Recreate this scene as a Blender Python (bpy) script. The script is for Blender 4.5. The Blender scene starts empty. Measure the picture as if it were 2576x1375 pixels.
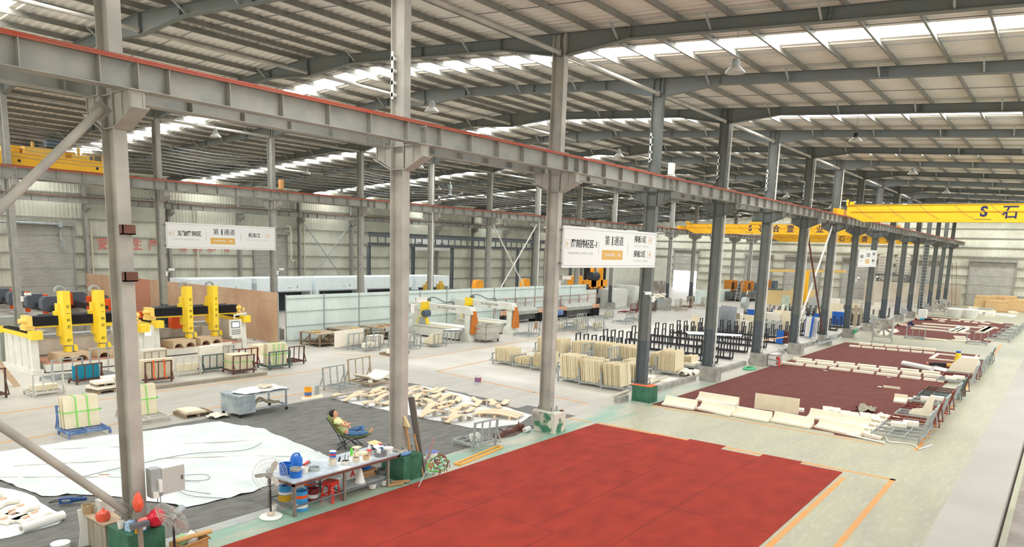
import bpy, bmesh, math, random
from mathutils import Vector, Matrix, Euler
random.seed(7)
PI=math.pi
SC=bpy.context.scene
COL=SC.collection
# ---------------------------------------------------------------- camera, world, exposure
FPX,CYP=1842.79,930.12
CAM=Vector((-6.3561,-13.5849,6.0))
YAW,PITCH,ROLL=0.6453,0.1646,0.0323
_fw=Vector((math.cos(YAW)*math.cos(PITCH),math.sin(YAW)*math.cos(PITCH),-math.sin(PITCH)))
_r=Vector((math.sin(YAW),-math.cos(YAW),0)); _u=_r.cross(_fw)
RR=_r*math.cos(ROLL)+_u*math.sin(ROLL); UU=_u*math.cos(ROLL)-_r*math.sin(ROLL)
cd=bpy.data.cameras.new('camera'); cam=bpy.data.objects.new('camera',cd); COL.objects.link(cam)
cam.matrix_world=Matrix(((RR.x,UU.x,-_fw.x,CAM.x),(RR.y,UU.y,-_fw.y,CAM.y),(RR.z,UU.z,-_fw.z,CAM.z),(0,0,0,1)))
cd.sensor_fit='HORIZONTAL'; cd.sensor_width=36; cd.lens=FPX*36/2576; cd.shift_y=(CYP-687.5)/2576
cd.clip_start=0.05; cd.clip_end=400
SC.camera=cam
SC.view_settings.view_transform='Standard'; SC.view_settings.look='None'; SC.view_settings.gamma=1
SC.view_settings.use_curve_mapping=False
SC.view_settings.exposure=0.08
SKY_STRENGTH=2.6; SKYLIGHT=20.0
W=bpy.data.worlds.new('daylight'); SC.world=W; W.use_nodes=True
W.node_tree.nodes['Background'].inputs[0].default_value=(0.95,0.985,1.0,1)
W.node_tree.nodes['Background'].inputs[1].default_value=SKY_STRENGTH
SC.cycles.max_bounces=6; SC.cycles.diffuse_bounces=4; SC.cycles.glossy_bounces=2
SC.cycles.transmission_bounces=4; SC.cycles.transparent_max_bounces=6
SC.cycles.sample_clamp_indirect=6.0
def F(px,py,z=0.0):
    """point of the place at height z seen at this spot of the photograph"""
    d=_fw+RR*((px-1288)/FPX)-UU*((py-CYP)/FPX)
    t=(z-CAM.z)/d.z
    return CAM+d*t
def F2(px,py,z=0.0):
    q=F(px,py,z); return (q.x,q.y)
# ---------------------------------------------------------------- materials
def lin(h):
    if isinstance(h,str):
        c=[int(h[i:i+2],16)/255 for i in (0,2,4)]
        return tuple(x/12.92 if x<=.04045 else ((x+.055)/1.055)**2.4 for x in c)
    return h
MATS={}
def M(name,col,rough=.6,metal=0.,col2=None,scale=3.,amt=.5,bump=0.,emit=None,alpha=1.,stretch=None,detail=4.,lo=.35,hi=.65):
    if name in MATS: return MATS[name]
    m=bpy.data.materials.new(name); m.use_nodes=True
    n=m.node_tree.nodes; l=m.node_tree.links; b=n['Principled BSDF']
    c=lin(col)
    b.inputs['Base Color'].default_value=(*c,1); b.inputs['Roughness'].default_value=rough; b.inputs['Metallic'].default_value=metal
    b.inputs['Specular IOR Level'].default_value=.3
    if col2 is not None or bump:
        tc=n.new('ShaderNodeTexCoord'); no=n.new('ShaderNodeTexNoise'); no.inputs['Scale'].default_value=scale; no.inputs['Detail'].default_value=detail
        if stretch:
            mp=n.new('ShaderNodeMapping'); mp.inputs['Scale'].default_value=stretch
            l.new(tc.outputs['Object'],mp.inputs[0]); l.new(mp.outputs[0],no.inputs['Vector'])
        else: l.new(tc.outputs['Object'],no.inputs['Vector'])
        if col2 is not None:
            mr=n.new('ShaderNodeMapRange'); mr.inputs[1].default_value=lo; mr.inputs[2].default_value=hi; mr.inputs[4].default_value=amt
            l.new(no.outputs['Fac'],mr.inputs[0])
            mx=n.new('ShaderNodeMix'); mx.data_type='RGBA'
            mx.inputs['A'].default_value=(*c,1); mx.inputs['B'].default_value=(*lin(col2),1)
            l.new(mr.outputs[0],mx.inputs['Factor']); l.new(mx.outputs['Result'],b.inputs['Base Color'])
        if bump:
            bp=n.new('ShaderNodeBump'); bp.inputs['Strength'].default_value=bump; bp.inputs['Distance'].default_value=.02
            l.new(no.outputs['Fac'],bp.inputs['Height']); l.new(bp.outputs[0],b.inputs['Normal'])
    if emit:
        b.inputs['Emission Color'].default_value=(*lin(emit[0]),1); b.inputs['Emission Strength'].default_value=emit[1]
    if alpha<1: b.inputs['Alpha'].default_value=alpha
    MATS[name]=m; return m
# ---------------------------------------------------------------- mesh builder
def RZ(a): return Matrix.Rotation(a,4,'Z')
def TR(x,y=0,z=0): return Matrix.Translation((x,y,z))
class MB:
    def __init__(s): s.v=[]; s.f=[]; s.X=Matrix.Identity(4)
    def add(s,vs,fs):
        o=len(s.v); X=s.X
        s.v+=[tuple(X@Vector(p)) for p in vs]; s.f+=[tuple(i+o for i in f) for f in fs]; return s
    def box(s,x0,x1,y0,y1,z0,z1):
        return s.add([(x0,y0,z0),(x1,y0,z0),(x1,y1,z0),(x0,y1,z0),(x0,y0,z1),(x1,y0,z1),(x1,y1,z1),(x0,y1,z1)],
            [(0,3,2,1),(4,5,6,7),(0,1,5,4),(1,2,6,5),(2,3,7,6),(3,0,4,7)])
    def bar(s,p,q,w,h=None,up=(0,0,1)):
        p=Vector(p);q=Vector(q);h=h or w;d=(q-p).normalized();u=Vector(up)
        if abs(d.dot(u))>.98: u=Vector((1,0,0))
        a=d.cross(u).normalized()*(w/2); b=a.cross(d).normalized()*(h/2)
        return s.add([p-a-b,p+a-b,p+a+b,p-a+b,q-a-b,q+a-b,q+a+b,q-a+b],[(0,1,2,3),(7,6,5,4),(0,4,5,1),(1,5,6,2),(2,6,7,3),(3,7,4,0)])
    def tube(s,pts,r,n=8,cap=True):
        pts=[Vector(p) for p in pts]; k=len(pts); vs=[];fs=[]
        rs=r if isinstance(r,(list,tuple)) else [r]*k
        a=None
        for i,p in enumerate(pts):
            d=(pts[min(i+1,k-1)]-pts[max(i-1,0)]).normalized()
            if a is None:
                u=Vector((0,0,1)) if abs(d.z)<.9 else Vector((1,0,0)); a=d.cross(u).normalized()
            else:
                a=(a-d*a.dot(d)); a=a.normalized() if a.length>1e-6 else d.orthogonal().normalized()
            b=d.cross(a)
            for j in range(n):
                t=2*PI*j/n; vs.append(p+a*(rs[i]*math.cos(t))+b*(rs[i]*math.sin(t)))
        for i in range(k-1):
            for j in range(n):
                fs.append((i*n+j,i*n+(j+1)%n,(i+1)*n+(j+1)%n,(i+1)*n+j))
        if cap: fs.append(tuple(range(n-1,-1,-1))); fs.append(tuple((k-1)*n+j for j in range(n)))
        return s.add(vs,fs)
    def lathe(s,prof,n=16,at=(0,0,0),ax='z'):
        vs=[];fs=[];k=len(prof)
        for (r,z) in prof:
            for j in range(n):
                t=2*PI*j/n; c,sn=r*math.cos(t),r*math.sin(t)
                p=(c,sn,z) if ax=='z' else ((z,c,sn) if ax=='x' else (sn,z,c))
                vs.append((p[0]+at[0],p[1]+at[1],p[2]+at[2]))
        for i in range(k-1):
            for j in range(n): fs.append((i*n+j,i*n+(j+1)%n,(i+1)*n+(j+1)%n,(i+1)*n+j))
        if prof[0][0]>1e-4: fs.append(tuple(range(n-1,-1,-1)))
        if prof[-1][0]>1e-4: fs.append(tuple((k-1)*n+j for j in range(n)))
        return s.add(vs,fs)
    def prism(s,poly,ax,a,b):
        n=len(poly)
        def P(u,v,w): return (w,u,v) if ax=='x' else ((u,w,v) if ax=='y' else (u,v,w))
        vs=[P(u,v,a) for u,v in poly]+[P(u,v,b) for u,v in poly]
        return s.add(vs,[tuple(range(n-1,-1,-1)),tuple(range(n,2*n))]+[(i,(i+1)%n,n+(i+1)%n,n+i) for i in range(n)])
    def ibeam(s,p,q,h,w,tf=.014,tw=.01,up=(0,0,1)):
        p=Vector(p);q=Vector(q);u=Vector(up)
        s.bar(p+u*(h/2-tf/2),q+u*(h/2-tf/2),w,tf,up); s.bar(p-u*(h/2-tf/2),q-u*(h/2-tf/2),w,tf,up)
        return s.bar(p,q,tw,h-2*tf,up)
    def sphere(s,c,r,n=10,m=6,sc=(1,1,1)):
        vs=[];fs=[]
        for i in range(m+1):
            a=PI*i/m-PI/2
            for j in range(n):
                t=2*PI*j/n; vs.append((c[0]+r*sc[0]*math.cos(a)*math.cos(t),c[1]+r*sc[1]*math.cos(a)*math.sin(t),c[2]+r*sc[2]*math.sin(a)))
        for i in range(m):
            for j in range(n): fs.append((i*n+j,i*n+(j+1)%n,(i+1)*n+(j+1)%n,(i+1)*n+j))
        return s.add(vs,fs)
    def mesh(s,name,mat=None,smooth=True):
        me=bpy.data.meshes.new(name); me.from_pydata(s.v,[],s.f); 
        bm=bmesh.new(); bm.from_mesh(me); bmesh.ops.remove_doubles(bm,verts=bm.verts,dist=1e-5)
        bmesh.ops.recalc_face_normals(bm,faces=bm.faces); bm.to_mesh(me); bm.free()
        if mat: me.materials.append(mat)
        if smooth and len(me.polygons):
            me.polygons.foreach_set('use_smooth',[True]*len(me.polygons)); me.set_sharp_from_angle(angle=.7)
        return me
    def build(s,name,mat,parent=None,loc=None,rz=0,smooth=True):
        o=bpy.data.objects.new(name,s.mesh(name,mat,smooth)); COL.objects.link(o)
        if parent: o.parent=parent
        if loc: o.location=loc
        if rz: o.rotation_euler.z=rz
        return o
def tag(o,label,cat,group=None,kind=None):
    o['label']=label; o['category']=cat; o['kind']='thing'
    if group: o['group']=group
    if kind: o['kind']=kind
    return o
def T(name,label,cat,loc=(0,0,0),rz=0,group=None):
    o=bpy.data.objects.new(name,None); COL.objects.link(o); o.empty_display_size=.2
    o.location=loc; o.rotation_euler=(0,0,rz); return tag(o,label,cat,group)
def S(name,mb,mat,smooth=True):
    o=mb.build(name,mat,smooth=smooth); o['kind']='structure'; return o
CH={}
def copyt(o,loc=None,rz=None,label=None,group=None,scale=None):
    c=o.copy(); COL.objects.link(c)
    if loc is not None: c.location=loc
    if rz is not None: c.rotation_euler=(0,0,rz)
    if scale is not None: c.scale=scale
    if label: c['label']=label
    if group: c['group']=group
    for ch in kids(o):
        e=ch.copy(); COL.objects.link(e); e.parent=c
        for g in kids(ch):
            h=g.copy(); COL.objects.link(h); h.parent=e
    return c
def kids(o): return list(o.children)
def textmesh(body,size,name,mat,parent,mtx,align='CENTER',bold=0.,sx=1.,space=1.,depth=.002):
    c=bpy.data.curves.new('t','FONT'); c.body=body; c.size=size; c.align_x=align; c.align_y='CENTER'; c.offset=bold; c.extrude=depth; c.space_character=space; c.resolution_u=3
    o=bpy.data.objects.new('t',c); COL.objects.link(o)
    me=bpy.data.meshes.new_from_object(o.evaluated_get(bpy.context.evaluated_depsgraph_get())); me.name=name
    bpy.data.objects.remove(o); bpy.data.curves.remove(c)
    me.transform(mtx@Matrix.Diagonal((sx,1,1,1))); me.materials.clear(); me.materials.append(mat)
    r=bpy.data.objects.new(name,me); COL.objects.link(r)
    if parent: r.parent=parent
    return r
def faceY(x,y,z): return TR(x,y,z)@Matrix.Rotation(PI/2,4,'X')          # text read when looking towards +Y
def faceX(x,y,z): return TR(x,y,z)@Matrix.Rotation(-PI/2,4,'Z')@Matrix.Rotation(PI/2,4,'X')  # read when looking towards +X
# shared materials
STEEL=M('steel_paint','8b8a83',.55,.0,'a39d90',2.2,.7)
STEELD=M('steel_dark','5b6063',.5,.0,'6c6e6c',2.,.6)
DUSTY=M('dusty_steel','98948a',.75,.0,'b8b0a2',1.2,.8)
GALV=M('galvanised','9aa09f',.5,.3,'b9bab4',4.,.6)
RAFT=M('rafter_paint','6c716e',.55,.0,'767267',1.2,.6)
PURL=M('purlin_steel','77756c',.7,.0,'8f887b',3.,.6)
SHEET=M('roof_sheet','e0dad0',.6,.0,'d2cbbe',.6,.6)
WALLM=M('wall_sheet','d3d2bf',.6,.0,'b9b6a3',.5,.8)
WHITE=M('white_paint','e3e2da',.5,.0,'cfccc1',2.5,.5)
BLACK=M('black_steel','26262a',.5,.0,'3a3838',3.,.5)
YEL=M('crane_yellow','f2b62a',.45,.0,'e3a524',1.5,.5)
MYEL=M('machine_yellow','f4cf2c',.45,.0,'e9c84d',2.,.5)
STONE=M('cream_stone','e6d9bb',.7,.0,'d8c8a5',3.,.6)
STONEW=M('white_stone','ebe3d2',.7,.0,'dccfba',3.,.5)
WOOD=M('plain_wood','b98f62',.7,.0,'8f6c4a',3.,.7,stretch=(1,8,8))
CONC=M('concrete','a19d92',.85,.0,'7f7b72',2.5,.8)
GREENP=M('green_paint','2f6a4c',.5,.0,'4f8263',3.,.7)
DARK=M('dark_rubber','2b2b2c',.8)
ORANGE=M('orange_paint','e2571f',.45,.0,'c94f1f',3.,.5)
BROWN=M('rust_brown','5d3a2f',.7,.0,'7b5243',4.,.7)
BLUEP=M('blue_plastic','1f62b5',.4,.0,'2c74c4',3.,.4)
REDP=M('red_plastic','c8322b',.4,.0,'d64a3c',3.,.5)
INK=M('black_ink','2a2725',.7)
# ================================================================ THE SHELL
D=6.8777; EX=17*D; YB=25.04; YC=50.1; X0=-1
def roofz(y): return 13.42-abs(y-12.52)*.0625     # underside of the purlins
# floor
fm=bpy.data.materials.new('floor_concrete'); fm.use_nodes=True
n=fm.node_tree.nodes; l=fm.node_tree.links; b=n['Principled BSDF']; b.inputs['Roughness'].default_value=.42; b.inputs['Specular IOR Level'].default_value=.35
tc=n.new('ShaderNodeTexCoord'); sp=n.new('ShaderNodeSeparateXYZ'); l.new(tc.outputs['Object'],sp.inputs[0])
def noise(scale,detail=4,st=None):
    o=n.new('ShaderNodeTexNoise'); o.inputs['Scale'].default_value=scale; o.inputs['Detail'].default_value=detail
    if st:
        mp=n.new('ShaderNodeMapping'); mp.inputs['Scale'].default_value=st; l.new(tc.outputs['Object'],mp.inputs[0]); l.new(mp.outputs[0],o.inputs['Vector'])
    else: l.new(tc.outputs['Object'],o.inputs['Vector'])
    return o.outputs['Fac']
def mrange(src,a,b_,c=0.,d=1.):
    o=n.new('ShaderNodeMapRange'); l.new(src,o.inputs[0])
    for i,v in zip((1,2,3,4),(a,b_,c,d)): o.inputs[i].default_value=v
    return o.outputs[0]
def math2(op,a,b_):
    o=n.new('ShaderNodeMath'); o.operation=op
    for i,v in enumerate((a,b_)):
        if isinstance(v,(int,float)): o.inputs[i].default_value=v
        else: l.new(v,o.inputs[i])
    return o.outputs[0]
def mix(f,a,b_):
    o=n.new('ShaderNodeMix'); o.data_type='RGBA'; l.new(f,o.inputs['Factor'])
    for k,v in (('A',a),('B',b_)):
        if isinstance(v,str): o.inputs[k].default_value=(*lin(v),1)
        else: l.new(v,o.inputs[k])
    return o.outputs['Result']
n1=noise(.35,5); n2=noise(1.6,6,(.25,1.,1)); n3=noise(9.,4,(.3,1,1))
base=mix(mrange(sp.outputs['Y'],-1.5,.8),'a5a286','a8a297')          # green-grey paint in the right bay, bare slab beyond
base=mix(math2('MULTIPLY',mrange(n2,.38,.66),.45),base,'8f8a7f')
base=mix(math2('MULTIPLY',mrange(n3,.5,.72),.35),base,'c4c0b0')
yy=sp.outputs['Y']; xx=sp.outputs['X']
def band(src,a,b_,w): return math2('MULTIPLY',mrange(src,a-w,a+w),mrange(src,b_+w,b_-w))
dz=math2('MULTIPLY',band(yy,15.5,30,2.2),mrange(xx,55,35))
dz2=math2('MULTIPLY',band(yy,.4,14.2,.6),band(xx,19.6,70,.8))
dust=math2('MULTIPLY',math2('MAXIMUM',dz,dz2),mrange(n1,.25,.6,.35,1.))
base=mix(math2('MULTIPLY',dust,.8),base,'d0cabd')                    # stone dust lying round the saws
gr=math2('MULTIPLY',math2('MULTIPLY',band(yy,-1.1,.25,.1),mrange(xx,30,22)),mrange(n2,.42,.56))
base=mix(math2('MULTIPLY',gr,.75),base,'6f9c86')                     # worn green paint along the column row
l.new(base,b.inputs['Base Color'])
mb=MB(); mb.box(-26,EX+.3,-26,YC+.6,-.25,0); S('floor',mb,fm)
# painted floor lines
OL=M('orange_line','d08a3c',.5,.0,'bd9862',3.,.7)
def line(name,pts,w=.1):
    mb=MB()
    for p,q in zip(pts,pts[1:]):
        a=Vector((*p,0));c=Vector((*q,0));d=(c-a).normalized()*(w/2)
        mb.bar(a-d+Vector((0,0,.002)),c+d+Vector((0,0,.002)),w,.004)
    return S(name,mb,OL)
line('trim_1',[(15.75,-.9),(15.75,-10.3),(2,-10.35)],.14)
line('trim_2',[(14.9,-9.2),(3,-9.2)],.14)
line('trim_3',[(19.9,-10.25),(60,-9.9)],.14)
line('trim_4',[(-4,14.45),(16,14.35)]); line('trim_5',[(-4,10.42),(15.2,10.42),(15.6,9.4),(15.6,-.6)])
line('trim_6',[(18.3,1.2),(18.6,4),(19.5,10.4),(33,12.)]); line('trim_7',[(19.3,18),(21.8,13.9),(40,15.2)])
line('trim_8',[(19.8,-.9),(19.8,-9.3)])
# ribbed sheets
def ribbed(mb,u0,u1,P,pitch=.3,depth=.035,w=.06):
    """P(u,h)-> list of points along the rib direction"""
    prof=[]; u=u0
    while u<u1-pitch*.5:
        prof+=[(u,0),(u+pitch-2*w,0),(u+pitch-1.5*w,1),(u+pitch-.5*w,1)]; u+=pitch
    prof.append((u1,0))
    cols=[P(u,h*depth) for u,h in prof]; k=len(cols[0]); vs=[p for c in cols for p in c]
    fs=[(i*k+j,i*k+j+1,(i+1)*k+j+1,(i+1)*k+j) for i in range(len(cols)-1) for j in range(k-1)]
    mb.add(vs,fs)
ceil=MB(); PZ=.2
sky=[17.2+13.755*k for k in range(-2,8)]
xs=[-14]+[v for s in sky if -14<s<EX for v in (s-.5,s+.7)]+[EX]
for a,c in zip(xs[::2],xs[1::2]):
    ribbed(ceil,a,c,lambda u,h:[(u,y,roofz(y)+PZ+.03-h) for y in (-26,-7,12.52,31,YC+.5)],.32,.04,.07)
S('ceiling',ceil,SHEET,smooth=False)
SKYM=M('skylight_panel','ffffff',.4,emit=('f6fbff',SKYLIGHT))
for i,s in enumerate([s for s in sky if -14<s<EX]):
    mb=MB()
    for ya,yb in ((-26,12.52),(12.52,YC+.5)):
        mb.add([(s-.5,ya,roofz(ya)+PZ+.03),(s+.7,ya,roofz(ya)+PZ+.03),(s+.7,yb,roofz(yb)+PZ+.03),(s-.5,yb,roofz(yb)+PZ+.03)],[(0,1,2,3)])
    S('window_%d'%(i+1),mb,SKYM)
# left wall, far wall
WZ=roofz(YC+.6)+.2
# rust-stained wall sheet: vertical runs
wl=MB(); ribbed(wl,-14,EX,lambda u,h:[(u,YC+.55-h,0),(u,YC+.55-h,WZ)],.3,.03,.06); S('wall_left',wl,WALLM,smooth=False)
mb=MB(); mb.box(-14.2,-14,-26,4,0,13.8); mb.box(-14.2,-14,4,YC+.6,8.5,13.8); mb.box(-14.2,-14,4,YC+.6,0,1.2); S('wall_near',mb,WALLM)  # unseen gable wall, added against light from behind; open on the left for sidelight
wf=MB(); ribbed(wf,-26,YC+.55,lambda u,h:[(EX+.25-h,u,0),(EX+.25-h,u,roofz(u)+.22)],.3,.03,.06); S('wall_far',wf,WALLM,smooth=False)
g=MB()
for z in (1.9,3.25,4.5,5.85,7.22,9.2,10.4): g.box(-14,EX,YC+.36,YC+.5,z-.05,z+.03); 
S('trim_9',g,STEEL)
g=MB()
for z in (1.6,2.9,4.2,5.5,6.9,8.2,9.5,10.8): g.box(EX+.06,EX+.2,-26,YC+.4,z-.06,z+.05)
S('trim_10',g,STEEL)
# roller shutters
def shutter(name,horiz,a0,a1,top,z0=0.,wallpos=0):
    mb=MB(); z=z0; k=0
    while z<top-.05:
        if horiz=='x': mb.prism([(wallpos-.02,z),(wallpos-.07,z+.05),(wallpos-.02,z+.1)],'x',a0,a1)
        else: mb.prism([(wallpos-.02,z),(wallpos-.08,z+.07),(wallpos-.02,z+.14)],'y',a0,a1)
        z+=.1 if horiz=='x' else .14
    o=S(name,mb,M('shutter_slats','bdbab0',.5,.1,'a9a69b',1.,.6),smooth=False)
    h=MB()
    if horiz=='x': h.box(a0-.2,a1+.2,wallpos-.4,wallpos,top,top+.3); h.box(a0-.12,a0,wallpos-.12,wallpos,0,top); h.box(a1,a1+.12,wallpos-.12,wallpos,0,top)
    else: h.box(wallpos-.4,wallpos,a0-.2,a1+.2,top,top+.35); h.box(wallpos-.12,wallpos,a0-.15,a0,0,top); h.box(wallpos-.12,wallpos,a1,a1+.15,0,top)
    h.build('shutter_housing',STEEL,o); return o
shutter('door_1','x',15.6,19.7,6.6,0,YC+.42); shutter('door_2','x',36.2,39.9,6.6,0,YC+.42)
for i,(a,c,t,z0) in enumerate([(-7.1,-1.8,6.2,0),(2.0,6.8,6.1,0),(10.2,15.2,6.0,0),(18.6,24.,6.0,0),(26.3,30.6,6.0,0),(39.2,43.6,6.6,3.0)]):
    shutter('door_%d'%(3+i),'y',a,c,t,z0,EX+.12)
mb=MB(); mb.box(EX+.02,EX+.05,39.2,43.6,0,3.0); S('window_20',mb,M('daylight_outside','ffffff',.5,emit=('f4f8ff',4.)))
# arched ventilators high in the left wall
for k,x in enumerate((29.1,31.9,44.0,45.0,51.2)):
    mb=MB(); mb.prism([(x+.75*math.cos(PI*i/10),10.35+.75*math.sin(PI*i/10)) for i in range(11)],'y',YC+.38,YC+.5)
    o=S('window_%d'%(30+k),mb,M('arched_pane','ffffff',.5,emit=('fff2ea',7.)))
    mb=MB()
    for a in (.25,.5,.75): mb.bar((x,YC+.36,10.35),(x+.75*math.cos(PI*a),YC+.36,10.35+.75*math.sin(PI*a)),.05)
    mb.build('window_bar',WHITE,o)
# ---------------------------------------------------------------- columns
def column_proto(kind):
    c=T('steel_column','x','column')
    mb=MB()
    zt=12.6 if kind!='C' else 10.9
    for y in (-.18,.25): mb.box(-.14,.09,y-.012,y+.012,.66,zt)
    mb.box(-.03,-.014,-.17,.24,.66,zt); mb.box(-.2,.2,-.3,.3,.655,.68)
    mb.build('shaft',STEEL,c)
    mb=MB()
    for sy in ((-1,1) if kind=='A' or kind=='B' else (-1,)):
        for x in (-.1,.1): mb.prism([(sy*.22,7.83),(sy*.22,8.4),(sy*.8,8.4),(sy*.8,8.12)],'x',x-.01,x+.01)
        mb.box(-.16,.16,min(sy*.22,sy*.86),max(sy*.22,sy*.86),8.385,8.4)
        mb.prism([(sy*.22,7.80),(sy*.22,7.82),(sy*.88,8.12),(sy*.88,8.10)],'x',-.16,.16)
        mb.box(-.13,.13,sy*.78-.01,sy*.78+.01,8.1,8.39); mb.box(-.13,.13,sy*.5-.01,sy*.5+.01,7.97,8.39)
    mb.box(-.13,.13,-.2,.2,7.82,7.835); mb.box(-.13,.13,-.2,.2,8.37,8.385)
    mb.build('corbel',STEEL,c)
    if kind in 'AB':
        mb=MB(); mb.box(-.47,.2,-.62,.2,0,.655) if kind=='A' else mb.box(-.35,.35,-.4,.4,0,.655)
        mb.build('pedestal',CONC,c)
        mb=MB()
        for x in (-.16,.16):
            for y in (-.26,.26): mb.tube([(x,y,.66),(x,y,.8)],.018,6)
        mb.build('anchor_bolts',STEELD,c)
    return c
def set_mat(o,name,mat):
    for ch in o.children:
        if ch.name.split('.')[0]==name:
            ch.data=ch.data.copy(); ch.data.materials[0]=mat
COLG=M('column_blue_grey','62655f',.5,.0,'70706a',1.5,.6)
PEDG=M('pedestal_green','285640',.6,.0,'4a765e',3.5,.7); PEDW=M('pedestal_worn','44775c',.7,.0,'c9c5b4',2.6,1.,lo=.42,hi=.52)
LOWG=M('lower_dark_paint','4d5458',.5,.0,'5b6063',2.,.5)
pa=column_proto('A'); pb=column_proto('B'); pc=column_proto('C')
ordn=['nearest','second','third','fourth','fifth','sixth','seventh','eighth','ninth','tenth','eleventh','twelfth','thirteenth','fourteenth','fifteenth','sixteenth','seventeenth']
cols={i:(pa if i==0 else copyt(pa)) for i in range(17)}
for i in range(17):
    note=['with the long diagonal braces and the grey electric box','beside the crowded work table','with the green worn pedestal left of the red carpet','with the green pedestal and orange cloth at its foot','standing in a bare concrete pedestal behind the dark red carpet'][i] if i<5 else 'counting away from the camera'
    o=cols[i]
    o.location=(i*D,0,0); o['label']='%s grey steel column of the right-hand row %s'%(ordn[i],note)
    o['group']='right-hand row of columns'
    if i in (0,1,3): set_mat(o,'pedestal',PEDG)
    if i==2: set_mat(o,'pedestal',PEDW)
    set_mat(o,'shaft',DUSTY if i<3 else COLG); set_mat(o,'corbel',DUSTY if i<3 else COLG)
    if i>=3:
        mb=MB()
        for y in (-.194,.264): mb.box(-.142,.092,y-.003,y+.003,.7,2.45)
        mb.box(-.036,-.031,-.165,.235,.7,2.45); mb.build('dark_paint_band',LOWG,o)['label']='dark grey band painted round the column foot'
for i in range(1,17):
    o=pb if i==1 else copyt(pb)
    o.location=(i*D,YB,0); o['label']='%s grey steel column of the middle row, counted from the left edge'%ordn[i-1]; o['group']='middle row of columns'
    if i>=2:
        mb=MB()
        for y in (-.194,.264): mb.box(-.142,.092,y-.003,y+.003,.7,2.45)
        mb.box(-.036,-.031,-.165,.235,.7,2.45); mb.build('dark_paint_band',LOWG,o)
for i in range(2,17):
    o=pc if i==2 else copyt(pc)
    o.location=(i*D,YC,0); o['label']='steel column standing against the left wall of ribbed sheet'; o['group']='columns along the left wall'
# ---------------------------------------------------------------- crane runway girders
OCON=M('conductor_orange','c8523a',.5,.0,'b4705c',2.,.6)
def girder(y,side,label,group,first,rail=True,bar=False,stiff=True):
    g=T('runway_girder',label,'crane girder',(0,y,0),0,group)
    mb=MB(); mb.ibeam((.02,0,8.63),(D-.02,0,8.63),.46,.3,.016,.012); mb.build('beam',STEEL,g)
    mb=MB(); mb.bar((.0,0,8.9),(D,0,8.9),.05,.08); mb.build('rail',BROWN,g)
    if bar:
        mb=MB()
        for k,z in enumerate((8.84,8.862,8.884)): mb.tube([(0,-.165-.012*k,z),(D,-.165-.012*k,z)],.009,6)
        mb.build('conductor_bar',OCON,g)['label']='orange conductor bars along the rail'
    sm=MB()
    for x0,x1 in ((-.008,.008),): sm.box(x0,x1,side*.006,side*.15,8.42,8.84)
    st=sm.mesh('stiffener',STEEL)
    for k in range(6):
        o=bpy.data.objects.new('stiffener',st); COL.objects.link(o); o.parent=g; o.location=((k+.5)*D/6,0,0)
    em=MB(); em.box(.03,.045,-.15,.15,8.42,8.84)
    for z in (8.5,8.75): em.tube([(.0,side*.09,z),(.07,side*.09,z)],.02,6)
    em.build('end_plate',STEEL,g)
    for i in range(first,17):
        c=g if i==first else copyt(g)
        c.location=(i*D,y,0)
    return g
girder(-.65,-1,'crane runway girder with orange conductor bars on the right side of the right-hand column row','runway girders facing the right bay',-1,bar=True)
girder(.65,-1,'crane runway girder behind the right-hand column row facing the middle bay','runway girders on the left side of the right-hand column row',-1)
girder(YB-.65,-1,'crane runway girder with orange conductor bars on the near side of the middle column row','runway girders on the near side of the middle column row',0,bar=True)
girder(YB+.65,-1,'crane runway girder on the far side of the middle column row','runway girders on the far side of the middle column row',0)
girder(YC-.65,-1,'crane runway girder carried by the left wall columns','runway girders along the left wall',1)
# ---------------------------------------------------------------- rafters
def rafter():
    r=T('portal_rafter','dark grey tapered roof rafter crossing the whole hall','rafter',group='portal rafters under the roof')
    top=[];bot=[]
    nodes=[(-26,.7),(-24,.66),(-22,.36),(-2.4,.34),(0,.7),(2.4,.36),(9.9,.36),(12.52,.72),(15.1,.36),(22.6,.36),(YB,.7),(27.5,.36),(47.6,.36),(YC,.7)]
    top=[(y,roofz(y)) for y,_ in nodes]; bot=[(y,roofz(y)-h) for y,h in nodes]
    mb=MB()
    for (p,q,s_) in zip(nodes,nodes[1:],range(99)):
        a0,a1=roofz(p[0]),roofz(q[0]); b0,b1=a0-p[1],a1-q[1]
        mb.add([(x,p[0],z) for x in (-.006,.006) for z in (b0,a0)]+[(x,q[0],z) for x in (-.006,.006) for z in (b1,a1)],[(0,1,5,4),(2,6,7,3)])
        mb.bar((0,p[0],a0-.008),(0,q[0],a1-.008),.24,.016); mb.bar((0,p[0],b0+.008),(0,q[0],b1+.008),.24,.016)
    for y,h in nodes[1:-1]: mb.box(-.12,.12,y-.008,y+.008,roofz(y)-h,roofz(y))
    for y in (-15,-8,6,19,32,40): mb.box(-.12,.12,y-.006,y+.006,roofz(y)-.35,roofz(y))
    mb.build('beam',RAFT,r)
    k=0; y=-22.3
    while y<YC-2:
        if min(abs(y),abs(y-YB),abs(y-12.5))>1.5:
            for s_ in (-1,1):
                m2=MB(); m2.bar((s_*.02,y,roofz(y)-.33),(s_*.5,y,roofz(y)+.02),.05,.05); m2.build('fly_brace',GALV,r)
        y+=2.9
    return r
rf=rafter()
for i in range(-1,17):
    c=rf if i==-1 else copyt(rf)
    c.location=(i*D,0,0)
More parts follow.
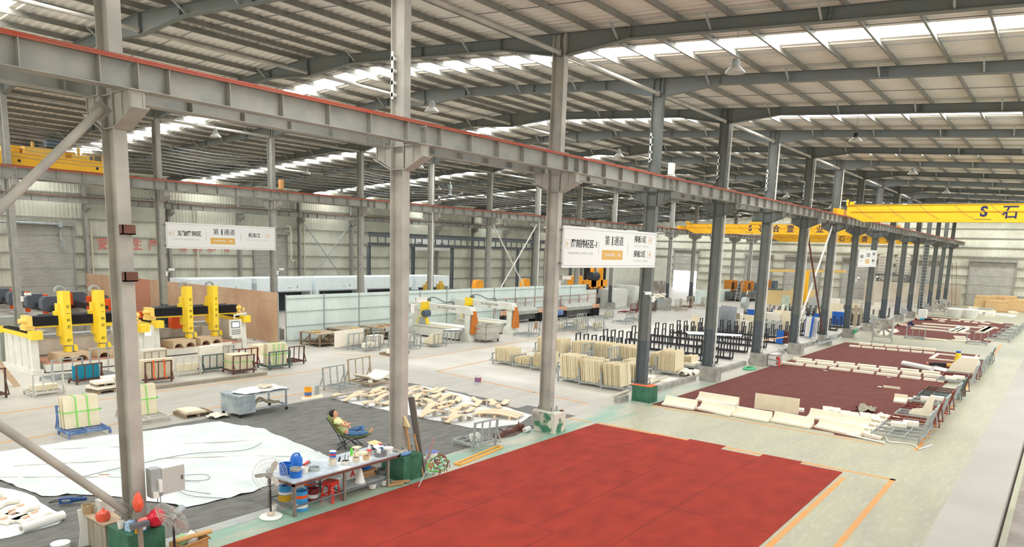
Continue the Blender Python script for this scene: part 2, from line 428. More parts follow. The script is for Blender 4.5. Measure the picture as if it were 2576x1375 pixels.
# purlins
ys=[]; y=12.52-.5
while y>-26: ys.append(y); y-=1.45
y=12.52+.5
while y<YC+.2: ys.append(y); y+=1.45
pm=MB()
pm.bar((-14,0,.1),(EX,0,.1),.012,.2); pm.bar((-14,.03,.19),(EX,.03,.19),.06,.012); pm.bar((-14,-.03,.008),(EX,-.03,.008),.06,.014)
pm=pm.mesh('roof_purlin',PURL)
for y in ys:
    o=bpy.data.objects.new('roof_purlin',pm); COL.objects.link(o); o.location=(0,y,roofz(y)-.005)
    tag(o,'long grey purlin running under the roof sheets','purlin','purlins under the roof sheets')
# sag rods and tie tubes
sm=MB()
for ya,yb in ((-26,12.5),(12.5,YC)): sm.tube([(0,ya,roofz(ya)+.12),(0,yb,roofz(yb)+.12)],.012,5)
sm=sm.mesh('sag_rod',STEELD)
for i in range(-1,17):
    for fr in (1/3,2/3):
        o=bpy.data.objects.new('sag_rod',sm); COL.objects.link(o); o.location=((i+fr)*D,0,0)
        tag(o,'thin dark rod tying the purlins together','sag rod','sag rods between the purlins')
tm=MB(); tm.tube([(.15,0,0),(D-.15,0,0)],.07,10); tm.box(.1,.18,-.06,.06,-.08,.08); tm.box(D-.18,D-.1,-.06,.06,-.08,.08)
tm=tm.mesh('tie_tube',DUSTY)
for y,z in ((0,12.05),(12.52,12.85),(YB,12.0),(37.5,11.6),(YC,10.4),(-12.5,11.5)):
    for i in range(-1,17):
        o=bpy.data.objects.new('tie_tube',tm); COL.objects.link(o); o.location=(i*D,y,z)
        tag(o,'grey tube tying neighbouring roof frames together','tie tube','tie tubes between the roof frames')
# ================================================================ HUNG AND FIXED THINGS
# bracing tubes
def brace(name,p,q,r,mat,label,group=None):
    mb=MB(); mb.tube([p,q],r,12); d=(Vector(q)-Vector(p)).normalized()
    for a,s_ in ((p,1),(q,-1)):
        c=Vector(a)+d*s_*.02; mb.bar(c-d*.14*s_,c+d*.16*s_,.02,.26)
    return tag(mb.build(name,mat),label,'brace',group)
brace('brace_tube',(-.22,.03,8.12),(-6.6,.03,1.2),.075,DUSTY,'thick dusty diagonal tube running from the crane bracket of the nearest column down to the left edge')
brace('brace_tube',(-.2,.03,.9),(-6.6,.03,7.6),.075,DUSTY,'thick dusty diagonal tube rising leftwards from the foot of the nearest column')
WT=M('brace_white','d9d7cd',.5,.0,'c2beb2',2.,.5)
for y,nm,mt in ((0.04,'right-hand column row, beside the vertical slab racks',WT),(YB+.03,'middle column row, beyond the white fence',WT),(YC-.05,'left wall columns, in front of the stained sheets',GALV)):
    z0=.9
    brace('cross_brace_tube',(6*D+.2,y-.06,8.1),(7*D-.25,y-.06,z0),.055,BROWN if y<1 else mt,'diagonal tube falling away from the camera in the cross bracing of the '+nm)
    if y<1:
        c=Vector((7*D-.1,y+.06,8.1));e=Vector((6*D+.25,y+.06,z0)); 
        brace('cross_brace_tube',c,c+(e-c)*.46,.06,mt,'upper white piece of the rising diagonal tube in the cross bracing of the '+nm)
        brace('cross_brace_tube',c+(e-c)*.53,e,.06,mt,'lower white piece of the rising diagonal tube in the cross bracing of the '+nm)
    else: brace('cross_brace_tube',(7*D-.1,y+.06,8.1),(6*D+.25,y+.06,z0),.055,mt,'diagonal tube rising away from the camera in the cross bracing of the '+nm)
# high-bay lamps
def lamp_proto():
    L=T('high_bay_lamp','x','lamp')
    mb=MB(); mb.lathe([(.27,0),(.255,.03),(.19,.1),(.1,.17),(.09,.17),(.18,.09),(.245,.025),(.26,0)],20); mb.build('reflector',M('lamp_shade','e4e2da',.3,.1),L)
    mb=MB(); mb.lathe([(.09,.16),(.105,.18),(.105,.3),(.08,.31),(.08,.36),(.03,.38)],14)
    for k in range(12):
        a=2*PI*k/12; mb.bar((.1*math.cos(a),.1*math.sin(a),.18),(.1*math.cos(a),.1*math.sin(a),.3),.035,.008,(math.cos(a),math.sin(a),0))
    mb.build('driver_housing',GALV,L)
    mb=MB(); mb.sphere((0,0,.09),.06,10,6,(1,1,1.3)); mb.build('bulb',M('bulb_glass','f2f0ea',.2),L)
    mb=MB(); mb.tube([(0,0,.37),(.01,0,.6),(0,0,1.25)],.008,5); mb.build('hanging_wire',STEELD,L)
    return L
lp=lamp_proto(); k=0
WH=['hanging from the second roof frame','hanging from the fourth roof frame','hanging from the sixth roof frame','hanging from the eighth roof frame','hanging far down the hall']
for y,yn in ((-5.65,'over the right bay'),(5.55,'over the near side of the middle bay'),(19.6,'over the far side of the middle bay'),(30.8,'over the left bay'),(43.5,'near the left wall')):
    for j,i in enumerate((2,4,6,8,10,12)):
        o=lp if k==0 else copyt(lp); k+=1
        o.location=(i*D,y,10.75 if y>-1 else 10.85)
        o['label']='white cone high bay lamp %s %s'%(WH[min(j,4)],yn)
        if j>=4: o['group']='distant high bay lamps '+yn
        if y<-1 and i==4:
            for c in o.children:
                if c.name.startswith('driver'): c.data=c.data.copy(); c.data.materials[0]=BLACK
# hanging direction signs
SIGNW=M('sign_white','d2d0cb',.35); GOLD=M('sign_gold','c99b4a',.5); GREYI=M('sign_grey','a9a8a4',.6)
def rrect(mb,x0,x1,z0,z1,r,y0,y1):
    P=[]
    for cx,cz,a0 in ((x1-r,z1-r,0),(x0+r,z1-r,90),(x0+r,z0+r,180),(x1-r,z0+r,270)):
        for t in (0,30,60,90): P.append((cx+r*math.cos(math.radians(a0+t)),cz+r*math.sin(math.radians(a0+t))))
    mb.prism(P,'y',y0,y1)
def sign(loc,label,left,lefte,mid,chan,right,small=False):
    s=T('direction_sign',label,'sign',loc)
    mb=MB(); mb.box(0,6.72,0,.06,0,1.36); mb.build('panel',SIGNW,s)
    mb=MB()
    for z in (.07,1.27): mb.box(.05,6.67,-.004,0,z,z+.012)
    for x in (.05,6.66): mb.box(x,x+.012,-.004,0,.07,1.28)
    for x in (2.27,4.39): mb.box(x,x+.015,-.004,0,.48,.92)
    mb.build('border_line',M('sign_line','a98f86',.6),s)
    def arrow(x,z,d,w=.29):
        m2=MB(); h=w/2
        for a,b_ in ((( x-h,z-h),(x-h+.014,z+h)),((x+h-.014,z-h),(x+h,z+h)),((x-h,z-h),(x+h,z-h+.014)),((x-h,z+h-.014),(x+h,z+h))): m2.box(a[0],b_[0],-.004,0,a[1],b_[1])
        m2.build('arrow_frame',M('arrow_pink','d7a58c',.6),s)
        m2=MB(); m2.bar((x-d*.09,-.004,z),(x+d*.09,-.004,z),.004,.02)
        for q in (-1,1): m2.bar((x+d*.095,-.004,z),(x+d*.02,-.004,z+q*.075),.004,.02)
        m2.build('arrow',GOLD,s)
    arrow(.3,.78,-1)
    ft=lambda body,size,x,z,mat,b=0.,sx=1.,sp=1.: textmesh(body,size,'lettering',mat,s,faceY(x,-.003,z),bold=b,sx=sx,space=sp)
    ft(left[0],.29,left[1],.79,INK,.006,left[2]); ft(lefte[0],.1,lefte[1],.48,GREYI,0,1.,lefte[2])
    ft('第',.36,2.86,.93,INK); ft(mid,.42,3.22,.93,INK,.014); ft('通道',.36,3.68,.93,INK)
    g=MB(); rrect(g,2.52,4.02,.28,.62,.03,-.004,0); g.build('channel_plate',GOLD,s)
    ft('CHANNEL',.17,3.08,.45,SIGNW).location.y=-.004; ft(chan,.18,3.74,.45,SIGNW,.008).location.y=-.004
    for (zh,a,x0,e) in right:
        ft(zh,.27,x0,a,INK,.004,1.,1.05); arrow(6.15,a,1,.28); ft(e,.1,5.45,a-.25,GREYI,0,1.,2.0)
    mb=MB()
    for x in (-.12,6.72):
        for z in (.12,1.2): mb.box(x,x+.12,.0,.04,z,z+.05)
    mb.build('hanger_bracket',STEELD,s)
    return s
sign((2*D+.105,-.27,5.42),'white direction sign reading channel 1-1 hung between the third and fourth right-hand columns',('雕刻排板区-1',1.34,1.),('ENGRAVING LAYOUT AREA',1.12,1.35),'1','1-1',[('排板1区',1.05,5.35,'LAYOUT AREA'),('排板2区',.5,5.35,'LAYOUT AREA')])
sign((2*D+.105,YB-.27,5.42),'white direction sign reading channel 1-2 hung between two middle row columns in front of the red wall lettering',('五轴雕刻区',1.3,.95),('5-AXIS CNC ENGRAVING AREA',1.13,1.15),'1','1-2',[('机加工',.82,5.3,'MACHINING AREA')])
sign((8*D+.105,-.27,5.42),'small looking distant white sign between the ninth and tenth right-hand columns',('排板3区',1.2,1.),('LAYOUT AREA',1.12,1.35),'2','2-1',[('排板4区',1.05,5.35,'LAYOUT AREA'),('排板5区',.5,5.35,'LAYOUT AREA')])
sign((8*D+2.,YC-.45,5.4),'white direction sign reading channel 2 hung far away against the left wall',('雕刻区',1.2,1.),('ENGRAVING AREA',1.12,1.35),'2','2-2',[('加工区',.82,5.3,'MACHINING AREA')])
# red safety slogan painted on the left wall
LET=M('slogan_red','d0685c',.7,.0,'c98f83',2.,.7)
for k,ch in enumerate('安全生产'): textmesh(ch,1.05,'painted_character',LET,None,faceY(22.0+k*1.41,YC+.33,5.22),bold=.02,sx=.85)
for k,ch in enumerate('精益求精'): textmesh(ch,1.05,'painted_character',LET,None,faceY(28.9+k*1.39,YC+.33,5.22),bold=.02,sx=.85)
_sl=['first','second','third','fourth','fifth','sixth','seventh','eighth']
for k,o in enumerate([o for o in bpy.data.objects if o.name.startswith('painted_character')]):
    tag(o,'%s faded red character of the safety slogan on the left wall'%_sl[k],'wall lettering','red slogan characters on the left wall')
# overhead cranes
def crane(loc,span,label,text=True,y0txt=8.1,size=.85):
    c=T('overhead_crane',label,'crane',loc)               # girder runs towards -Y from the rail at local y=0
    mb=MB(); mb.prism([(-.35,.45),(-.35,1.08),(-span+.35,1.08),(-span+.35,.45),(-span+1.4,0),(-1.4,0)],'x',0,.55)
    mb.box(-.04,.59,-span+.4,-.4,1.06,1.1); mb.build('box_girder',YEL,c)
    mb=MB(); mb.box(-.03,0,-span+.6,-.6,.62,.68); mb.build('side_strip',M('crane_ochre','c98f23',.5),c)
    for y,e in ((-.02,1),(-span+.02,-1)):
        mb=MB(); mb.box(-1.6,2.0,y-.15,y+.15,.38,.8)
        for x in (-1.35,1.75): mb.lathe([(.16,-.06),(.18,-.06),(.18,.06),(.16,.06)],14,(x,y,.42),'y')
        mb.build('end_carriage',YEL,c)
    mb=MB(); mb.tube([(.0,-.6,1.16),(0,-span+.6,1.16)],.015,6)
    for k in range(int(span/1.9)): mb.bar((0,-.8-k*1.9,1.08),(0,-.8-k*1.9,1.18),.03)
    for k in range(int(span/1.9)): mb.tube([(-.02,-.8-k*1.9,1.1),(-.035,-1.4-k*1.9,.55),(-.02,-2.0-k*1.9,.2)],.008,4)
    mb.build('festoon_cable',STEELD,c)
    mb=MB(); mb.bar((.0,-.35,1.05),(.0,-.35,1.45),.12); mb.box(-.1,.3,-.75,-.5,1.1,1.3); mb.build('buffer_post',YEL,c)
    if text:
        BL=M('crane_lettering','2a2c52',.6)
        textmesh('S',size,'emblem',BL,c,faceX(-.006,-y0txt,.62+.0),bold=.03); mb=MB(); mb.box(-.005,0,-y0txt-.42,-y0txt+.42,.16,.19); mb.build('emblem_underline',BL,c)
        for k,ch in enumerate('石合壹石业'): 
            if y0txt+(k+1)*1.6<span-.8: textmesh(ch,size,'lettering',BL,c,faceX(-.006,-y0txt-1.35-k*1.56,.56),bold=.015)
    return c
crane((47.03,-.65,8.46),24,'yellow overhead crane girder with dark lettering spanning the right bay in front of the end wall',True,8.15)
c2=crane((77.5,YB-.65,8.46),23.7,'yellow overhead crane girder with dark lettering spanning the middle bay',True,8.1)
mb=MB(); mb.box(-.1,.75,-9.5,-8.,1.12,1.35); mb.build('hoist_trolley',YEL,c2)
mb=MB(); mb.lathe([(.0,-.7),(.3,-.7),(.32,-.3),(.22,.0),(.22,.7),(.0,.7)],12,(.3,-8.9,1.6),'y'); mb.build('hoist_motor',M('motor_green','56675e',.5),c2)
crane((110.,YB-.65,8.3),23.7,'lower looking yellow crane girder at the far end of the middle bay',True,8.9)
lc=T('overhead_crane','yellow overhead crane with carriage and motor on the left runway behind the diagonal brace','crane',(6.2,YB+.65,8.93))
mb=MB(); mb.prism([(0,.12),(0,.66),(4.9,.66),(5.0,.6),(5.0,.05),(4.9,0),(.1,0)],'y',-.2,.2); mb.build('end_carriage',YEL,lc)
mb=MB()
for x in (1.0,3.4): mb.box(x,x+.5,.2,23.4,-.1,1.0)
mb.build('box_girder',YEL,lc)
mb=MB(); mb.box(1.6,3.3,-.1,.6,.66,1.0); mb.box(3.6,4.4,-.15,.4,.66,.85); mb.bar((2.,.1,1.),(2.,.1,1.25),.1); mb.bar((4.,.1,.85),(4.,.1,1.2),.1); mb.build('motor_cover',M('crane_pale','e9bb55',.5),lc)
mb=MB(); mb.lathe([(0,-.35),(.2,-.35),(.24,-.1),(.24,.35),(0,.35)],12,(2.9,.1,1.25),'x'); mb.build('motor',M('motor_blue','4d5b66',.5),lc)
mb=MB()
for x in (4.1,4.6,5.): mb.bar((x,-.1,.6),(x,-.1,.95),.04)
mb.bar((4.1,-.1,.93),(5.,-.1,.93),.04); mb.build('guard_rail',YEL,lc)
mb=MB()
for x in (.35,1.3,2.45,4.7): mb.lathe([(0,-.215),(.07,-.215),(.07,-.2)],12,(x,0,.3),'y')
mb.build('axle_hole',BLACK,lc)
# big slow ceiling fan
fn=T('ceiling_fan','large four-bladed ceiling fan hanging over the left bay','fan',(44.3,32.2,10.45))
mb=MB(); mb.lathe([(0,0),(.22,0),(.24,.15),(.12,.2),(.1,.6),(.16,.62),(.16,1.),(.05,1.),(.05,1.3)],16); mb.build('motor_hub',GALV,fn)
for k in range(4):
    a=PI/4+k*PI/2+.25; mb=MB(); mb.X=RZ(a); mb.box(.2,3.4,-.09,.09,.04,.07); mb.box(3.4,3.46,-.1,.1,.0,.2); mb.build('blade',M('fan_blade','c9c9c4',.35,.3),fn)
# wires strung along the middle column row: insulators with bundles of lines
wm=MB()
for j in range(9):
    z=9.45+j*.17; wm.tube([(0,0,z),(D*.25,0,z-.1),(D*.5,0,z-.14),(D*.75,0,z-.1),(D,0,z)],.012,4)
wm=wm.mesh('strung_wires',GALV)
for i in range(1,17):
    o=bpy.data.objects.new('strung_wires',wm); COL.objects.link(o); o.location=(i*D,YB+.42,0); tag(o,'bundle of sagging bare wires strung along the middle column row','wires','wires strung along the middle column row')
im=MB()
for j in range(9): im.lathe([(.0,0),(.035,0),(.05,.03),(.03,.06),(.05,.09),(.03,.12),(0,.12)],8,(0,.27,9.4+j*.17),'y'); 
im.box(-.03,.03,.25,.29,9.35,10.95); im=im.mesh('insulator_rack',WHITE)
for i in range(1,17):
    o=bpy.data.objects.new('insulator_rack',im); COL.objects.link(o); o.location=(i*D,YB,0); tag(o,'rack of white insulators on a middle row column','insulators','insulator racks on the middle columns')
for i in (1,3,4,5,6):
    mb=MB()
    for j in range(4): mb.lathe([(0,0),(.05,0),(.06,.04),(.04,.08),(.05,.12),(0,.13)],10,(-.16,.2,9.6+j*.28),'x'); 
    mb.box(-.16,-.13,.17,.23,9.5,10.6)
    tag(mb.build('insulator_rack',WHITE,loc=(i*D,0,0)),'rack of white insulators high on the %s right-hand column'%ordn[i],'insulators')
# drain pipes down the columns
for i,(y,nm) in enumerate([(YB,'B')]*6):
    mb=MB(); x=(5+i*2)*D; mb.tube([(x-.2,y-.3,.8),(x-.2,y-.3,11.9)],.045,8); tag(mb.build('drain_pipe',WT),'white drain pipe running down a middle row column','pipe','drain pipes on the middle columns')
for i in (4,5,6,7,10,12):
    mb=MB(); x=i*D; mb.tube([(x+.02,-.28,.8),(x+.02,-.28,12.)],.04,8); tag(mb.build('drain_pipe',WT),'white drain pipe running down the %s right-hand column'%ordn[i],'pipe')
PIPE=M('pvc_cream','cfc7b0',.5,.0,'b7ae98',2.,.5)
for k,(x,z0,z1) in enumerate(((21.05,0,7.1),(30.2,0,9),(27.0,0,9.),(41.9,0,9.))):
    mb=MB(); mb.tube([(x,YC+.15,z0),(x,YC+.15,z1)],.09,8); tag(mb.build('wall_pipe',PIPE),'%s cream downpipe on the left wall, counted from the left'%_sl[k],'pipe')
mb=MB(); mb.tube([(40.5,YC-.1,4.1),(40.3,YC-.1,3.95),(40.1,YC-.1,4.1),(40.1,YC-.1,7.3),(40.,YC+.1,7.5),(39.7,YC+.1,7.5)],.1,10); tag(mb.build('vent_pipe',PIPE),'bent cream vent pipe beside the second roller shutter on the left wall','pipe')
mb=MB(); mb.tube([(13.5,YC-.1,6.75),(18.6,YC-.1,6.72)],.1,10); mb.box(18.5,18.8,YC-.3,YC+.3,6.5,6.95)
for a in (.1,.3): mb.bar((18.6,YC-.1,6.6),(18.6+a,YC-.1,4.9),.07)
tag(mb.build('shutter_shaft',GALV),'round motor shaft above the first roller shutter on the left wall','shutter motor')
# steel frame track in the distance along the left bay
mb=MB()
mb.ibeam((7.*D,YC-2.6,7.0),(16.9*D,YC-2.6,7.0),.5,.3); mb.ibeam((7.*D,YC-2.6,5.95),(16.9*D,YC-2.6,5.95),.35,.3)
x=7*D+.3
while x<16.8*D: mb.bar((x,YC-2.6,6.1),(x,YC-2.6,6.8),.1); x+=1.15
bt=mb.build('latticed_track_beam',STEELD); tag(bt,'long double track beam on posts standing before the left wall','track beam')
for k in range(11):
    mb=MB(); x=(7.02+k*.98)*D; mb.ibeam((x,YC-2.6,0),(x,YC-2.6,5.8),.35,.3,.02,.02,(1,0,0)); mb.build('track_post',STEELD,bt)
# security cameras
def cctv(p,d,label):
    c=T('security_camera',label,'camera',p,d)
    mb=MB(); mb.box(-.05,.24,-.05,.05,-.05,.05); mb.box(-.07,.28,-.06,.06,.05,.06); mb.build('housing',WHITE,c)
    mb=MB(); mb.lathe([(0,.241),(.04,.241),(.04,.25),(0,.25)],10,(0,0,0),'x'); mb.build('lens',BLACK,c)
    mb=MB(); mb.tube([(0,0,-.05),(-.05,0,-.14),(-.14,.02,-.14)],.02,6); mb.box(-.2,-.1,-.05,.06,-.34,-.1); mb.build('mount_arm',WHITE,c)
cctv((D+.3,-.3,4.62),-.5,'beige security camera on the second right-hand column with loose wires')
cctv((2*D+.2,-.3,5.1),-.9,'white security camera on the third right-hand column')
cctv((3*D-.3,-.25,4.4),2.5,'white security camera pointing left on the fourth right-hand column')
for i in (8,9): cctv((i*D+.25,-.3,4.6),-.4,'white security camera under the small sign on the %s right-hand column'%ordn[i])
for k in (1,2,3): cctv((k*D+.2,YB-.3,3.2 if k==1 else 4.3),-.6,'white security camera on the %s middle row column'%_sl[k-1])
# white box on the runway and boxes on columns
mb=MB(); mb.box(20.3,20.6,-.85,-.7,8.98,9.42); tag(mb.build('control_box',WHITE),'white box mounted on the crane runway near the fourth column','box')
mb=MB(); mb.box(20.55,20.75,YB-.95,YB-.7,9.0,9.55); tag(mb.build('rail_stop',M('stop_orange','bf8a55',.6)),'orange stop block on the middle crane runway','stop block')
# first column: channel stubs, electric box
mb=MB()
for z in (6.02,5.2):
    mb.box(-.13,.1,-.3,-.19,z,z+.02); mb.box(-.13,-.11,-.3,-.19,z,z+.17); mb.box(-.13,.1,-.3,-.29,z,z+.17)
mb.build('channel_stub',BROWN,pa)['label']='rusty channel stubs welded to the column'
eb=T('electric_cabinet','grey electric cabinet with its door hanging open on the nearest column','electric cabinet',(.1,-.2,1.17))
mb=MB(); mb.box(0,.2,-.2,-.01,0,.55); mb.build('cabinet_body',GALV,eb)
d_=T('x','','x'); bpy.data.objects.remove(d_)
mb=MB(); mb.box(.2,.64,-.215,-.2,.02,.53); dr=mb.build('door',M('cabinet_grey','b5b3ab',.5),eb)
mb=MB(); mb.box(.57,.6,-.235,-.215,.25,.33); mb.build('latch',STEELD,dr)
mb=MB(); mb.box(.12,.18,-.26,-.2,.1,.34); mb.build('socket_strip',WHITE,eb)
mb=MB(); mb.box(.02,.12,-.24,-.2,.0,.12); mb.build('socket_box',WHITE,eb)
mb=MB(); mb.tube([(.14,-.22,.1),(.15,-.24,-.3),(.25,-.26,-.6)],.008,5); mb.tube([(.1,-.22,.0),(.05,-.25,-.2),(.1,-.25,-.4)],.008,5); mb.build('cable',STEELD,eb)
# walkway in the foreground right
mb=MB(); mb.box(-9,16,-13.42,-13.12,4.25,4.5); tag(mb.build('walkway_kerb',M('kerb_concrete','aaa49a',.8,.0,'9d978c',1.5,.6)),'plain grey concrete kerb of the walkway in the right foreground','kerb')
mb=MB(); mb.box(-9,16,-18,-13.47,4.2,4.42); tag(mb.build('walkway_slab',M('walk_slab','9c9389',.85,.0,'7f766c',5.,.8)),'speckled walkway slab at the lower right corner behind the kerb','walkway')
def cat(P,n=6):
    P=[Vector(p) for p in P]; out=[]
    for i in range(len(P)-1):
        a=P[max(i-1,0)];b_=P[i];c=P[i+1];d=P[min(i+2,len(P)-1)]
        for k in range(n):
            t=k/n; out.append(.5*((2*b_)+(c-a)*t+(2*a-5*b_+4*c-d)*t*t+(3*b_-a-3*c+d)*t**3))
    return out+[P[-1]]
# ================================================================ CARPETS, SHEETS, PEOPLE
def slab2d(poly,z0,z1,name,mat,loc=None):
    mb=MB(); mb.prism(poly,'z',z0,z1); return mb.build(name,mat,loc=loc,smooth=False)
def sheet(name,poly,z,amp,mat,step=.3,seed=1,sc=1.2,ridge=.0,thick=0.):
    """a loose cloth lying on the floor, with its folds"""
    from mathutils import noise
    me=bpy.data.meshes.new(name); bm=bmesh.new()
    vs=[bm.verts.new((x,y,0)) for x,y in poly]
    es=[bm.edges.new((vs[i],vs[(i+1)%len(vs)])) for i in range(len(vs))]
    bmesh.ops.triangle_fill(bm,edges=es,use_beauty=True)
    for _ in range(9):
        lg=[e for e in bm.edges if e.calc_length()>step]
        if not lg: break
        bmesh.ops.subdivide_edges(bm,edges=lg,cuts=1); bmesh.ops.triangulate(bm,faces=bm.faces)
        if len(bm.verts)>14000: break
    bm.normal_update()
    for v in bm.verts:
        p=Vector((v.co.x*sc+seed,v.co.y*sc,seed*.7)); h=noise.fractal(p,.9,2.,4)
        r=abs(noise.noise(Vector((v.co.x*.5+seed,v.co.y*.5,3.1)))); 
        v.co.z=z+amp*(.5+.6*h)+ridge*max(0,1-r*9)
        if v.is_boundary:
            v.co.x+=.05*noise.noise(Vector((v.co.x*2,v.co.y*2,seed))); v.co.y+=.05*noise.noise(Vector((v.co.x*2,v.co.y*2,seed+5)))
        v.co.z=max(v.co.z,z*.6)
    bm.to_mesh(me); bm.free(); me.materials.append(mat); me.polygons.foreach_set('use_smooth',[True]*len(me.polygons))
    o=bpy.data.objects.new(name,me); COL.objects.link(o); return o
FELT=M('grey_felt','63625d',.95,.0,'7a7871',5.,.7,bump=.1,stretch=(.4,1,1))
# grey felt strips
for k,(a,c,x1) in enumerate(((.34,1.62,16.1),(1.64,2.65,16.3),(2.67,3.52,15.6),(3.54,5.72,16.2),(5.74,7.3,16.35),(7.32,9.08,16.3))):
    o=slab2d([(-4,a),(x1,a),(x1,c),(-4,c)],.0,.008,'felt_strip',FELT)
    tag(o,'%s long strip of worn grey felt on the floor, counted from the right-hand columns'%_sl[k],'floor felt','grey felt strips')
o=slab2d([(-4,-.05),(3.6,-.05),(3.6,.3),(-4,.3)],0,.006,'floor_board',M('bare_board','9da09c',.8,.0,'b3b1a6',3.,.6)); tag(o,'narrow grey board beside the fan base','board')
TARP=M('white_tarp','ced2cd',.55,.0,'b9c0bd',1.3,.7)
tp=[(-4,9.0),(.73,9.24),(2.2,9.19),(4.5,8.8),(6.74,8.35),(7.1,6.4),(6.75,3.9),(6.55,2.5),(6.1,2.1),(4.9,1.95),(3.44,1.45),(1.83,1.6),(1.5,2.6),(1.3,3.2),(.62,4.25),(.09,4.65),(-.14,6.6),(-4,7.)]
t=sheet('white_tarp',tp,.02,.03,TARP,.13,1,1.6,.035); tag(t,'large creased white tarpaulin spread over the grey felt behind the nearest column','tarpaulin')
for pts in ([(.5,7.6),(2.6,6.2),(4.9,4.3),(6.,3.1)],[(1.6,8.7),(3.6,7.2),(6.6,5.1)],[(-.1,6.9),(1.4,5.3),(2.7,3.9),(3.2,2.2)]):
    mb=MB(); mb.tube([(x,y,.055) for x,y in pts],.028,6); mb.build('seam',WHITE,t)['label']='white raised seam'
mb=MB(); mb.tube(cat([(1.2,5.3,.09),(2.4,5.4,.085),(4.,5.3,.09),(5.2,4.6,.085),(6.,4.9,.09)]),.008,5)
tag(mb.build('cable',STEELD),'thin dark cable lying across the white tarpaulin','cable')
mb=MB(); mb.tube(cat([(2.6,1.9,.09),(2.3,2.8,.09),(2.8,3.6,.09),(3.3,3.3,.09),(3.1,2.9,.09),(2.5,3.2,.09),(2.2,2.2,.09),(2.9,1.2,.05),(3.1,.9,.03)]),.007,5)
tag(mb.build('cable',STEELD),'looped grey cable on the tarpaulin near the electric cabinet','cable')
SH2=M('white_sheet','d2d2ce',.7,.0,'c4c4be',1.5,.5)
o=sheet('ground_sheet',[(11.9,8.9),(16.2,8.3),(16.1,6.1),(15.6,4.),(15.0,1.5),(13.45,1.02),(12.2,1.5),(11.95,1.9),(11.7,8.1)],.012,.012,SH2,.25,4); tag(o,'white sheet under the curved wavy stone pieces','ground sheet')
o=sheet('ground_sheet',[(-2.6,6.3),(-.3,6.15),(-.05,5.2),(-.15,2.9),(-.4,2.65),(-1.3,2.6),(-2.6,3.)],.012,.01,M('paper_sheet','d5d9da',.7),.25,6); tag(o,'pale paper sheet at the lower left under the carved panels','ground sheet')
# rolled sheets
def roll(p,q,r,label,mat=WHITE):
    c=T('sheet_roll',label,'roll',p); d=Vector(q)-Vector(p)
    mb=MB(); n_=d.normalized(); mb.tube([(0,0,0),tuple(d*.5),tuple(d)],r,16); mb.build('wound_sheet',mat,c)
    mb=MB(); mb.tube([tuple(-n_*.012),tuple(n_*.0)],r*.45,12); mb.build('core',M('card_core','a8988a',.8),c)
    return c
roll((-1.06,2.66,.11),(-.2,2.86,.11),.095,'roll of white sheet at the lower left beside the carved panels')
roll((12.75,.19,.09),(13.05,.23,.09),.085,'white roll lying against the worn green pedestal')
# carved panels
def panel(x,y,w,d,rz,k):
    c=T('carved_panel','%s carved cream stone panel on the pale sheet at the lower left, counted from the roll'%_sl[k],'stone panel',(x,y,.03),rz,'carved panels at the lower left')
    pr=[(-w/2,-d/2)]+[(-w/2+w*i/8,-d/2+.05*math.sin(i*1.1+k)) for i in range(1,8)]+[(w/2,-d/2),(w/2,d/2),(-w/2,d/2)]
    mb=MB(); mb.prism(pr,'z',0,.06); mb.build('slab',STONEW,c)
    for q in range(2):
        mb=MB(); mb.box(-.2+q*.28,-.08+q*.28,-.05+.1*q,.02+.1*q,.06,.1); mb.build('wood_block',M('pink_wood','d9b6a0',.7),c)
    mb=MB(); mb.box(-w*.3,w*.4,d*.2,d*.24,.06,.068); mb.build('carved_line',STONE,c)
for k,(x,y,w,d,rz) in enumerate(((-.62,3.35,.62,.42,.35),(-.95,3.6,.5,.5,.4),(-.66,4.0,.66,.5,.35),(-.75,4.75,.6,.45,.3),(-.85,5.45,.6,.45,.3))): panel(x,y,w,d,rz,k)
# wavy stone pieces
WAVE=M('wavy_stone','dcbf9d',.7,.0,'e3cfb2',3.,.6); BLK=M('support_grey','bdb9b0',.8)
def wavy(kind):
    c=T('curved_stone','x','curved stone')
    N=18; L=1.15; P=[]
    for i in range(N+1):
        s_=i/N; x=(s_-.5)*L
        z={0:.1+.075*math.sin(2*PI*s_+.4),1:.03+.17*math.sin(PI*s_),2:.09+.06*math.cos(PI*s_*2.1)}[kind]
        P.append((x,z))
    top=[(x,z+.035) for x,z in P]
    mb=MB()
    for (a,b_),(a2,b2) in zip(zip(P,top),zip(P[1:],top[1:])):
        mb.add([(p[0],y,p[1]) for y in (-.12,.12) for p in (a,b_,b2,a2)],[(0,1,2,3),(7,6,5,4),(0,4,5,1),(1,5,6,2),(2,6,7,3),(3,7,4,0)])
    mb.build('curved_strip',WAVE,c)
    for i in (2,N//2+1,N-2):
        x,z=P[i]
        if z>.05:
            mb=MB(); mb.box(x-.05,x+.05,-.13,.13,0,z); mb.build('support_block',BLK,c)
    return c
wp=[wavy(0),wavy(1),wavy(2)]; used=[0,0,0]
cen=[(300,410),(430,440),(530,380),(600,400),(690,355),(680,415),(750,370),(735,435),(640,500),(750,490),(1060,345),(1165,355),(1070,392),(1100,430),(1200,415),(1265,365),(1160,485),(1090,500),(1340,425),(1420,440),(1480,475),(1260,515),(1220,560),(1330,520),(1440,550),(1250,610),(1560,580),(1430,640),(1530,665),(1780,470),(1660,520),(1860,500),(1960,500)]
for k,(zx,zy) in enumerate(cen):
    q=F(800+zx/4.293,900+zy/4.293,.08); kd=(0,1,0,2,1,0)[k%6]
    o=wp[kd] if not used[kd] else copyt(wp[kd]); used[kd]=1
    o.location=(q.x,q.y,.02); o.rotation_euler.z=random.uniform(-.35,.45)+(PI/2*.9 if k in (16,29,31) else 0)
    o['label']='wavy tan stone strip on small blocks lying on the white sheet'; o['group']='curved stone strips on the white sheet'
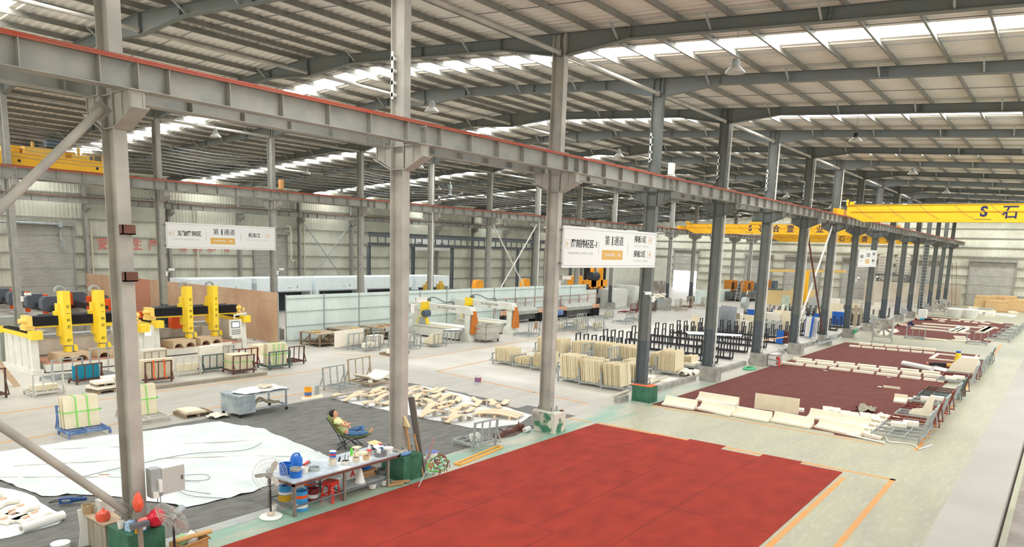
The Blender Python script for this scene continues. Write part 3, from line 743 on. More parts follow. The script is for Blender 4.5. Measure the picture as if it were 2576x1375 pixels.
for k in range(3):
    mb=MB(); N=12
    for i in range(N):
        s0,s1=i/N,(i+1)/N; f_=lambda s_:(-.85+1.7*s_,.05+.1*math.sin(PI*s_))
        a=f_(s0);c_=f_(s1); mb.add([(u[0],y,u[1]+h) for y in (-.11,.11) for u,h in ((a,0),(a,.035),(c_,.035),(c_,0))],[(0,1,2,3),(7,6,5,4),(0,4,5,1),(1,5,6,2),(2,6,7,3),(3,7,4,0)])
    for x in (-.55,0,.55): mb.box(x-.04,x+.04,-.1,.1,-.02,.1)
    o=mb.build('arched_plank',WAVE,loc=(14.0-.26*k+.2,2.35-.08*k,.03),rz=-1.15); tag(o,('farthest','middle','nearest')[k]+' of the three long arched stone planks side by side on the white sheet','curved stone')
# foreground red carpet
RED=M('red_carpet','98301f',.95,.0,'7c2418',2.2,.8,bump=.5,stretch=(.6,1,1),detail=15,lo=.3,hi=.7)
rp=[(-3,-.86)]; ysx=[(-.86,15.58),(-1.85,15.6),(-3.05,15.66),(-4.24,15.9),(-5.45,15.42),(-6.7,15.78),(-7.85,15.5),(-9.05,15.5)]
pts=[]
for (ya,xa),(yb_,xb) in zip(ysx,ysx[1:]): pts+=[(xa,ya),(xa,yb_)]
o=slab2d([(-4,-.86)]+pts+[(-4,-9.05)],0,.012,'red_carpet',RED); tag(o,'bright red carpet with a stepped far edge in the foreground','carpet')
mb=MB()
for p,q in (((6.35,-.87),(6.35,-3.1)),((-2,-3.1),(15.6,-3.1)),((6.2,-4.9),(15.8,-4.9)),((2,-6.7),(15.7,-6.7)),((-2,-5.4),(6.2,-5.4)),((6.2,-3.1),(6.2,-5.4)),((11.3,-3.1),(11.3,-4.9)),((9.4,-4.9),(9.4,-9))):
    mb.bar((*p,.0125),(*q,.0125),.012,.002)
mb.build('carpet_seam',M('seam_dark','5a2320',.9),o)['label']='dark seam between carpet lengths'
# ---------------------------------------------------------------- people
SKIN=M('skin','d29a78',.55); HAIR=M('hair_black','1f1a19',.6)
def skin_mesh(nodes,edges,root,sub=2):
    ks=list(nodes); me=bpy.data.meshes.new('s'); me.from_pydata([nodes[k][0] for k in ks],[(ks.index(a),ks.index(b_)) for a,b_ in edges],[])
    o=bpy.data.objects.new('s',me); COL.objects.link(o)
    o.modifiers.new('sk','SKIN'); m2=o.modifiers.new('ss','SUBSURF'); m2.levels=sub; m2.render_levels=sub
    for i,k in enumerate(ks):
        sv=me.skin_vertices[0].data[i]; sv.radius=(nodes[k][1],nodes[k][1]*(nodes[k][2] if len(nodes[k])>2 else 1)); sv.use_root=(k==root)
    r=bpy.data.meshes.new_from_object(o.evaluated_get(bpy.context.evaluated_depsgraph_get()))
    bpy.data.objects.remove(o); return r
def person(label,loc,rz,J,shirt,trous,sleeve=.55,legcover=1.,shoes=None,face=(1,0,0),up=(0,0,1)):
    """J: joint positions pelvis,chest,neck,head and l/r shoulder,elbow,wrist,hip,knee,ankle,toe"""
    V={k:Vector(v) for k,v in J.items()}; L=lambda a,b_,t:V[a].lerp(V[b_],t)
    n={'pelvis':(V['pelvis'],.105),'waist':(L('pelvis','chest',.5),.1),'chest':(V['chest'],.12),'neck':(V['neck'],.052),'hd':(L('neck','head',.6),.06)}
    e=[('pelvis','waist'),('waist','chest'),('chest','neck'),('neck','hd')]
    for s_ in 'lr':
        n[s_+'sh']=(V[s_+'shoulder'],.056); n[s_+'el']=(V[s_+'elbow'],.042); n[s_+'fa']=(L(s_+'elbow',s_+'wrist',.35),.041); n[s_+'wr']=(V[s_+'wrist'],.027)
        hd=(V[s_+'wrist']-V[s_+'elbow']).normalized(); pm=V[s_+'wrist']+hd*.07; n[s_+'pa']=(pm,.034,.6)
        sd=hd.cross(Vector(up)); sd=sd.normalized() if sd.length>.1 else Vector((0,1,0)); dn=sd.cross(hd).normalized()
        e+=[('chest',s_+'sh'),(s_+'sh',s_+'el'),(s_+'el',s_+'fa'),(s_+'fa',s_+'wr'),(s_+'wr',s_+'pa')]
        for k,(o_,ln) in enumerate(((-.03,.065),(-.01,.078),(.011,.072),(.03,.055))):
            b0=pm+sd*o_+hd*.025; n[f'{s_}f{k}a']=(b0,.0095); n[f'{s_}f{k}b']=(b0+hd*ln*.55-dn*.01,.0085); n[f'{s_}f{k}c']=(b0+hd*ln*.9-dn*.03,.0075)
            e+=[(s_+'pa',f'{s_}f{k}a'),(f'{s_}f{k}a',f'{s_}f{k}b'),(f'{s_}f{k}b',f'{s_}f{k}c')]
        tb=V[s_+'wrist']+hd*.035+sd*(-.035); n[s_+'t0']=(tb,.011); n[s_+'t1']=(tb+hd*.04-sd*.02-dn*.012,.0095); e+=[(s_+'wr',s_+'t0'),(s_+'t0',s_+'t1')]
        n[s_+'hi']=(V[s_+'hip'],.085); n[s_+'kn']=(V[s_+'knee'],.056); n[s_+'ca']=(L(s_+'knee',s_+'ankle',.35),.054); n[s_+'an']=(V[s_+'ankle'],.034); n[s_+'to']=(V[s_+'toe'],.03,.7); n[s_+'ft']=(L(s_+'ankle',s_+'toe',.55),.038)
        e+=[('pelvis',s_+'hi'),(s_+'hi',s_+'kn'),(s_+'kn',s_+'ca'),(s_+'ca',s_+'an'),(s_+'an',s_+'ft'),(s_+'ft',s_+'to')]
    me=skin_mesh(n,e,'pelvis')
    hm=MB(); fv=Vector(face).normalized(); uv=(V['head']-V['neck']).normalized(); uv=(uv-fv*uv.dot(fv)).normalized(); rv=fv.cross(uv)
    hm.X=Matrix((( *(fv.x,rv.x,uv.x),V['head'].x),(fv.y,rv.y,uv.y,V['head'].y),(fv.z,rv.z,uv.z,V['head'].z),(0,0,0,1)))
    hm.sphere((0,0,0),.1,14,10,(.98,.78,1.15)); hm.sphere((.035,0,-.06),.06,10,8,(1,.85,1))
    hm.sphere((.105,0,-.012),.018,8,6,(1,.7,1.5)); hm.sphere((.09,0,-.055),.022,8,6,(.6,1.2,.4))
    for s_ in (-1,1): hm.sphere((0,.078*s_,-.01),.03,8,6,(.7,.35,1.1)); hm.sphere((.082,.032*s_,.012),.013,6,5,(.6,1.2,.6))
    h2=hm.mesh('h'); bm=bmesh.new(); bm.from_mesh(me); bm.from_mesh(h2); nm=bpy.data.meshes.new('person'); bm.to_mesh(nm); bm.free()
    nm.materials.append(SKIN); nm.polygons.foreach_set('use_smooth',[True]*len(nm.polygons))
    P=bpy.data.objects.new('person',nm); COL.objects.link(P); P.location=loc; P.rotation_euler.z=rz; tag(P,label,'person')
    def cloth(name,nn,ee,root,mat):
        m3=skin_mesh(nn,ee,root); m3.materials.clear(); m3.materials.append(mat); m3.polygons.foreach_set('use_smooth',[True]*len(m3.polygons))
        o=bpy.data.objects.new(name,m3); COL.objects.link(o); o.parent=P
    nn={'p':(L('pelvis','chest',.08),.13),'w':(L('pelvis','chest',.5),.125),'c':(V['chest'],.143),'k':(L('chest','neck',.7),.075)}; ee=[('p','w'),('w','c'),('c','k')]
    for s_ in 'lr': nn[s_+'s']=(V[s_+'shoulder'],.073); nn[s_+'e']=(L(s_+'shoulder',s_+'elbow',sleeve),.062); ee+=[('c',s_+'s'),(s_+'s',s_+'e')]
    cloth('shirt',nn,ee,'w',shirt)
    nn={'p':(V['pelvis'],.128),'w':(L('pelvis','chest',.2),.118)}; ee=[('p','w')]
    for s_ in 'lr':
        nn[s_+'h']=(V[s_+'hip'],.1); nn[s_+'k']=(V[s_+'knee'],.074); nn[s_+'m']=(L(s_+'knee',s_+'ankle',.4),.07); nn[s_+'a']=(L(s_+'knee',s_+'ankle',.95*legcover),.055); ee+=[('p',s_+'h'),(s_+'h',s_+'k'),(s_+'k',s_+'m'),(s_+'m',s_+'a')]
    cloth('trousers',nn,ee,'p',trous)
    hb=MB(); hb.X=hm.X.copy(); hb.sphere((-.025,0,.03),.103,14,10,(.95,.84,1.1)); hb.sphere((.03,0,.075),.065,10,8,(1,1,.6)); hb.build('hair',HAIR,P)
    return P
JEAN=M('jeans','46688f',.85,.0,'5f7fa3',9.,.7); LIME=M('lime_shirt','d9df9e',.9); BLKC=M('black_cloth','202228',.9)
# folding chair with a sleeper
CH_L=(7.55,2.86,.008); CH_R=-.72
ch=T('folding_chair','olive green folding camp chair with black tube legs on the grey felt','chair',CH_L,CH_R)
mb=MB()
P=[(-.58,.9,.27),(-.47,.72,.26),(-.32,.5,.25),(-.16,.37,.25),(.05,.31,.26),(.3,.31,.27),(.52,.36,.25),(.68,.43,.2)]
vs=[];fs=[]
for (x,z,hw) in P:
    for j in range(7):
        t=(j-3)/3; vs.append((x,hw*t,z+.09*t*t))
for i in range(len(P)-1):
    for j in range(6): fs.append((i*7+j,i*7+j+1,i*7+8+j,i*7+7+j))
mb.add(vs,fs); so=mb.build('seat_sling',M('olive_fabric','7d8348',.85,.0,'6b713c',4.,.6),ch); md=so.modifiers.new('th','SOLIDIFY'); md.thickness=.02; md.offset=-1
for s_ in (-1,1):
    mb=MB(); mb.tube([(-.6,.28*s_,1.0),(-.3,.27*s_,.5),(-.05,.26*s_,.02)],.013,7); mb.build('leg',BLACK,ch)
    mb=MB(); mb.tube([(-.32,.3*s_,.02),(.1,.22*s_,.3),(.55,.25*s_,.4)],.013,7); mb.build('leg',BLACK,ch)
    mb=MB(); mb.tube([(.42,.28*s_,.02),(.1,.22*s_,.3),(-.3,.27*s_,.48)],.013,7); mb.build('leg',BLACK,ch)
mb=MB(); mb.tube([(.42,.28,.02),(.1,0,.2),(.42,-.28,.02)],.011,6); mb.tube([(-.32,.3,.02),(-.12,0,.2),(-.05,-.26,.02)],.011,6); mb.tube([(-.05,.26,.02),(-.12,0,.2),(-.32,-.3,.02)],.011,6); mb.build('cross_brace',BLACK,ch)
person('person asleep in the camp chair, lime shirt and blue jeans, arms folded',CH_L,CH_R,dict(pelvis=(-.06,0,.47),chest=(-.29,0,.76),neck=(-.4,0,.93),head=(-.41,0,1.05),
  lshoulder=(-.33,.19,.86),lelbow=(-.08,.23,.72),lwrist=(.0,-.0,.69),rshoulder=(-.33,-.19,.86),relbow=(-.07,-.23,.73),rwrist=(.03,.03,.73),
  lhip=(.0,.1,.45),lknee=(.43,.13,.62),lankle=(.4,-.02,.43),ltoe=(.6,-.1,.46),rhip=(.0,-.1,.45),rknee=(.38,-.24,.5),rankle=(.62,.0,.46),rtoe=(.72,.02,.6)),LIME,JEAN,.5,.93,face=(.75,0,.62))
# ================================================================ WORK TABLE AND WHAT LIES ROUND IT
def bowlprof(r,h,t=.008,f=.7): return [(0,0),(r*f,0),(r,h),(r-t,h),(r*f-t,t),(0,t)]
def pail(loc,r,h,mat,label,cat='bucket',band=None,handle=True,lid=None,group=None,fill=None,taper=.86):
    c=T({'bucket':'bucket','can':'paint_can','pot':'pot','bowl':'bowl','cup':'cup','pan':'pan','sieve':'sieve'}.get(cat,'bucket'),label,cat,loc,0,group)
    mb=MB(); mb.lathe([(r*taper,0),(r,h),(r+.008,h),(r+.008,h-.015),(r,h-.02),(r-.008,h),(r*taper-.008,.01),(0,.01)][:2]+[(r+.006,h),(r+.006,h+.008),(r-.008,h+.008),(r*taper-.008,.01),(0,.01)],18); mb.build('body',mat,c)
    if band:
        mb=MB(); z0,z1=band[1]*h,band[2]*h; rr=lambda z:r*taper+(r-r*taper)*z/h+.002; mb.lathe([(rr(z0),z0),(rr(z1),z1),(rr(z1)-.003,z1),(rr(z0)-.003,z0)],18); mb.build('label_band',band[0],c)
    if handle:
        mb=MB(); mb.tube([(r*math.cos(a),.012,h-.02-.11*math.sin(a)*.6) for a in [PI*i/8 for i in range(9)]],.004,5); mb.build('handle',GALV,c)
    if lid:
        mb=MB(); mb.lathe([(0,h),(r+.012,h),(r+.012,h+.012),(r-.02,h+.02),(0,h+.02)],18); mb.build('lid',lid,c)
    if fill:
        mb=MB(); mb.lathe([(0,h*.8),(r*.93,h*.8)],18); mb.build('contents',fill,c)
    return c
PASTE=M('dry_paste','d8cbb4',.85,.0,'c2b59d',6.,.7); PORC=M('porcelain','e6e2d8',.4,.0,'d2cbbc',5.,.6)
LBLUE=M('can_blue','2a69b8',.4); CREAMY=M('cream_plastic','e4ddc8',.5); 
tb=T('work_table','long grey steel work table crowded with pots, standing beside the second column','table',(3.08,-.6,0))
mb=MB(); mb.box(0,3.2,0,1.02,.765,.8); mb.build('tabletop',M('table_top','a7b1b8',.5,.2,'d9dcdb',2.2,.9,lo=.4,hi=.6),tb)
mb=MB()
for y in (0,.97): mb.box(0,3.2,y,y+.05,.7,.765)
for x in (0,3.15): mb.box(x,x+.05,0,1.02,.7,.765)
mb.build('apron',BROWN,tb)
for x in (.03,1.43,2.82):
    for y in (.01,.93):
        mb=MB(); mb.box(x,x+.055,y,y+.055,.0,.7); mb.box(x-.006,x+.061,y-.006,y+.061,0,.12); mb.build('leg',M('leg_brown','6f6357',.7,.0,'8f8577',3.,.6),tb)
mb=MB()
for y in (.02,.95): mb.box(.05,2.85,y,y+.035,.2,.235)
for x in (.04,1.45,2.84): mb.box(x,x+.035,.05,.95,.19,.22)
mb.build('stretcher',STEELD,tb)
mb=MB(); mb.box(1.5,2.2,.1,.9,.236,.25); mb.box(2.25,2.85,.1,.9,.236,.25); mb.build('lower_board',GALV,tb)
TZ=.8
pail((3.36,.04,TZ),.15,.24,BLUEP,'cut-open blue bucket standing on the near end of the work table',handle=False,taper=.92)
j=T('jerry_can','blue plastic jerry can with a loop handle on the work table','container',(3.82,.28,TZ))
mb=MB(); mb.lathe([(.0,0),(.13,0),(.145,.03),(.145,.2),(.11,.27),(.04,.28),(0,.28)],14); mb.build('body',BLUEP,j)
mb=MB(); mb.tube(cat([(-.1,0,.22),(-.1,0,.31),(-.02,0,.34),(.08,0,.31),(.1,0,.22)]),.02,8); mb.build('handle',BLUEP,j)
pail((3.38,-.29,TZ),.14,.14,BLUEP,'low blue tub with a sieve lying on it at the table corner',cat='bowl',handle=False,taper=.95)
mb=MB(); mb.lathe([(.125,.0),(.13,.06),(.122,.06),(.118,.0)],20); mb.lathe([(0,.01),(.12,.01),(.12,.012),(0,.012)],20)
tag(mb.build('sieve',GALV,loc=(3.38,-.29,TZ+.15)),'small round sieve resting on the low blue tub','sieve')
mb=MB(); mb.lathe([(.14,.0),(.145,.07),(.137,.07),(.132,.0)],22); mb.lathe([(0,.012),(.133,.012),(.133,.016),(0,.016)],22)
tag(mb.build('sieve',GALV,loc=(3.95,-.18,TZ)),'round steel sieve lying on the dusty table beside the white pot','sieve')
pail((3.7,-.18,TZ),.09,.12,PORC,'white pot with a bag in it beside the round sieve','pot',handle=False)
g=T('angle_grinder','red and grey angle grinder on the far side of the work table','tool',(4.1,.28,TZ),.5)
mb=MB(); mb.tube([(-.14,0,.04),(.1,0,.045)],[.025,.035],10); mb.build('handle',REDP,g); mb=MB(); mb.tube([(.1,0,.045),(.17,0,.05)],.035,10); mb.lathe([(0,0),(.05,0),(.05,.012),(0,.012)],14,(.17,0,.01)); mb.build('head',GALV,g)
pail((4.88,.27,TZ),.075,.17,LBLUE,'blue paint can with white lid on the middle of the work table','can',band=(REDP,.45,.7),handle=False,lid=WHITE,taper=1.)
pail((4.5,-.18,TZ),.085,.15,PASTE,'paste-crusted white mixing cup with a stick in it','cup',handle=False,fill=PASTE,taper=.9)
mb=MB(); mb.bar((4.48,-.2,TZ+.1),(4.42,-.12,TZ+.26),.012); tag(mb.build('stir_stick',WOOD),'wooden stick standing in the paste-crusted cup','stick')
pail((4.76,-.34,TZ),.12,.09,PORC,'wide white mixing bowl with tools in it on the near side of the table','bowl',handle=False,taper=.72,fill=PASTE)
mb=MB(); mb.bar((4.74,-.33,TZ+.06),(4.82,-.26,TZ+.22),.02,.012); mb.bar((4.78,-.36,TZ+.06),(4.9,-.3,TZ+.18),.015,.012); tag(mb.build('putty_knife',STEELD),'dark putty knives standing in the wide white bowl','tool')
mb=MB(); mb.box(-.13,.13,-.02,.02,0,.03); mb.box(.0,.17,-.012,.012,.03,.05); tag(mb.build('black_tool',DARK,loc=(4.86,.0,TZ),rz=.8),'small black tool lying behind the wide white bowl','tool')
b=T('plastic_bottle','bright green plastic bottle standing on the work table','bottle',(5.33,.11,TZ))
mb=MB(); mb.lathe([(0,0),(.035,0),(.038,.02),(.032,.08),(.038,.12),(.034,.15),(.014,.19),(.014,.205),(0,.205)],14); mb.build('body',M('bottle_green','5fc23e',.25,.0,'82d65a',3.,.4),b)
mb=MB(); mb.lathe([(0,.205),(.016,.205),(.016,.225),(0,.225)],10); mb.build('cap',M('cap_green','2f9a35',.4),b)
pail((5.08,-.35,TZ),.09,.1,PASTE,'cream saucepan with a brush in it near the table front edge','pot',handle=False,fill=PASTE)
mb=MB(); mb.bar((5.08,-.35,TZ+.06),(5.04,-.31,TZ+.24),.016); tag(mb.build('brush',WOOD),'brush handle standing in the cream saucepan','brush')
p3=pail((5.33,-.43,TZ),.085,.11,M('tan_paste','cfa67a',.8,.0,'dbc3a0',5.,.6),'tan saucepan with a side handle near the table front edge','pot',handle=False,fill=PASTE)
mb=MB(); mb.bar((.08,0,.09),(.2,.06,.11),.02,.012); mb.build('side_handle',WOOD,p3)
pail((5.55,-.06,TZ),.12,.07,CREAMY,'flat cream dish behind the tan saucepan','bowl',handle=False,taper=.85)
mb=MB(); mb.box(-.2,.2,-.13,.13,0,.015); tag(mb.build('trowel_board',M('tray_beige','d6c9ad',.8),loc=(5.5,.1,TZ),rz=.2),'beige board lying beside the green bottle','board')
mb=MB(); mb.box(-.35,.25,-.12,.12,0,.004); tag(mb.build('paper_sheet',WHITE,loc=(5.0,-.15,TZ),rz=.25),'white paper lying under the pots in the middle of the table','paper')
pn=pail((5.8,-.42,TZ),.17,.1,M('grey_pan','7f8183',.45,.3,'a5a6a6',5.,.6),'large grey steel pan at the far end of the work table','pan',handle=False,taper=.93)
pail((5.72,-.1,TZ),.06,.1,M('pink_jar','e0a79b',.4),'clear jar with pink top beside the large grey pan','jar',handle=False,lid=REDP,taper=1.)
for k,(x,y) in enumerate(((5.86,.05),(5.8,-.36))):
    b=T('plastic_bottle',('clear plastic bottle behind the leaning white paper','short milky bottle standing in front of the large grey pan')[k],'bottle',(x,y,TZ+(.0 if k==0 else .012)))
    mb=MB(); mb.lathe([(0,0),(.05,0),(.052,.02),(.052,.12),(.02,.16),(.02,.18),(0,.18)],14); mb.build('body',M('milky','dadbd6',.3),b); mb=MB(); mb.lathe([(0,.18),(.022,.18),(.022,.2),(0,.2)],10); mb.build('cap',WHITE,b)
mb=MB(); mb.X=Matrix.Rotation(.5,4,'X'); mb.box(-.13,.13,-.1,.1,0,.004); tag(mb.build('paper_card',WHITE,loc=(6.0,-.12,TZ+.12),rz=.3),'white paper card tilted over the jars','paper')
cb=T('carton','small printed carton with its pale lid open at the far end of the table','box',(6.12,.22,TZ),.1)
mb=MB(); mb.box(-.11,.11,-.09,.09,0,.16); mb.build('carton_body',M('carton_blue','4a5b95',.6,.0,'b7a9a4',14.,.8),cb); mb=MB(); mb.X=TR(0,-.05,.17)@Matrix.Rotation(.15,4,'X'); mb.box(-.17,.15,-.16,.1,0,.006); mb.build('flap',M('carton_flap','dcc389',.8),cb)
pail((6.16,.0,TZ),.05,.15,LBLUE,'tall blue can beside the printed carton','can',handle=False,lid=REDP,taper=1.,band=(LBLUE,.3,.6))
pail((6.08,-.14,TZ),.055,.13,LBLUE,'blue can with yellow band at the far end of the table','can',handle=False,lid=WHITE,taper=1.,band=(M('band_yellow','d9b43a',.5),.1,.45))
pail((6.12,-.36,TZ),.12,.13,PORC,'white lidded pot at the far right corner of the table','pot',handle=True,lid=PORC)
mb=MB(); mb.box(-.1,.1,-.1,.1,.1,.12); mb.lathe([(0,0),(.05,0),(.06,.1),(0,.1)],10); tag(mb.build('sponge_board',PASTE,loc=(5.66,.3,TZ)),'cream board on a small pot at the back of the table','board')
# under the table
CB1=M('can_skyblue','3e8fc4',.45); CBY=M('can_yellow','d6a92c',.5)
pail((3.5,.3,0),.15,.22,CBY,'yellow and grey can on the floor under the near end of the table','can',band=(GALV,.05,.4),taper=1.)
pail((3.52,.3,.232),.145,.2,CB1,'blue can stacked on the yellow one under the table','can',band=(WHITE,.02,.35),taper=1.)
pail((3.5,-.32,0),.14,.24,CB1,'blue and white can at the front table leg, lower of two','can',band=(WHITE,.3,.7),taper=1.)
pail((3.5,-.32,.252),.14,.2,CB1,'blue can with orange band stacked on the front one','can',band=(ORANGE,.25,.6),taper=1.)
pail((4.2,.3,0),.15,.24,M('can_white','d9dbd8',.5),'white and blue can behind the dark red bucket','can',band=(CB1,.1,.45),taper=1.)
pail((4.2,.3,.252),.145,.18,CB1,'blue can with orange band on top of the white can','can',band=(ORANGE,.25,.55),taper=1.)
pail((4.05,-.02,0),.14,.3,M('dark_red','7a2a28',.5),'dark red plastic bucket beside the red stool','bucket',band=(WHITE,.3,.6))
pail((3.1,.15,0),.08,.1,PORC,'small white bowl on the floor beside the fan pole','bowl',handle=False)
def stool(loc,label,rz=.0):
    c=T('plastic_stool',label,'stool',loc,rz)
    mb=MB(); mb.prism([(-.15,-.11),(-.11,-.15),(.11,-.15),(.15,-.11),(.15,.11),(.11,.15),(-.11,.15),(-.15,.11)],'z',.46,.49); mb.box(-.14,.14,-.14,.14,.4,.46); mb.build('seat',REDP,c)
    for sx in (-1,1):
        for sy in (-1,1):
            mb=MB(); mb.bar((sx*.12,sy*.12,.41),(sx*.17,sy*.17,0),.055,.03,(sx,sy,0)); mb.build('leg',REDP,c)
    mb=MB()
    for s_ in (-1,1): mb.bar((-.15,s_*.15,.16),(.15,s_*.15,.16),.02,.04); mb.bar((s_*.15,-.15,.16),(s_*.15,.15,.16),.02,.04)
    mb.build('rung',REDP,c)
stool((4.33,-.32,0),'red plastic stool under the work table',.3)
wbk=T('rigid_bag','white square container marked with a red letter A under the table','container',(5.25,.1,.25))
mb=MB(); mb.box(-.17,.17,-.12,.12,0,.26); mb.build('body',M('bag_clear','cfcdc6',.4),wbk); textmesh('A',.2,'letter',REDP,wbk,faceY(0,-.122,.13),bold=.01)
mb=MB(); mb.lathe([(.02,.42),(.05,.36),(.11,.1),(.15,.0),(.13,-.05),(0,-.05)],10); o=mb.build('woven_bag',WHITE,loc=(5.2,-.35,.2)); tag(o,'white woven sack hanging from the front of the table','bag')
pail((5.72,.05,.4),.17,.14,BLUEP,'blue basin with tools in it on the stack under the table','bowl',handle=False,taper=.8)
mb=MB(); mb.box(-.3,.3,-.28,.28,.25,.28); mb.box(-.25,.25,-.25,.25,.28,.4); tag(mb.build('board_stack',WOOD,loc=(5.7,.1,0)),'stack of grimy boards under the far end of the table','boards')
pail((6.0,-.2,.26),.15,.1,STEELD,'dark steel pan under the far end of the table','pan',handle=False)
pail((5.95,-.42,.02),.12,.13,PORC,'white saucepan under the far end of the table','pot',handle=False)
pail((5.55,-.4,.02),.11,.12,PORC,'white bowl on the floor under the far end of the table','bowl',handle=False,taper=.75)
mb=MB(); mb.bar((6.1,-.5,.06),(6.5,-.75,.06),.07,.05); mb.bar((5.9,-.58,.04),(6.3,-.72,.04),.06,.05); tag(mb.build('timber_offcuts',WOOD),'timber offcuts on the floor against the second green pedestal','offcuts')
# pedestal fan with wire guard
def wire_fan(loc,rz,label,pole=True,tilt=0.,base=True,R=.36):
    c=T('pedestal_fan',label,'fan',loc,rz)
    H=.98 if pole else 0
    if pole:
        mb=MB(); mb.tube([(0,0,.03),(0,0,H-.05)],.02,10); mb.build('pole',BLACK,c)
        mb=MB(); mb.lathe([(0,0),(.24,0),(.25,.02),(.22,.045),(.05,.05),(0,.05)],24); mb.build('base_plate',WHITE,c)
        mb=MB(); mb.sphere((0,0,.08),.09,8,6,(1.2,1,.6)); mb.sphere((.07,.03,.07),.05,8,6); mb.build('rag',M('rag_tan','c9b8a2',.9),c)
    X=TR(0,0,H)@Matrix.Rotation(tilt,4,'Y')
    mb=MB(); mb.X=X; mb.lathe([(0,.06),(.06,.06),(.075,.1),(.075,.24),(.05,.27),(0,.27)],14,(0,0,0),'x'); mb.build('motor',GALV,c)
    mb=MB(); mb.X=X; mb.lathe([(0,-.05),(.055,-.05),(.06,.0),(.06,.05),(0,.06)],14,(0,0,0),'x'); mb.build('hub',GALV,c)
    for k in range(3):
        a=2*PI*k/3+.5; mb=MB(); mb.X=X@Matrix.Rotation(a,4,'X')
        mb.add([(-.03,-.03,.05),(.02,.03,.05),(.035,.07,.2),(.01,.05,.31),(-.02,-.03,.32),(-.04,-.05,.2)]+[(p[0]+.006,p[1],p[2]) for p in [(-.03,-.03,.05),(.02,.03,.05),(.035,.07,.2),(.01,.05,.31),(-.02,-.03,.32),(-.04,-.05,.2)]],[(0,1,2,3,4,5),(11,10,9,8,7,6)]+[(i,(i+1)%6,6+(i+1)%6,6+i) for i in range(6)])
        mb.build('blade',M('blade_beige','b9b2a7',.4,.2),c)
    mb=MB(); mb.X=X
    for k in range(36):
        a=2*PI*k/36; cs,sn=math.cos(a),math.sin(a)
        mb.tube([(-.1,.06*cs,.06*sn),(-.12,.2*cs,.2*sn),(-.06,R*.95*cs,R*.95*sn),(0,R*cs,R*sn)],.0018,4,False); mb.tube([(0,R*cs,R*sn),(.09,.2*cs,.2*sn),(.1,.07*cs,.07*sn)],.0018,4,False)
    for r_,x in ((R,0),(.06,-.1),(.2,-.12),(R*.8,-.09)): mb.tube([(x,r_*math.cos(2*PI*k/40),r_*math.sin(2*PI*k/40)) for k in range(41)],.003 if r_<R else .005,5,False)
    mb.build('wire_guard',M('guard_wire','c4bfb4',.4,.4),c)
    return c
wire_fan((2.78,-.2,0),1.0,'tall pedestal fan with a round wire guard at the near end of the table')
wire_fan((.12,-1.1,0),.2,'wire-guarded pedestal fan beside the cardboard box and the nearest pedestal',tilt=-.5)
# second pedestal surroundings
mb=MB(); mb.X=TR(6.95,-.2,.66); mb.sphere((-.3,-.15,.05),.12,8,6,(1.5,1,.45)); mb.sphere((-.05,0,.05),.12,8,6,(1.4,1,.4)); tag(mb.build('dirty_rags',M('rag_grey','8f8a7d',.95,.0,'b3ad9d',8.,.7)),'heap of dirty rags on the second green pedestal','rags')
mb=MB(); mb.X=TR(6.6,-.5,.68); mb.sphere((0,0,.02),.09,10,6,(2.,.7,.5)); mb.sphere((.16,.03,.02),.06,8,6,(1.3,.8,.6)); tag(mb.build('blue_glove',M('glove_blue','5f83b0',.9)),'blue work glove on the front of the second green pedestal','glove')
mb=MB(); mb.prism([(0,0),(.2,0),(.2,.26)],'x',0,.08); o=mb.build('shelf_bracket',M('bracket_tan','c5b184',.7),loc=(6.8,-.4,1.35)); tag(o,'small tan triangular bracket on the second column','bracket')
mb=MB(); mb.bar((7.22,-.52,.0),(7.16,-.12,2.05),.22,.03,(1,0,0)); tag(mb.build('leaning_board',M('board_grey','77716a',.8)),'tall grey board leaning on the second column','board')
mb=MB(); mb.bar((7.1,-.66,.0),(7.1,-.3,1.1),.04,.04); tag(mb.build('leaning_plank',WOOD),'wooden plank leaning on the second green pedestal','plank')
mb=MB(); mb.bar((6.9,-.36,.68),(6.85,-.24,1.35),.05,.05); tag(mb.build('leaning_batten',WOOD),'short brown batten standing on the second pedestal against the column','batten')
mb=MB(); mb.bar((7.3,-.45,.0),(7.6,-.55,.95),.09,.03,(0,1,0)); tag(mb.build('mauve_timber',M('slat_mauve','9c8a84',.8)),'mauve grey slat tilted to the right beside the white buckets','slat')
pail((7.52,-.42,0),.15,.38,M('pail_white','e6e3da',.5),'white plastic bucket with orange print, nearer of two','bucket',band=(M('print_orange','d98f6c',.6),.4,.75))
pail((7.98,-.12,0),.16,.4,M('pail_white','e6e3da',.5),'white plastic bucket with blue rim, farther of two','bucket',band=(M('print_blue','5b6f9c',.6),.35,.6),lid=M('rim_blue','5a66a8',.5))
# green net racket duster
n_=T('net_duster','green plastic racket shaped mop head with red fringe and long handle on the carpet edge','duster',(7.0,-.82,0))
def N(x,y,z): return (x-7.0,y+.82,z)
mb=MB(); mb.tube([N(6.36,-1.2,.03),N(7.0,-.86,.26)],.014,8); mb.build('handle',GALV,n_)
a0=Vector(N(7.02,-.85,.28)); ux=Vector((.72,-.42,.3)).normalized(); uy=Vector((.2,.35,.9)); uy=(uy-ux*uy.dot(ux)).normalized(); uz=ux.cross(uy)
oval=[a0+ux*(.29-.29*math.cos(2*PI*k/28))+uy*(.2*math.sin(2*PI*k/28)*(1.25 if k<14 else 1.25)*(.55+.45*(1-math.cos(2*PI*k/28))/2)) for k in range(29)]
GR=M('net_green','4fb84a',.4)
mb=MB(); mb.tube(oval,.018,8)
for t in (.2,.32,.44):
    w=.2*1.25*math.sqrt(max(0,1-((t-.29)/.29)**2))*.8; mb.tube([a0+ux*t-uy*w,a0+ux*t+uy*w],.01,6)
for t in (-.12,0,.12): mb.tube([a0+ux*.07+uy*t*.3,a0+ux*.54+uy*t],.01,6)
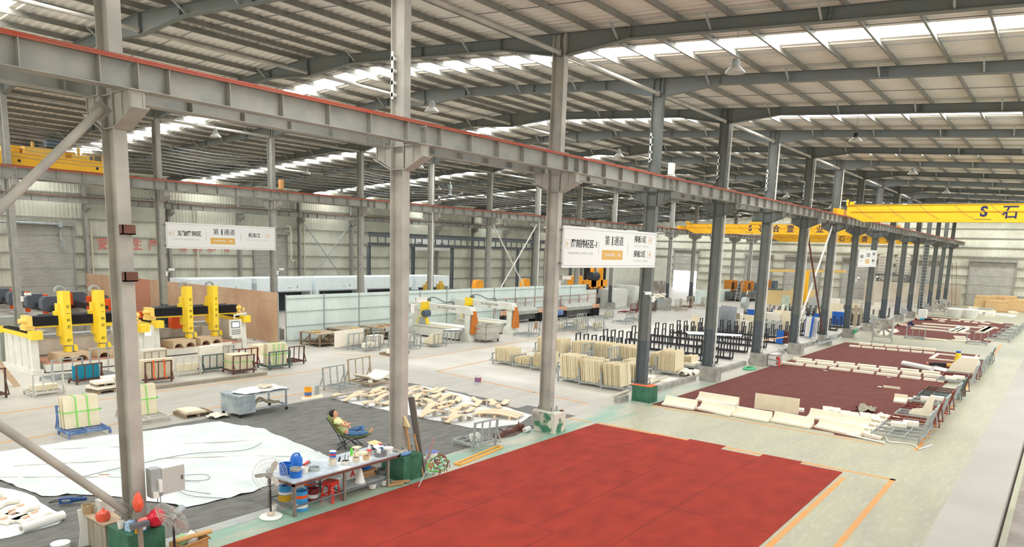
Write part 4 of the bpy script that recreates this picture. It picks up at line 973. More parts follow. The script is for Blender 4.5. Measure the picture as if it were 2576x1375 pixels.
mb.build('racket_frame',GR,n_)
mb=MB()
for k in range(60):
    q=a0+ux*random.uniform(.08,.6)+uy*random.uniform(-.22,.22)+uz*.05; mb.tube([q,q+uz*.05+Vector((random.uniform(-.07,.07),random.uniform(-.07,.07),random.uniform(-.07,.02)))],.012,5)
mb.build('fringe',M('fringe_red','8f3a3c',.9),n_)
fr=T('orange_gate','orange metal frame lying flat on the green floor strip','frame',(9.65,-.44,.0),.12)
mb=MB()
for y in (-.1,.08): mb.bar((-1.15,y,.02),(1.15,y,.02),.05,.035)
for x in (-1.15,1.15): mb.bar((x,-.1,.02),(x,.08,.02),.05,.035)
mb.build('frame_bars',M('frame_orange','e7a23c',.5),fr)
lf=T('lifting_clamp','rusty lifting clamp with chain lying on the floor before the third pedestal','clamp',(12.3,.48,0),.08)
mb=MB(); mb.box(-.75,.6,-.05,.05,.02,.12); mb.box(.5,.75,-.1,.1,.02,.2); mb.box(-.8,-.6,-.09,.09,.02,.16); mb.build('clamp_beam',BROWN,lf)
mb=MB(); mb.tube(cat([(-.7,0,.16),(-.5,.1,.25),(-.3,.0,.14),(.1,.08,.2),(.4,0,.14),(.65,.05,.28)]),.02,6); mb.tube(cat([(-.6,-.15,.03),(-.1,-.25,.03),(.4,-.18,.03),(.9,-.3,.03)]),.018,6); mb.build('chain',BROWN,lf)
mb=MB(); mb.sphere((13.05,.0,.7),.12,10,6,(1,1,.9))
for k in range(24): 
    a=random.uniform(0,6.3); mb.tube([(13.05,0,.72),(13.05+.14*math.cos(a),.14*math.sin(a)-.02,.6),(13.02+.1*math.cos(a),-.02+.12*math.sin(a),.42)],.014,5)
tag(mb.build('mop_head',M('mop_grey','aaa296',.95)),'grey mop head hanging on the worn third pedestal','mop')
mb=MB(); mb.box(20.3,20.95,-.6,.28,.656,.668); tag(mb.build('orange_cloth',M('cloth_orange','e5683a',.8),loc=(-.12,.0,0)),'bright orange cloth on the fourth pedestal','cloth')
mb=MB(); mb.box(13.82,13.98,-.55,-.4,.1,.6); mb.lathe([(0,0),(.07,0),(.07,.1),(0,.1)],10,(13.9,-.48,.6)); tag(mb.build('steel_valve',BROWN),'rusty pipe stub at the right side of the worn third pedestal','pipe')
# around the first pedestal
wc=T('plank_crate','weathered wooden crate with a flat lid left of the nearest pedestal','crate',(-.43,.75,0),.0)
for k in range(5):
    mb=MB(); mb.box(-.02,.02,-.42+k*.17,-.26+k*.17,.02,.62); mb.build('plank',M('grey_wood','a39885',.8,.0,'857a69',2.,.8,stretch=(6,6,.6)),wc)
for k in range(4):
    mb=MB(); mb.box(0.02+k*.11,.12+k*.11,-.43,-.4,.02,.62); mb.build('plank',M('grey_wood','a39885'),wc)
mb=MB(); mb.box(-.08,.5,-.5,.5,.63,.66); mb.build('lid_board',M('pale_board','c2ab8d',.8,.0,'b19a7c',3.,.5),wc)
mb=MB(); mb.prism([(0,0),(.05,.35),(.02,.75),(.2,.8),(.42,.7),(.45,0)],'y',0,.03); tag(mb.build('foam_sheet',WHITE,loc=(-.62,1.12,0),rz=-.2),'white foam sheet leaning against the weathered crate','sheet')
pail((-.42,1.1,.66),.11,.16,M('tan_box','b09b78',.8),'tan pot with a pink lump on the crate lid','pot',handle=False)
mb=MB(); mb.X=TR(-.2,.92,.66); mb.add([(-.12,-.1,0),(.14,-.1,0),(.14,.1,0),(-.12,.1,0),(-.1,-.08,.26),(.1,-.06,.22),(.1,.08,.24),(-.12,.08,.28)],[(0,3,2,1),(4,5,6,7),(0,1,5,4),(1,2,6,5),(2,3,7,6),(3,0,4,7)]); tag(mb.build('clear_bag',M('bag_clear','cfcdc6',.4)),'translucent white bag on the crate lid','bag')
def bag(loc,r,mat,label,sc=(1,1,1.),knot=True):
    from mathutils import noise
    mb=MB(); mb.sphere((0,0,r*sc[2]*.9),r,16,12,sc)
    mb.v=[tuple(Vector(v)*(1+.22*noise.noise(Vector(v)*14))) for v in mb.v]
    mb.v=[(x,y,max(z,0)) for x,y,z in mb.v]
    if knot: mb.tube([(0,0,r*1.6*sc[2]),(.02,.0,r*2.1*sc[2])],[r*.3,r*.12],8)
    return tag(mb.build('plastic_bag',mat,loc=loc),label,'bag')
OBAG=M('bag_orange','e0583f',.35,.0,'ee7a5c',5.,.6); RBAG=M('bag_red','c9263a',.3,.0,'e04a52',5.,.6)
bag((-.4,.5,.62),.13,OBAG,'crumpled orange plastic bag at the edge of the crate lid')
bag((-.12,-.3,.95),.13,OBAG,'orange plastic bag hanging on the nearest column',(.7,.9,1.4))
bag((.1,-.5,.66),.17,RBAG,'large shiny red bag standing on the nearest green pedestal',(1,.8,1.))
pail((-.38,-.15,.66),.055,.13,PORC,'white plastic cup holding a dark bottle on the nearest pedestal','cup',handle=False,fill=DARK)
mb=MB(); mb.box(-.08,.08,-.06,.06,0,.09); mb.box(-.075,.075,-.055,.055,.09,.17); tag(mb.build('small_carton',M('carton_pale','bcd0e0',.6,.0,'5f8fc4',16.,.9),loc=(-.3,-.35,.66),rz=.4),'pale blue and white carton on the nearest pedestal','box')
pail((-.17,-.54,.66),.065,.14,LBLUE,'small blue and white pail with wire handle on the nearest pedestal','bucket',band=(WHITE,.2,.6))
bag((-.16,-.54,.8),.08,M('bag_pink','e07a72',.4),'pink bag stuffed in the small blue pail',(1.2,1,.7),False)
pail((-.28,-.58,.66),.05,.12,M('can_amber','cf9a2c',.4),'amber tin on the front edge of the nearest pedestal','can',handle=False,taper=1.)
h=T('sledge_mallet','old wooden mallet with grey head standing against the nearest pedestal','mallet',(-.36,-.86,.0))
mb=MB(); mb.bar((0,0,0),(.03,.08,.84),.085,.06); mb.build('handle',M('mallet_wood','8d7f70',.85,.0,'6f6256',3.,.7),h); mb=MB(); mb.box(-.13,.19,.03,.14,.84,.92); mb.build('head',STEELD,h)
pail((-.72,-.45,0),.06,.26,M('soap_blue','2f4f8c',.4),'blue and white bottle at the foot of the nearest pedestal','bottle',handle=False,lid=WHITE)
cbx=T('cardboard_box','open cardboard box full of scraps and a cardboard tube by the nearest pedestal','box',(.45,-1.0,0),.15)
CARD=M('cardboard','b58a57',.85,.0,'9f7748',4.,.6)
mb=MB()
for x0,x1,y0,y1 in ((-.27,-.255,-.2,.2),(.255,.27,-.2,.2),(-.27,.27,-.2,-.185),(-.27,.27,.185,.2)): mb.box(x0,x1,y0,y1,0,.42)
mb.box(-.27,.27,-.2,.2,0,.02); mb.build('box_walls',CARD,cbx)
mb=MB(); mb.bar((-.27,-.24,.44),(.27,-.24,.44),.09,.008,(0,.3,1)); mb.bar((.31,-.2,.4),(.31,.2,.4),.1,.008,(1,0,.6)); mb.build('flap',CARD,cbx)
mb=MB(); mb.tube([(.2,-1.,.47),(.85,-1.1,.5)],.045,12); tag(mb.build('cardboard_tube',M('tube_card','c49a63',.7)),'brown cardboard tube lying across the open cardboard box','tube')
bag((.52,-.96,.3),.12,WHITE,'white crumpled bag inside the cardboard box',(1,1,1.1),False)
bag((.35,-.92,.3),.1,M('bag_green','9fc48f',.4),'greenish bag inside the cardboard box',(1,1,1.2),False)
mb=MB(); mb.box(-.12,.3,-.1,.1,.28,.32); mb.box(-.1,.28,-.09,.09,.0,.28); tag(mb.build('lilac_box',M('lilac','b7abc4',.6),loc=(.12,-.95,0),rz=.2),'lilac box with a white top beside the nearest pedestal','box')
pail((-.85,1.35,0),.16,.1,WHITE,'white bucket lid at the bottom left edge','bucket',handle=False,lid=WHITE,taper=1.)
gr=T('power_tool','blue power grinder with black cord on the tarpaulin edge','tool',(.22,3.7,.06),-.5)
mb=MB(); mb.box(-.16,.1,-.06,.06,0,.03); mb.box(-.16,.1,-.06,.06,.1,.13); mb.box(-.16,-.12,-.06,.06,.03,.1); mb.box(.06,.1,-.06,.06,.03,.1); mb.tube([(.1,0,.07),(.38,.0,.06)],[.06,.04],10); mb.build('body',M('tool_blue','2b4a7a',.4),gr)
mb=MB(); mb.tube(cat([(-.16,0,.06),(-.36,.06,.02),(-.3,.2,.02),(-.05,.25,.03),(.2,.3,.03),(.28,.2,.06)]),.01,6); mb.build('cord',DARK,gr)
mb=MB(); mb.tube([(1.55,5.2,.08),(1.72,5.02,.08)],.015,6); tag(mb.build('paint_brush',WOOD),'small brush lying on the white tarpaulin','brush')
# work bench on wheels, orange bucket, pallet, rag
bn=T('steel_bench','dusty grey steel bench with a side cabinet and white cloth on top','bench',(7.45,8.28,0),.02)
BENCH=M('bench_grey','8a9499',.5,.2,'b4b9b8',3.,.8)
mb=MB(); mb.box(0,.62,0,1.1,.14,.74); mb.build('cabinet',BENCH,bn)
mb=MB(); mb.box(-.04,2.0,-.03,1.13,.74,.78); mb.build('bench_top',BENCH,bn)
for x in (1.9,):
    for y in (.03,1.05):
        mb=MB(); mb.box(x,x+.05,y,y+.05,.12,.74); mb.build('leg',BENCH,bn)
mb=MB()
for y in (.03,1.05): mb.box(.6,1.95,y,y+.045,.2,.25)
mb.box(1.9,1.95,.03,1.1,.2,.25); mb.build('lower_frame',BENCH,bn)
for x in (.06,1.93):
    for y in (.06,1.05):
        mb=MB(); mb.lathe([(0,-.02),(.055,-.02),(.055,.02),(0,.02)],12,(x,y,.06),'y'); mb.box(x-.02,x+.02,y-.03,y+.03,.08,.14); mb.build('caster',DARK,bn)
o=sheet('white_cloth',[(7.7,8.3),(9.4,8.3),(9.45,9.3),(8.2,9.35),(7.55,8.9)],.80,.035,WHITE,.12,9,3.); o.location=(0,0,0); tag(o,'rumpled white cloth on the steel bench','cloth')
mb=MB()
for k in range(9): mb.sphere((8.75+.09*(k%4)+random.uniform(-.03,.03),8.75+.13*(k//4),.86+.02*(k%3)),.09,8,5,(1.3,.8,.4))
tag(mb.build('stone_scraps',PASTE),'heap of pale scraps on the bench cloth','scraps',kind='stuff')
mb=MB(); mb.tube(cat([(8.2,8.6,.26),(8.5,8.7,.5),(8.9,8.75,.3),(9.3,8.7,.28)]),.05,8); tag(mb.build('webbing_strap',M('strap_tan','a99d83',.9)),'tan webbing strap on the lower frame of the bench','strap')
pail((11.35,9.72,0),.15,.36,M('bucket_orange','f0a526',.4),'orange bucket with blue label standing on the far edge of the felt','bucket',band=(M('label_blue','5a6a9c',.5),.15,.55),handle=False)
mb=MB(); mb.box(-.13,.13,-.02,.02,0,.36); tag(mb.build('grey_sheet',GALV,loc=(11.85,9.8,0),rz=.3),'small grey panel standing beside the orange bucket','panel')
mb=MB(); mb.prism([(0,0),(.9,-.1),(1.3,.4),(.3,.5)],'z',0,.01); tag(mb.build('card_sheet',M('card_beige','d9ceb4',.8),loc=(10.8,9.35,.0)),'beige card lying by the orange bucket','card')
def pallet(loc,rz,w,d,label):
    c=T('wooden_pallet',label,'pallet',loc,rz)
    for k in range(5):
        mb=MB(); mb.box(-w/2,w/2,-d/2+k*d/5,-d/2+k*d/5+d*.14,.1,.125); mb.build('deck_board',M('pallet_wood','94836d',.85,.0,'75644f',3.,.7),c)
    for x in (-w/2,-.05,w/2-.1):
        mb=MB(); mb.box(x,x+.1,-d/2,d/2,0,.1); mb.build('runner',M('pallet_wood','94836d'),c)
    return c
pallet((6.72,9.95,0),-.1,1.0,.9,'wooden pallet with pale tiles beside the steel bench')
for k in range(3):
    mb=MB(); mb.box(-.42,.3-.1*k,-.4,.35,0,.03); tag(mb.build('stone_tile',STONE,loc=(6.72,9.95,.127+.031*k),rz=-.1+.05*k),'%s pale tile in the pile on the wooden pallet, counted from below'%_sl[k],'tile')
o=sheet('rag',[(6.75,8.7),(7.35,8.65),(7.4,9.15),(7.0,9.35),(6.7,9.1)],.02,.16,M('cloth_cream','ded6c3',.9),.08,12,4.); tag(o,'cream rag heaped on the floor beside the steel bench','rag')
# ================================================================ RACKS AND SLABS
RKM={'grey':M('rack_grey','8d9391',.6,.1,'aeaea6',3.,.7),'white':M('rack_dusty','cac6ba',.75,.0,'b3aea1',3.,.6),'brown':M('rack_brown','56382f',.7,.0,'75584c',4.,.6),'green':M('rack_green','4a5a57',.6,.0,'6a7672',4.,.6),
 'blue':M('rack_blue','41639a',.6,.0,'8ea1b6',4.,.7),'tan':M('rack_tan','98876f',.8,.0,'b6a78f',3.,.7),'dred':M('rack_red','6b2f26',.65,.0,'814338',4.,.6)}
RK={}
def rack(x,y,label,mat='grey',side=1,rz=0.,w=1.1,d=.95,h=.85,n=2,lean=.06,group=None):
    """steel transport rack: base frame on short legs, upright back frame along local x, base towards side*y"""
    key=(mat,side,w,d,h,n)
    if key in RK:
        c=copyt(RK[key],(x,y,0),rz,label); 
        if group: c['group']=group
        elif 'group' in c: del c['group']
        return c
    c=T('transport_rack',label,'rack',(x,y,0),rz,group); RK[key]=c; m=RKM[mat]; s=side; t=.05
    mb=MB()
    for yy in (0,s*d): mb.bar((-w/2,yy,.15),(w/2,yy,.15),t,.07)
    for xx in (-w/2,w/2,0): mb.bar((xx,0,.15),(xx,s*d,.15),t,.07)
    for f in (.33,.66): mb.bar((-w/2,s*d*f,.15),(w/2,s*d*f,.15),.035,.05)
    mb.build('base_frame',m,c)
    for xx in (-w/2,w/2):
        for yy in (0,s*d):
            mb=MB(); mb.box(xx-.03,xx+.03,yy-.03,yy+.03,0,.12); mb.build('leg',m,c)
    mb=MB()
    for xx in (-w/2,w/2): mb.bar((xx,0,.18),(xx,-s*lean,h),.065,.05)
    mb.bar((-w/2-.03,-s*lean,h),(w/2+.03,-s*lean,h),.05,.045); mb.build('back_frame',m,c)
    for k in range(n):
        xx=-w/2+w*(k+1)/(n+1); mb=MB(); mb.bar((xx,0,.18),(xx,-s*lean,h-.02),.045,.03); mb.build('upright',m,c)
    mb=MB()
    for xx in (-w/2,w/2): mb.bar((xx,-s*lean*.7,h*.62),(xx,-s*.22,.16),.035,.03); mb.bar((xx,0,.15),(xx,-s*.24,.15),.04,.04)
    mb.build('brace',m,c)
    return c
SLK=0
def slabs(x,y,rz,side,n,w,h,what,group,mat=None,th=.03,gap=.045,z0=.19,tilt=.06,jit=.04,wj=0.,hj=0.):
    """n upright slabs standing one behind another in a rack"""
    mat=mat or STONE; mb=MB(); mb.box(-w/2,w/2,-th/2,th/2,0,h); me=mb.mesh('stone_slab',mat,False)
    for k in range(n):
        o=bpy.data.objects.new('stone_slab',me); COL.objects.link(o)
        off=side*(.07+k*gap); dx=random.uniform(-jit,jit)
        o.location=(x+math.cos(rz)*dx-math.sin(rz)*off,y+math.sin(rz)*dx+math.cos(rz)*off,z0)
        o.rotation_euler=(side*tilt,0,rz); o.scale=(1-random.uniform(0,wj),1,1-random.uniform(0,hj))
        tag(o,what,'stone slab',group)
def lying(x,y,z,w,d,t,rz,label,mat=None,name='stone_slab',cat='stone slab',group=None):
    mb=MB(); mb.box(-w/2,w/2,-d/2,d/2,0,t); return tag(mb.build(name,mat or STONE,loc=(x,y,z),rz=rz,smooth=False),label,cat,group)
GS=M('strap_green','5fd23a',.5)
def straps(x,y,rz,side,w,h,n,gap,label,vert=2,z0=.19,tilt=.06,mat=None,hor=True):
    c=T('binding_strap',label,'strap',(x,y,0),rz); dep=.07+n*gap+.03; mb=MB(); m=mat or GS
    yb=lambda z:side*(dep-.01)-side*math.tan(tilt)*(z-z0)
    yf=lambda z:side*.02-side*math.tan(tilt)*(z-z0)
    for k in range(vert):
        xx=-w/2+w*(k+1)/(vert+1.)
        mb.bar((xx,yb(z0)+side*.004,z0),(xx,yb(z0+h)+side*.004,z0+h+.004),.025,.006,(0,1,0)); mb.bar((xx,yf(z0)-side*.016,z0),(xx,yf(z0+h)-side*.016,z0+h+.004),.025,.006,(0,1,0)); mb.bar((xx,yb(z0+h),z0+h+.004),(xx,yf(z0+h),z0+h+.004),.025,.006)
    if hor:
        z=z0+h*.52
        for xs in (-w/2-.045,w/2+.045): mb.bar((xs,yf(z)-side*.016,z),(xs,yb(z)+side*.006,z),.006,.025)
        for q in (yf(z)-side*.018,yb(z)+side*.006): mb.bar((-w/2-.045,q,z),(w/2+.045,q,z),.006,.025)
    mb.build('strap_band',m,c); return c
# --- row behind the tarpaulin and along the aisle
rack(13.25,10.45,'empty grey transport rack on the aisle behind the orange bucket',side=-1,rz=.1,w=1.2,d=.9,h=.9)
rack(14.9,10.75,'tan transport rack carrying a curved white slab near the wavy stones','tan',side=-1,rz=.1,w=1.35,d=1.25,h=1.05)
c=T('curved_slab','white curved slab resting on the tan rack','stone slab',(14.95,10.1,.19),.1); mb=MB(); P=[(-.7+1.4*i/10,.04+.22*(abs(i-5)/5)**2) for i in range(11)]
mb.prism(P+[(x,z+.07) for x,z in reversed(P)],'y',-.5,.42); mb.build('slab',STONEW,c); mb=MB(); mb.box(-.62,-.5,-.55,-.4,0,.12); mb.build('support_block',STONEW,c)
rack(10.4,-.02,'grey transport rack with white straps inside, between the second and third pedestals',side=1,rz=-.1,w=.95,d=.9,h=.85)
mb=MB()
for k in range(9): mb.tube(cat([(10.1+.07*k,.25,.2),(10.2+.05*k,.4,.32+.02*(k%3)),(10.45+.03*k,.62,.3),(10.6,.75,.2)]),.013,5)
tag(mb.build('white_strapping',WHITE),'tangle of white strapping lying in the grey rack by the green floor strip','strapping')
rack(3.2,10.28,'blue transport rack holding green-strapped slabs behind the white tarpaulin','blue',side=-1,rz=-.05,w=1.15,d=.82,h=.85)
slabs(3.2,10.28,-.05,-1,6,.98,.95,'cream slab in the green-strapped pack on the blue rack','slabs on the blue rack',gap=.05,tilt=.1)
straps(3.2,10.28,-.05,-1,.98,.95,6,.05,'bright green strapping round the slabs on the blue rack',tilt=.1)
rack(5.15,10.55,'dusty grey rack holding green-strapped slabs right behind the nearest column','white',side=-1,rz=.0,w=1.25,d=.85,h=.85)
slabs(5.15,10.55,0,-1,5,1.02,.98,'cream slab in the green-strapped pack right of the nearest column','slabs on the rack right of the nearest column',gap=.05,tilt=.1)
straps(5.15,10.55,0,-1,1.02,.98,5,.05,'bright green strapping round the slabs right of the nearest column',tilt=.1)
# --- racks in front of the carving machines
rack(4.65,16.33,'white dusty rack with one thick block, left of the nearest column','white',1,-.02,1.0,.95,.85)
lying(4.65,16.75,.19,.85,.34,.2,0,'thick cream block lying in the white dusty rack',name='stone_block',cat='stone block')
rack(2.85,16.95,'dark brown rack at the left edge holding grey slabs','brown',1,.12,1.3,1.4,1.1,n=3)
slabs(2.7,17.1,.1,1,4,1.,1.3,'pale grey slab standing in the dark brown rack at the left edge','slabs in the brown rack at the left edge',M('grey_slab','c9c4b7',.7,.0,'b4aea0',2.,.7))
mb=MB()
for k in range(5): mb.bar((4.4+.05*k,18.9,.03),(4.0+.05*k,19.7,1.05),.03,.012)
tag(mb.build('leaning_laths',WOOD),'bundle of wooden laths leaning by the white machine wall','laths')
rack(6.3,18.8,'grey rack behind the white dusty rack','grey',1,.1,1.2,.95,.95)
rack(6.75,17.9,'brown framed rack holding a teal board','brown',1,.08,1.0,.6,.8,n=2)
for k in range(2): lying(6.7+.02*k,18.05+.08*k,.19,1.05,.03,.55,.08,('front','rear')[k]+' teal board standing in the brown rack left of the nearest column',M('teal_board','1f8ba6',.5),'teal_board','board')
rack(7.65,18.6,'tall grey rack beside the nearest column in front of the first carving machine','grey',1,.05,1.1,.95,1.3)
slabs(8.2,17.6,0,1,4,.7,1.05,'cream slab leaning behind the nearest column','slabs leaning behind the nearest column')
# low slab pile
for k,(x,y,z,w,d,rz) in enumerate(((6.55,15.9,.16,1.25,.8,.15),(6.35,15.8,.36,.7,.55,.0),(7.1,16.3,.4,1.0,.55,.1))):
    lying(x,y,z,w,d,.1,rz,('wide pale slab at the bottom of the low pile','small pale slab on top of the low pile at its left','long pale slab on top of the low pile at its right')[k]+' left of the nearest column',STONEW)
pallet((6.6,15.9,0),.1,1.3,.9,'dark wooden pallet under the low slab pile left of the nearest column')
for k,(x,y) in enumerate(((6.35,15.8),(7.05,16.28))): pallet((x,y,.265 if k==0 else .29),.0,.7,.5,('small pallet between the two left slabs of the low pile','small pallet under the long slab of the low pile')[k]).scale=(1,1,.7)
rack(8.75,16.2,'brown rack with orange straps holding cream slabs right of the nearest column','brown',1,-.1,1.05,.9,.9,n=3)
slabs(8.75,16.25,-.1,1,6,1.35,.8,'cream slab in the brown rack with orange straps','slabs in the orange-strapped brown rack')
mb=MB()
for x in (-.25,.2): mb.tube(cat([(8.75+x,16.1,.98),(8.76+x,16.06,.6),(8.72+x,16.04,.35),(8.8+x,16.02,.2)]),.03,6)
tag(mb.build('ratchet_strap',M('strap_orange','e2632a',.7)),'orange ratchet straps hanging on the brown rack','strap')
rack(10.45,16.95,'small white dusty rack with low cream slabs in front of the second carving machine','white',1,-.03,1.1,1.,.85)
slabs(10.45,17.0,-.03,1,4,.95,.32,'low cream slab in the small white rack','low slabs in the small white rack')
rack(9.9,18.7,'tan topped rack before the second machine left wall holding white slabs','tan',1,.05,1.0,.95,.95)
slabs(9.9,18.75,.05,1,5,1.1,.85,'white slab in the tan rack before the second machine','white slabs in the tan rack',STONEW)
rack(11.75,17.1,'dark green rack with tall pale slabs strapped in light green','green',1,-.05,1.0,.95,.8,n=2)
slabs(11.75,17.15,-.05,1,7,1.05,1.0,'tall pale slab in the first dark green rack','slabs in the first dark green rack',STONEW)
rack(12.45,15.8,'brown rack with a full pack of short slabs at the aisle edge','brown',1,-.08,1.0,.95,.85)
slabs(12.45,15.85,-.08,1,14,.9,.68,'short cream slab in the full brown rack at the aisle edge','short slabs in the full brown rack',gap=.055)
straps(12.45,15.85,-.08,1,.9,.68,14,.055,'thin green strap round the short slabs in the brown rack',vert=0)
rack(12.95,18.3,'light grey rack behind the full brown rack','grey',1,.0,1.15,.9,.95,n=3)
slabs(12.95,18.35,0,1,3,1.1,.9,'white slab in the light grey rack behind the brown rack','slabs in the light grey rack',STONEW)
rack(14.35,15.8,'dark green rack with tall strapped slabs at the aisle edge','green',1,-.04,1.1,.95,.85)
slabs(14.35,15.85,-.04,1,8,1.,1.02,'tall cream slab in the dark green rack at the aisle edge','tall slabs in the dark green rack',gap=.06)
straps(14.35,15.85,-.04,1,1.,1.02,8,.06,'light green straps round the tall slabs in the dark green rack',vert=3)
rack(13.6,17.2,'dark red rack behind the two aisle racks','dred',1,.0,1.0,.9,.9)
rack(15.75,16.4,'empty dark brown rack at the right end of the aisle row','brown',1,-.05,.85,.95,.9)
lying(16.3,20.3,0,.75,.75,.55,.1,'cream stone cube on the floor before the plywood wall',STONE,'stone_block','stone block')
mb=MB(); mb.box(-2.6,2.4,-.1,.1,0,.14); tag(mb.build('timber_beam',M('beam_wood','9c907e',.85,.0,'857a69',2.,.6),loc=(10.6,14.95,0),rz=-.02),'long grey beam lying on the floor along the aisle line','beam')
# ================================================================ CARVING MACHINES
MW=M('machine_white','dfdcd0',.5,.0,'cbc7b9',2.,.6); BEL=M('bellows_black','2c2b2d',.7); PALEY=M('machine_pale_yellow','f3cb72',.45,.0,'eec14e',2.,.5)
def carver(x,y,W,cx,label,panel=False,wl=3.2):
    c=T('carving_machine',label,'machine',(x,y,0))
    for k,xx in enumerate((0,W)):
        mb=MB(); mb.prism([(0,0),(0,.16),(.12,.18),(.2,1.55),(wl-.1,1.55),(wl,.18),(wl+.1,.16),(wl+.1,0)],'x',xx-.14,xx+.14); mb.box(xx-.22,xx+.22,-.02,wl+.12,0,.18)
        for q in (.45,1.2,2.0,2.7): mb.prism([(q,.18),(q+.08,.18),(q+.12,1.5),(q+.09,1.5)],'x',xx-.2,xx+.2)
        mb.build('side_wall',MW,c)
        mb=MB(); mb.box(xx-.2,xx+.2,-.12,wl+.2,1.55,1.72); mb.box(xx-.22,xx+.22,-.18,.22,1.5,1.86); mb.box(xx-.22,xx+.22,wl+.0,wl+.2,1.5,1.8); mb.build('rail_beam',MYEL,c)
        mb=MB()
        yy=.24
        while yy<wl-.05: mb.prism([(yy,1.72),(yy+.04,1.82),(yy+.08,1.72)],'x',xx-.13,xx+.13); yy+=.08
        mb.build('bellows',BEL,c)
        mb=MB(); mb.box(xx-.18,xx+.18,.55,1.15,1.83,2.02); mb.box(xx-.1,xx+.1,.5,1.2,2.0,2.45) if k==0 else mb.box(xx-.14,xx+.06,.55,1.15,2.0,2.4); mb.lathe([(0,-.3),(.1,-.3),(.12,-.1),(.12,0),(0,0)],10,(xx+(-.1 if k==0 else .1),.62,2.25),'x'); mb.build('carriage',PALEY,c)
    mb=MB(); mb.box(.05,W-.05,.62,1.1,1.92,2.0); mb.build('gantry_beam',MYEL,c)
    mb=MB(); xx=.1
    while xx<W-.1: mb.prism([(xx,.58),(xx+.03,.54),(xx+.06,.58),(xx+.06,1.1),(xx,1.1)],'z',2.0,2.42); xx+=.06
    mb.build('gantry_bellows',BEL,c)
    mb=MB(); xx=.5
    while xx<W-.5: mb.box(xx,xx+.07,.95,1.05,2.42,2.48); xx+=.1
    mb.build('cable_chain',STEELD,c)
    for k,q in enumerate(cx):
        mb=MB(); mb.prism([(q-.19,.3),(q-.14,.22),(q+.14,.22),(q+.19,.3),(q+.19,.72),(q-.19,.72)],'z',1.12,3.5); mb.box(q-.26,q-.19,.5,.85,1.5,2.95); mb.box(q-.34,q-.19,.6,.9,2.3,2.6); cl=mb.build('z_column',MYEL,c)
        for j,chh in enumerate('巨一科技'): textmesh(chh,.15,'lettering',INK,cl,faceY(q+.03,.218,2.82-.3*j),bold=.002)
        mb=MB(); mb.bar((q-.02,.216,1.28),(q-.02,.216,1.44),.018,.006); mb.bar((q-.09,.216,1.33),(q+.1,.216,1.38),.006,.018); mb.bar((q-.1,.216,1.27),(q-.02,.216,1.38),.006,.016); mb.bar((q-.02,.216,1.27),(q+.09,.216,1.31),.006,.016); mb.build('emblem',INK,cl)
        mb=MB()
        for j in range(12):
            a=PI*j/11; mb.X=TR(q-.1,.62,3.5)@Matrix.Rotation(a-PI/2,4,'Y'); mb.box(-.03,.03,-.06,.06,.16,.24)
        mb.build('cable_arch',GALV,c)
        mb=MB(); mb.box(q-.12,q+.12,.3,.6,.8,1.06); mb.prism([(q+.22,.85),(q+.34,.8),(q+.38,.95),(q+.34,1.1),(q+.22,1.12)],'y',.3,.6); hd=mb.build('milling_head',MYEL,c)
        mb=MB(); mb.box(q-.05,q+.22,.34,.56,.82,1.12); mb.lathe([(.0,.6),(.03,.6),(.04,.8),(0,.8)],8,(q,.45,0)); mb.build('spindle',GALV,hd)
    mb=MB(); mb.box(.3,W-.3,-.05,2.2,.05,.38); mb.build('bed',MW,c)
    mb=MB(); mb.box(.35,W-.35,-.05,2.1,.38,.42); mb.build('bed_board',M('bed_pink','c49580',.8,.0,'a97762',3.,.6),c)
    mb=MB(); mb.prism([(2.3,.5),(2.6,.35),(2.9,.5),(2.95,1.25),(2.25,1.25)],'x',.4,W-.4); mb.build('back_trough',MW,c)
    mb=MB(); mb.box(.6,W-.5,2.2,2.7,1.25,1.4); mb.build('trough_bellows',GALV,c)
    if panel:
        mb=MB(); mb.tube([(W-.1,-.1,1.75),(W-.1,-.25,2.0),(W-.9,-.35,1.95),(W-.9,-.4,1.75)],.05,8); mb.build('panel_arm',MW,c)
        mb=MB(); mb.box(W-1.25,W-.55,-.5,-.38,.85,1.72); mb.box(W-1.2,W-.6,-.62,-.5,.72,.86); pn=mb.build('control_panel',MW,c)
        mb=MB(); mb.box(W-1.17,W-.67,-.512,-.5,1.28,1.62); mb.build('screen_bezel',BLACK,pn)
        mb=MB(); mb.box(W-1.13,W-.71,-.518,-.511,1.32,1.58); mb.build('screen',M('lit_screen','dfeefa',.3,emit=('cfe4f5',.8)),pn)
        mb=MB()
        for r_ in range(3):
            for q in range(6): mb.box(W-1.16+q*.09,W-1.11+q*.09,-.512,-.5,.92+r_*.1,.98+r_*.1)
        mb.build('buttons',STEELD,pn)
        mb=MB(); mb.tube([(W-.08,.0,1.8),(W-.08,0,2.15)],.02,8); mb.build('lamp_post',WHITE,c); mb=MB(); mb.lathe([(0,2.15),(.035,2.15),(.035,2.3),(0,2.3)],10,(W-.08,0,0)); mb.build('warning_lamp',M('amber_lamp','ffb03a',.3,emit=('ff9a2a',1.5)),c)
    return c
carver(6.15,21.35,4.6,(1.4,2.85),'yellow and white twin-column stone carving machine left of and behind the nearest column')
carver(12.1,22.6,4.9,(1.85,3.3),'yellow and white twin-column stone carving machine with a lit control panel, right of the nearest column',True)
c=T('control_stand','white control cabinet with a small screen just right of the nearest column','control panel',(11.05,21.6,0)); mb=MB(); mb.box(-.25,.25,-.15,.15,0,1.75); mb.build('cabinet',MW,c); mb=MB(); mb.box(-.2,.1,-.16,-.15,1.3,1.6); mb.build('screen',M('lit_screen',''),c)
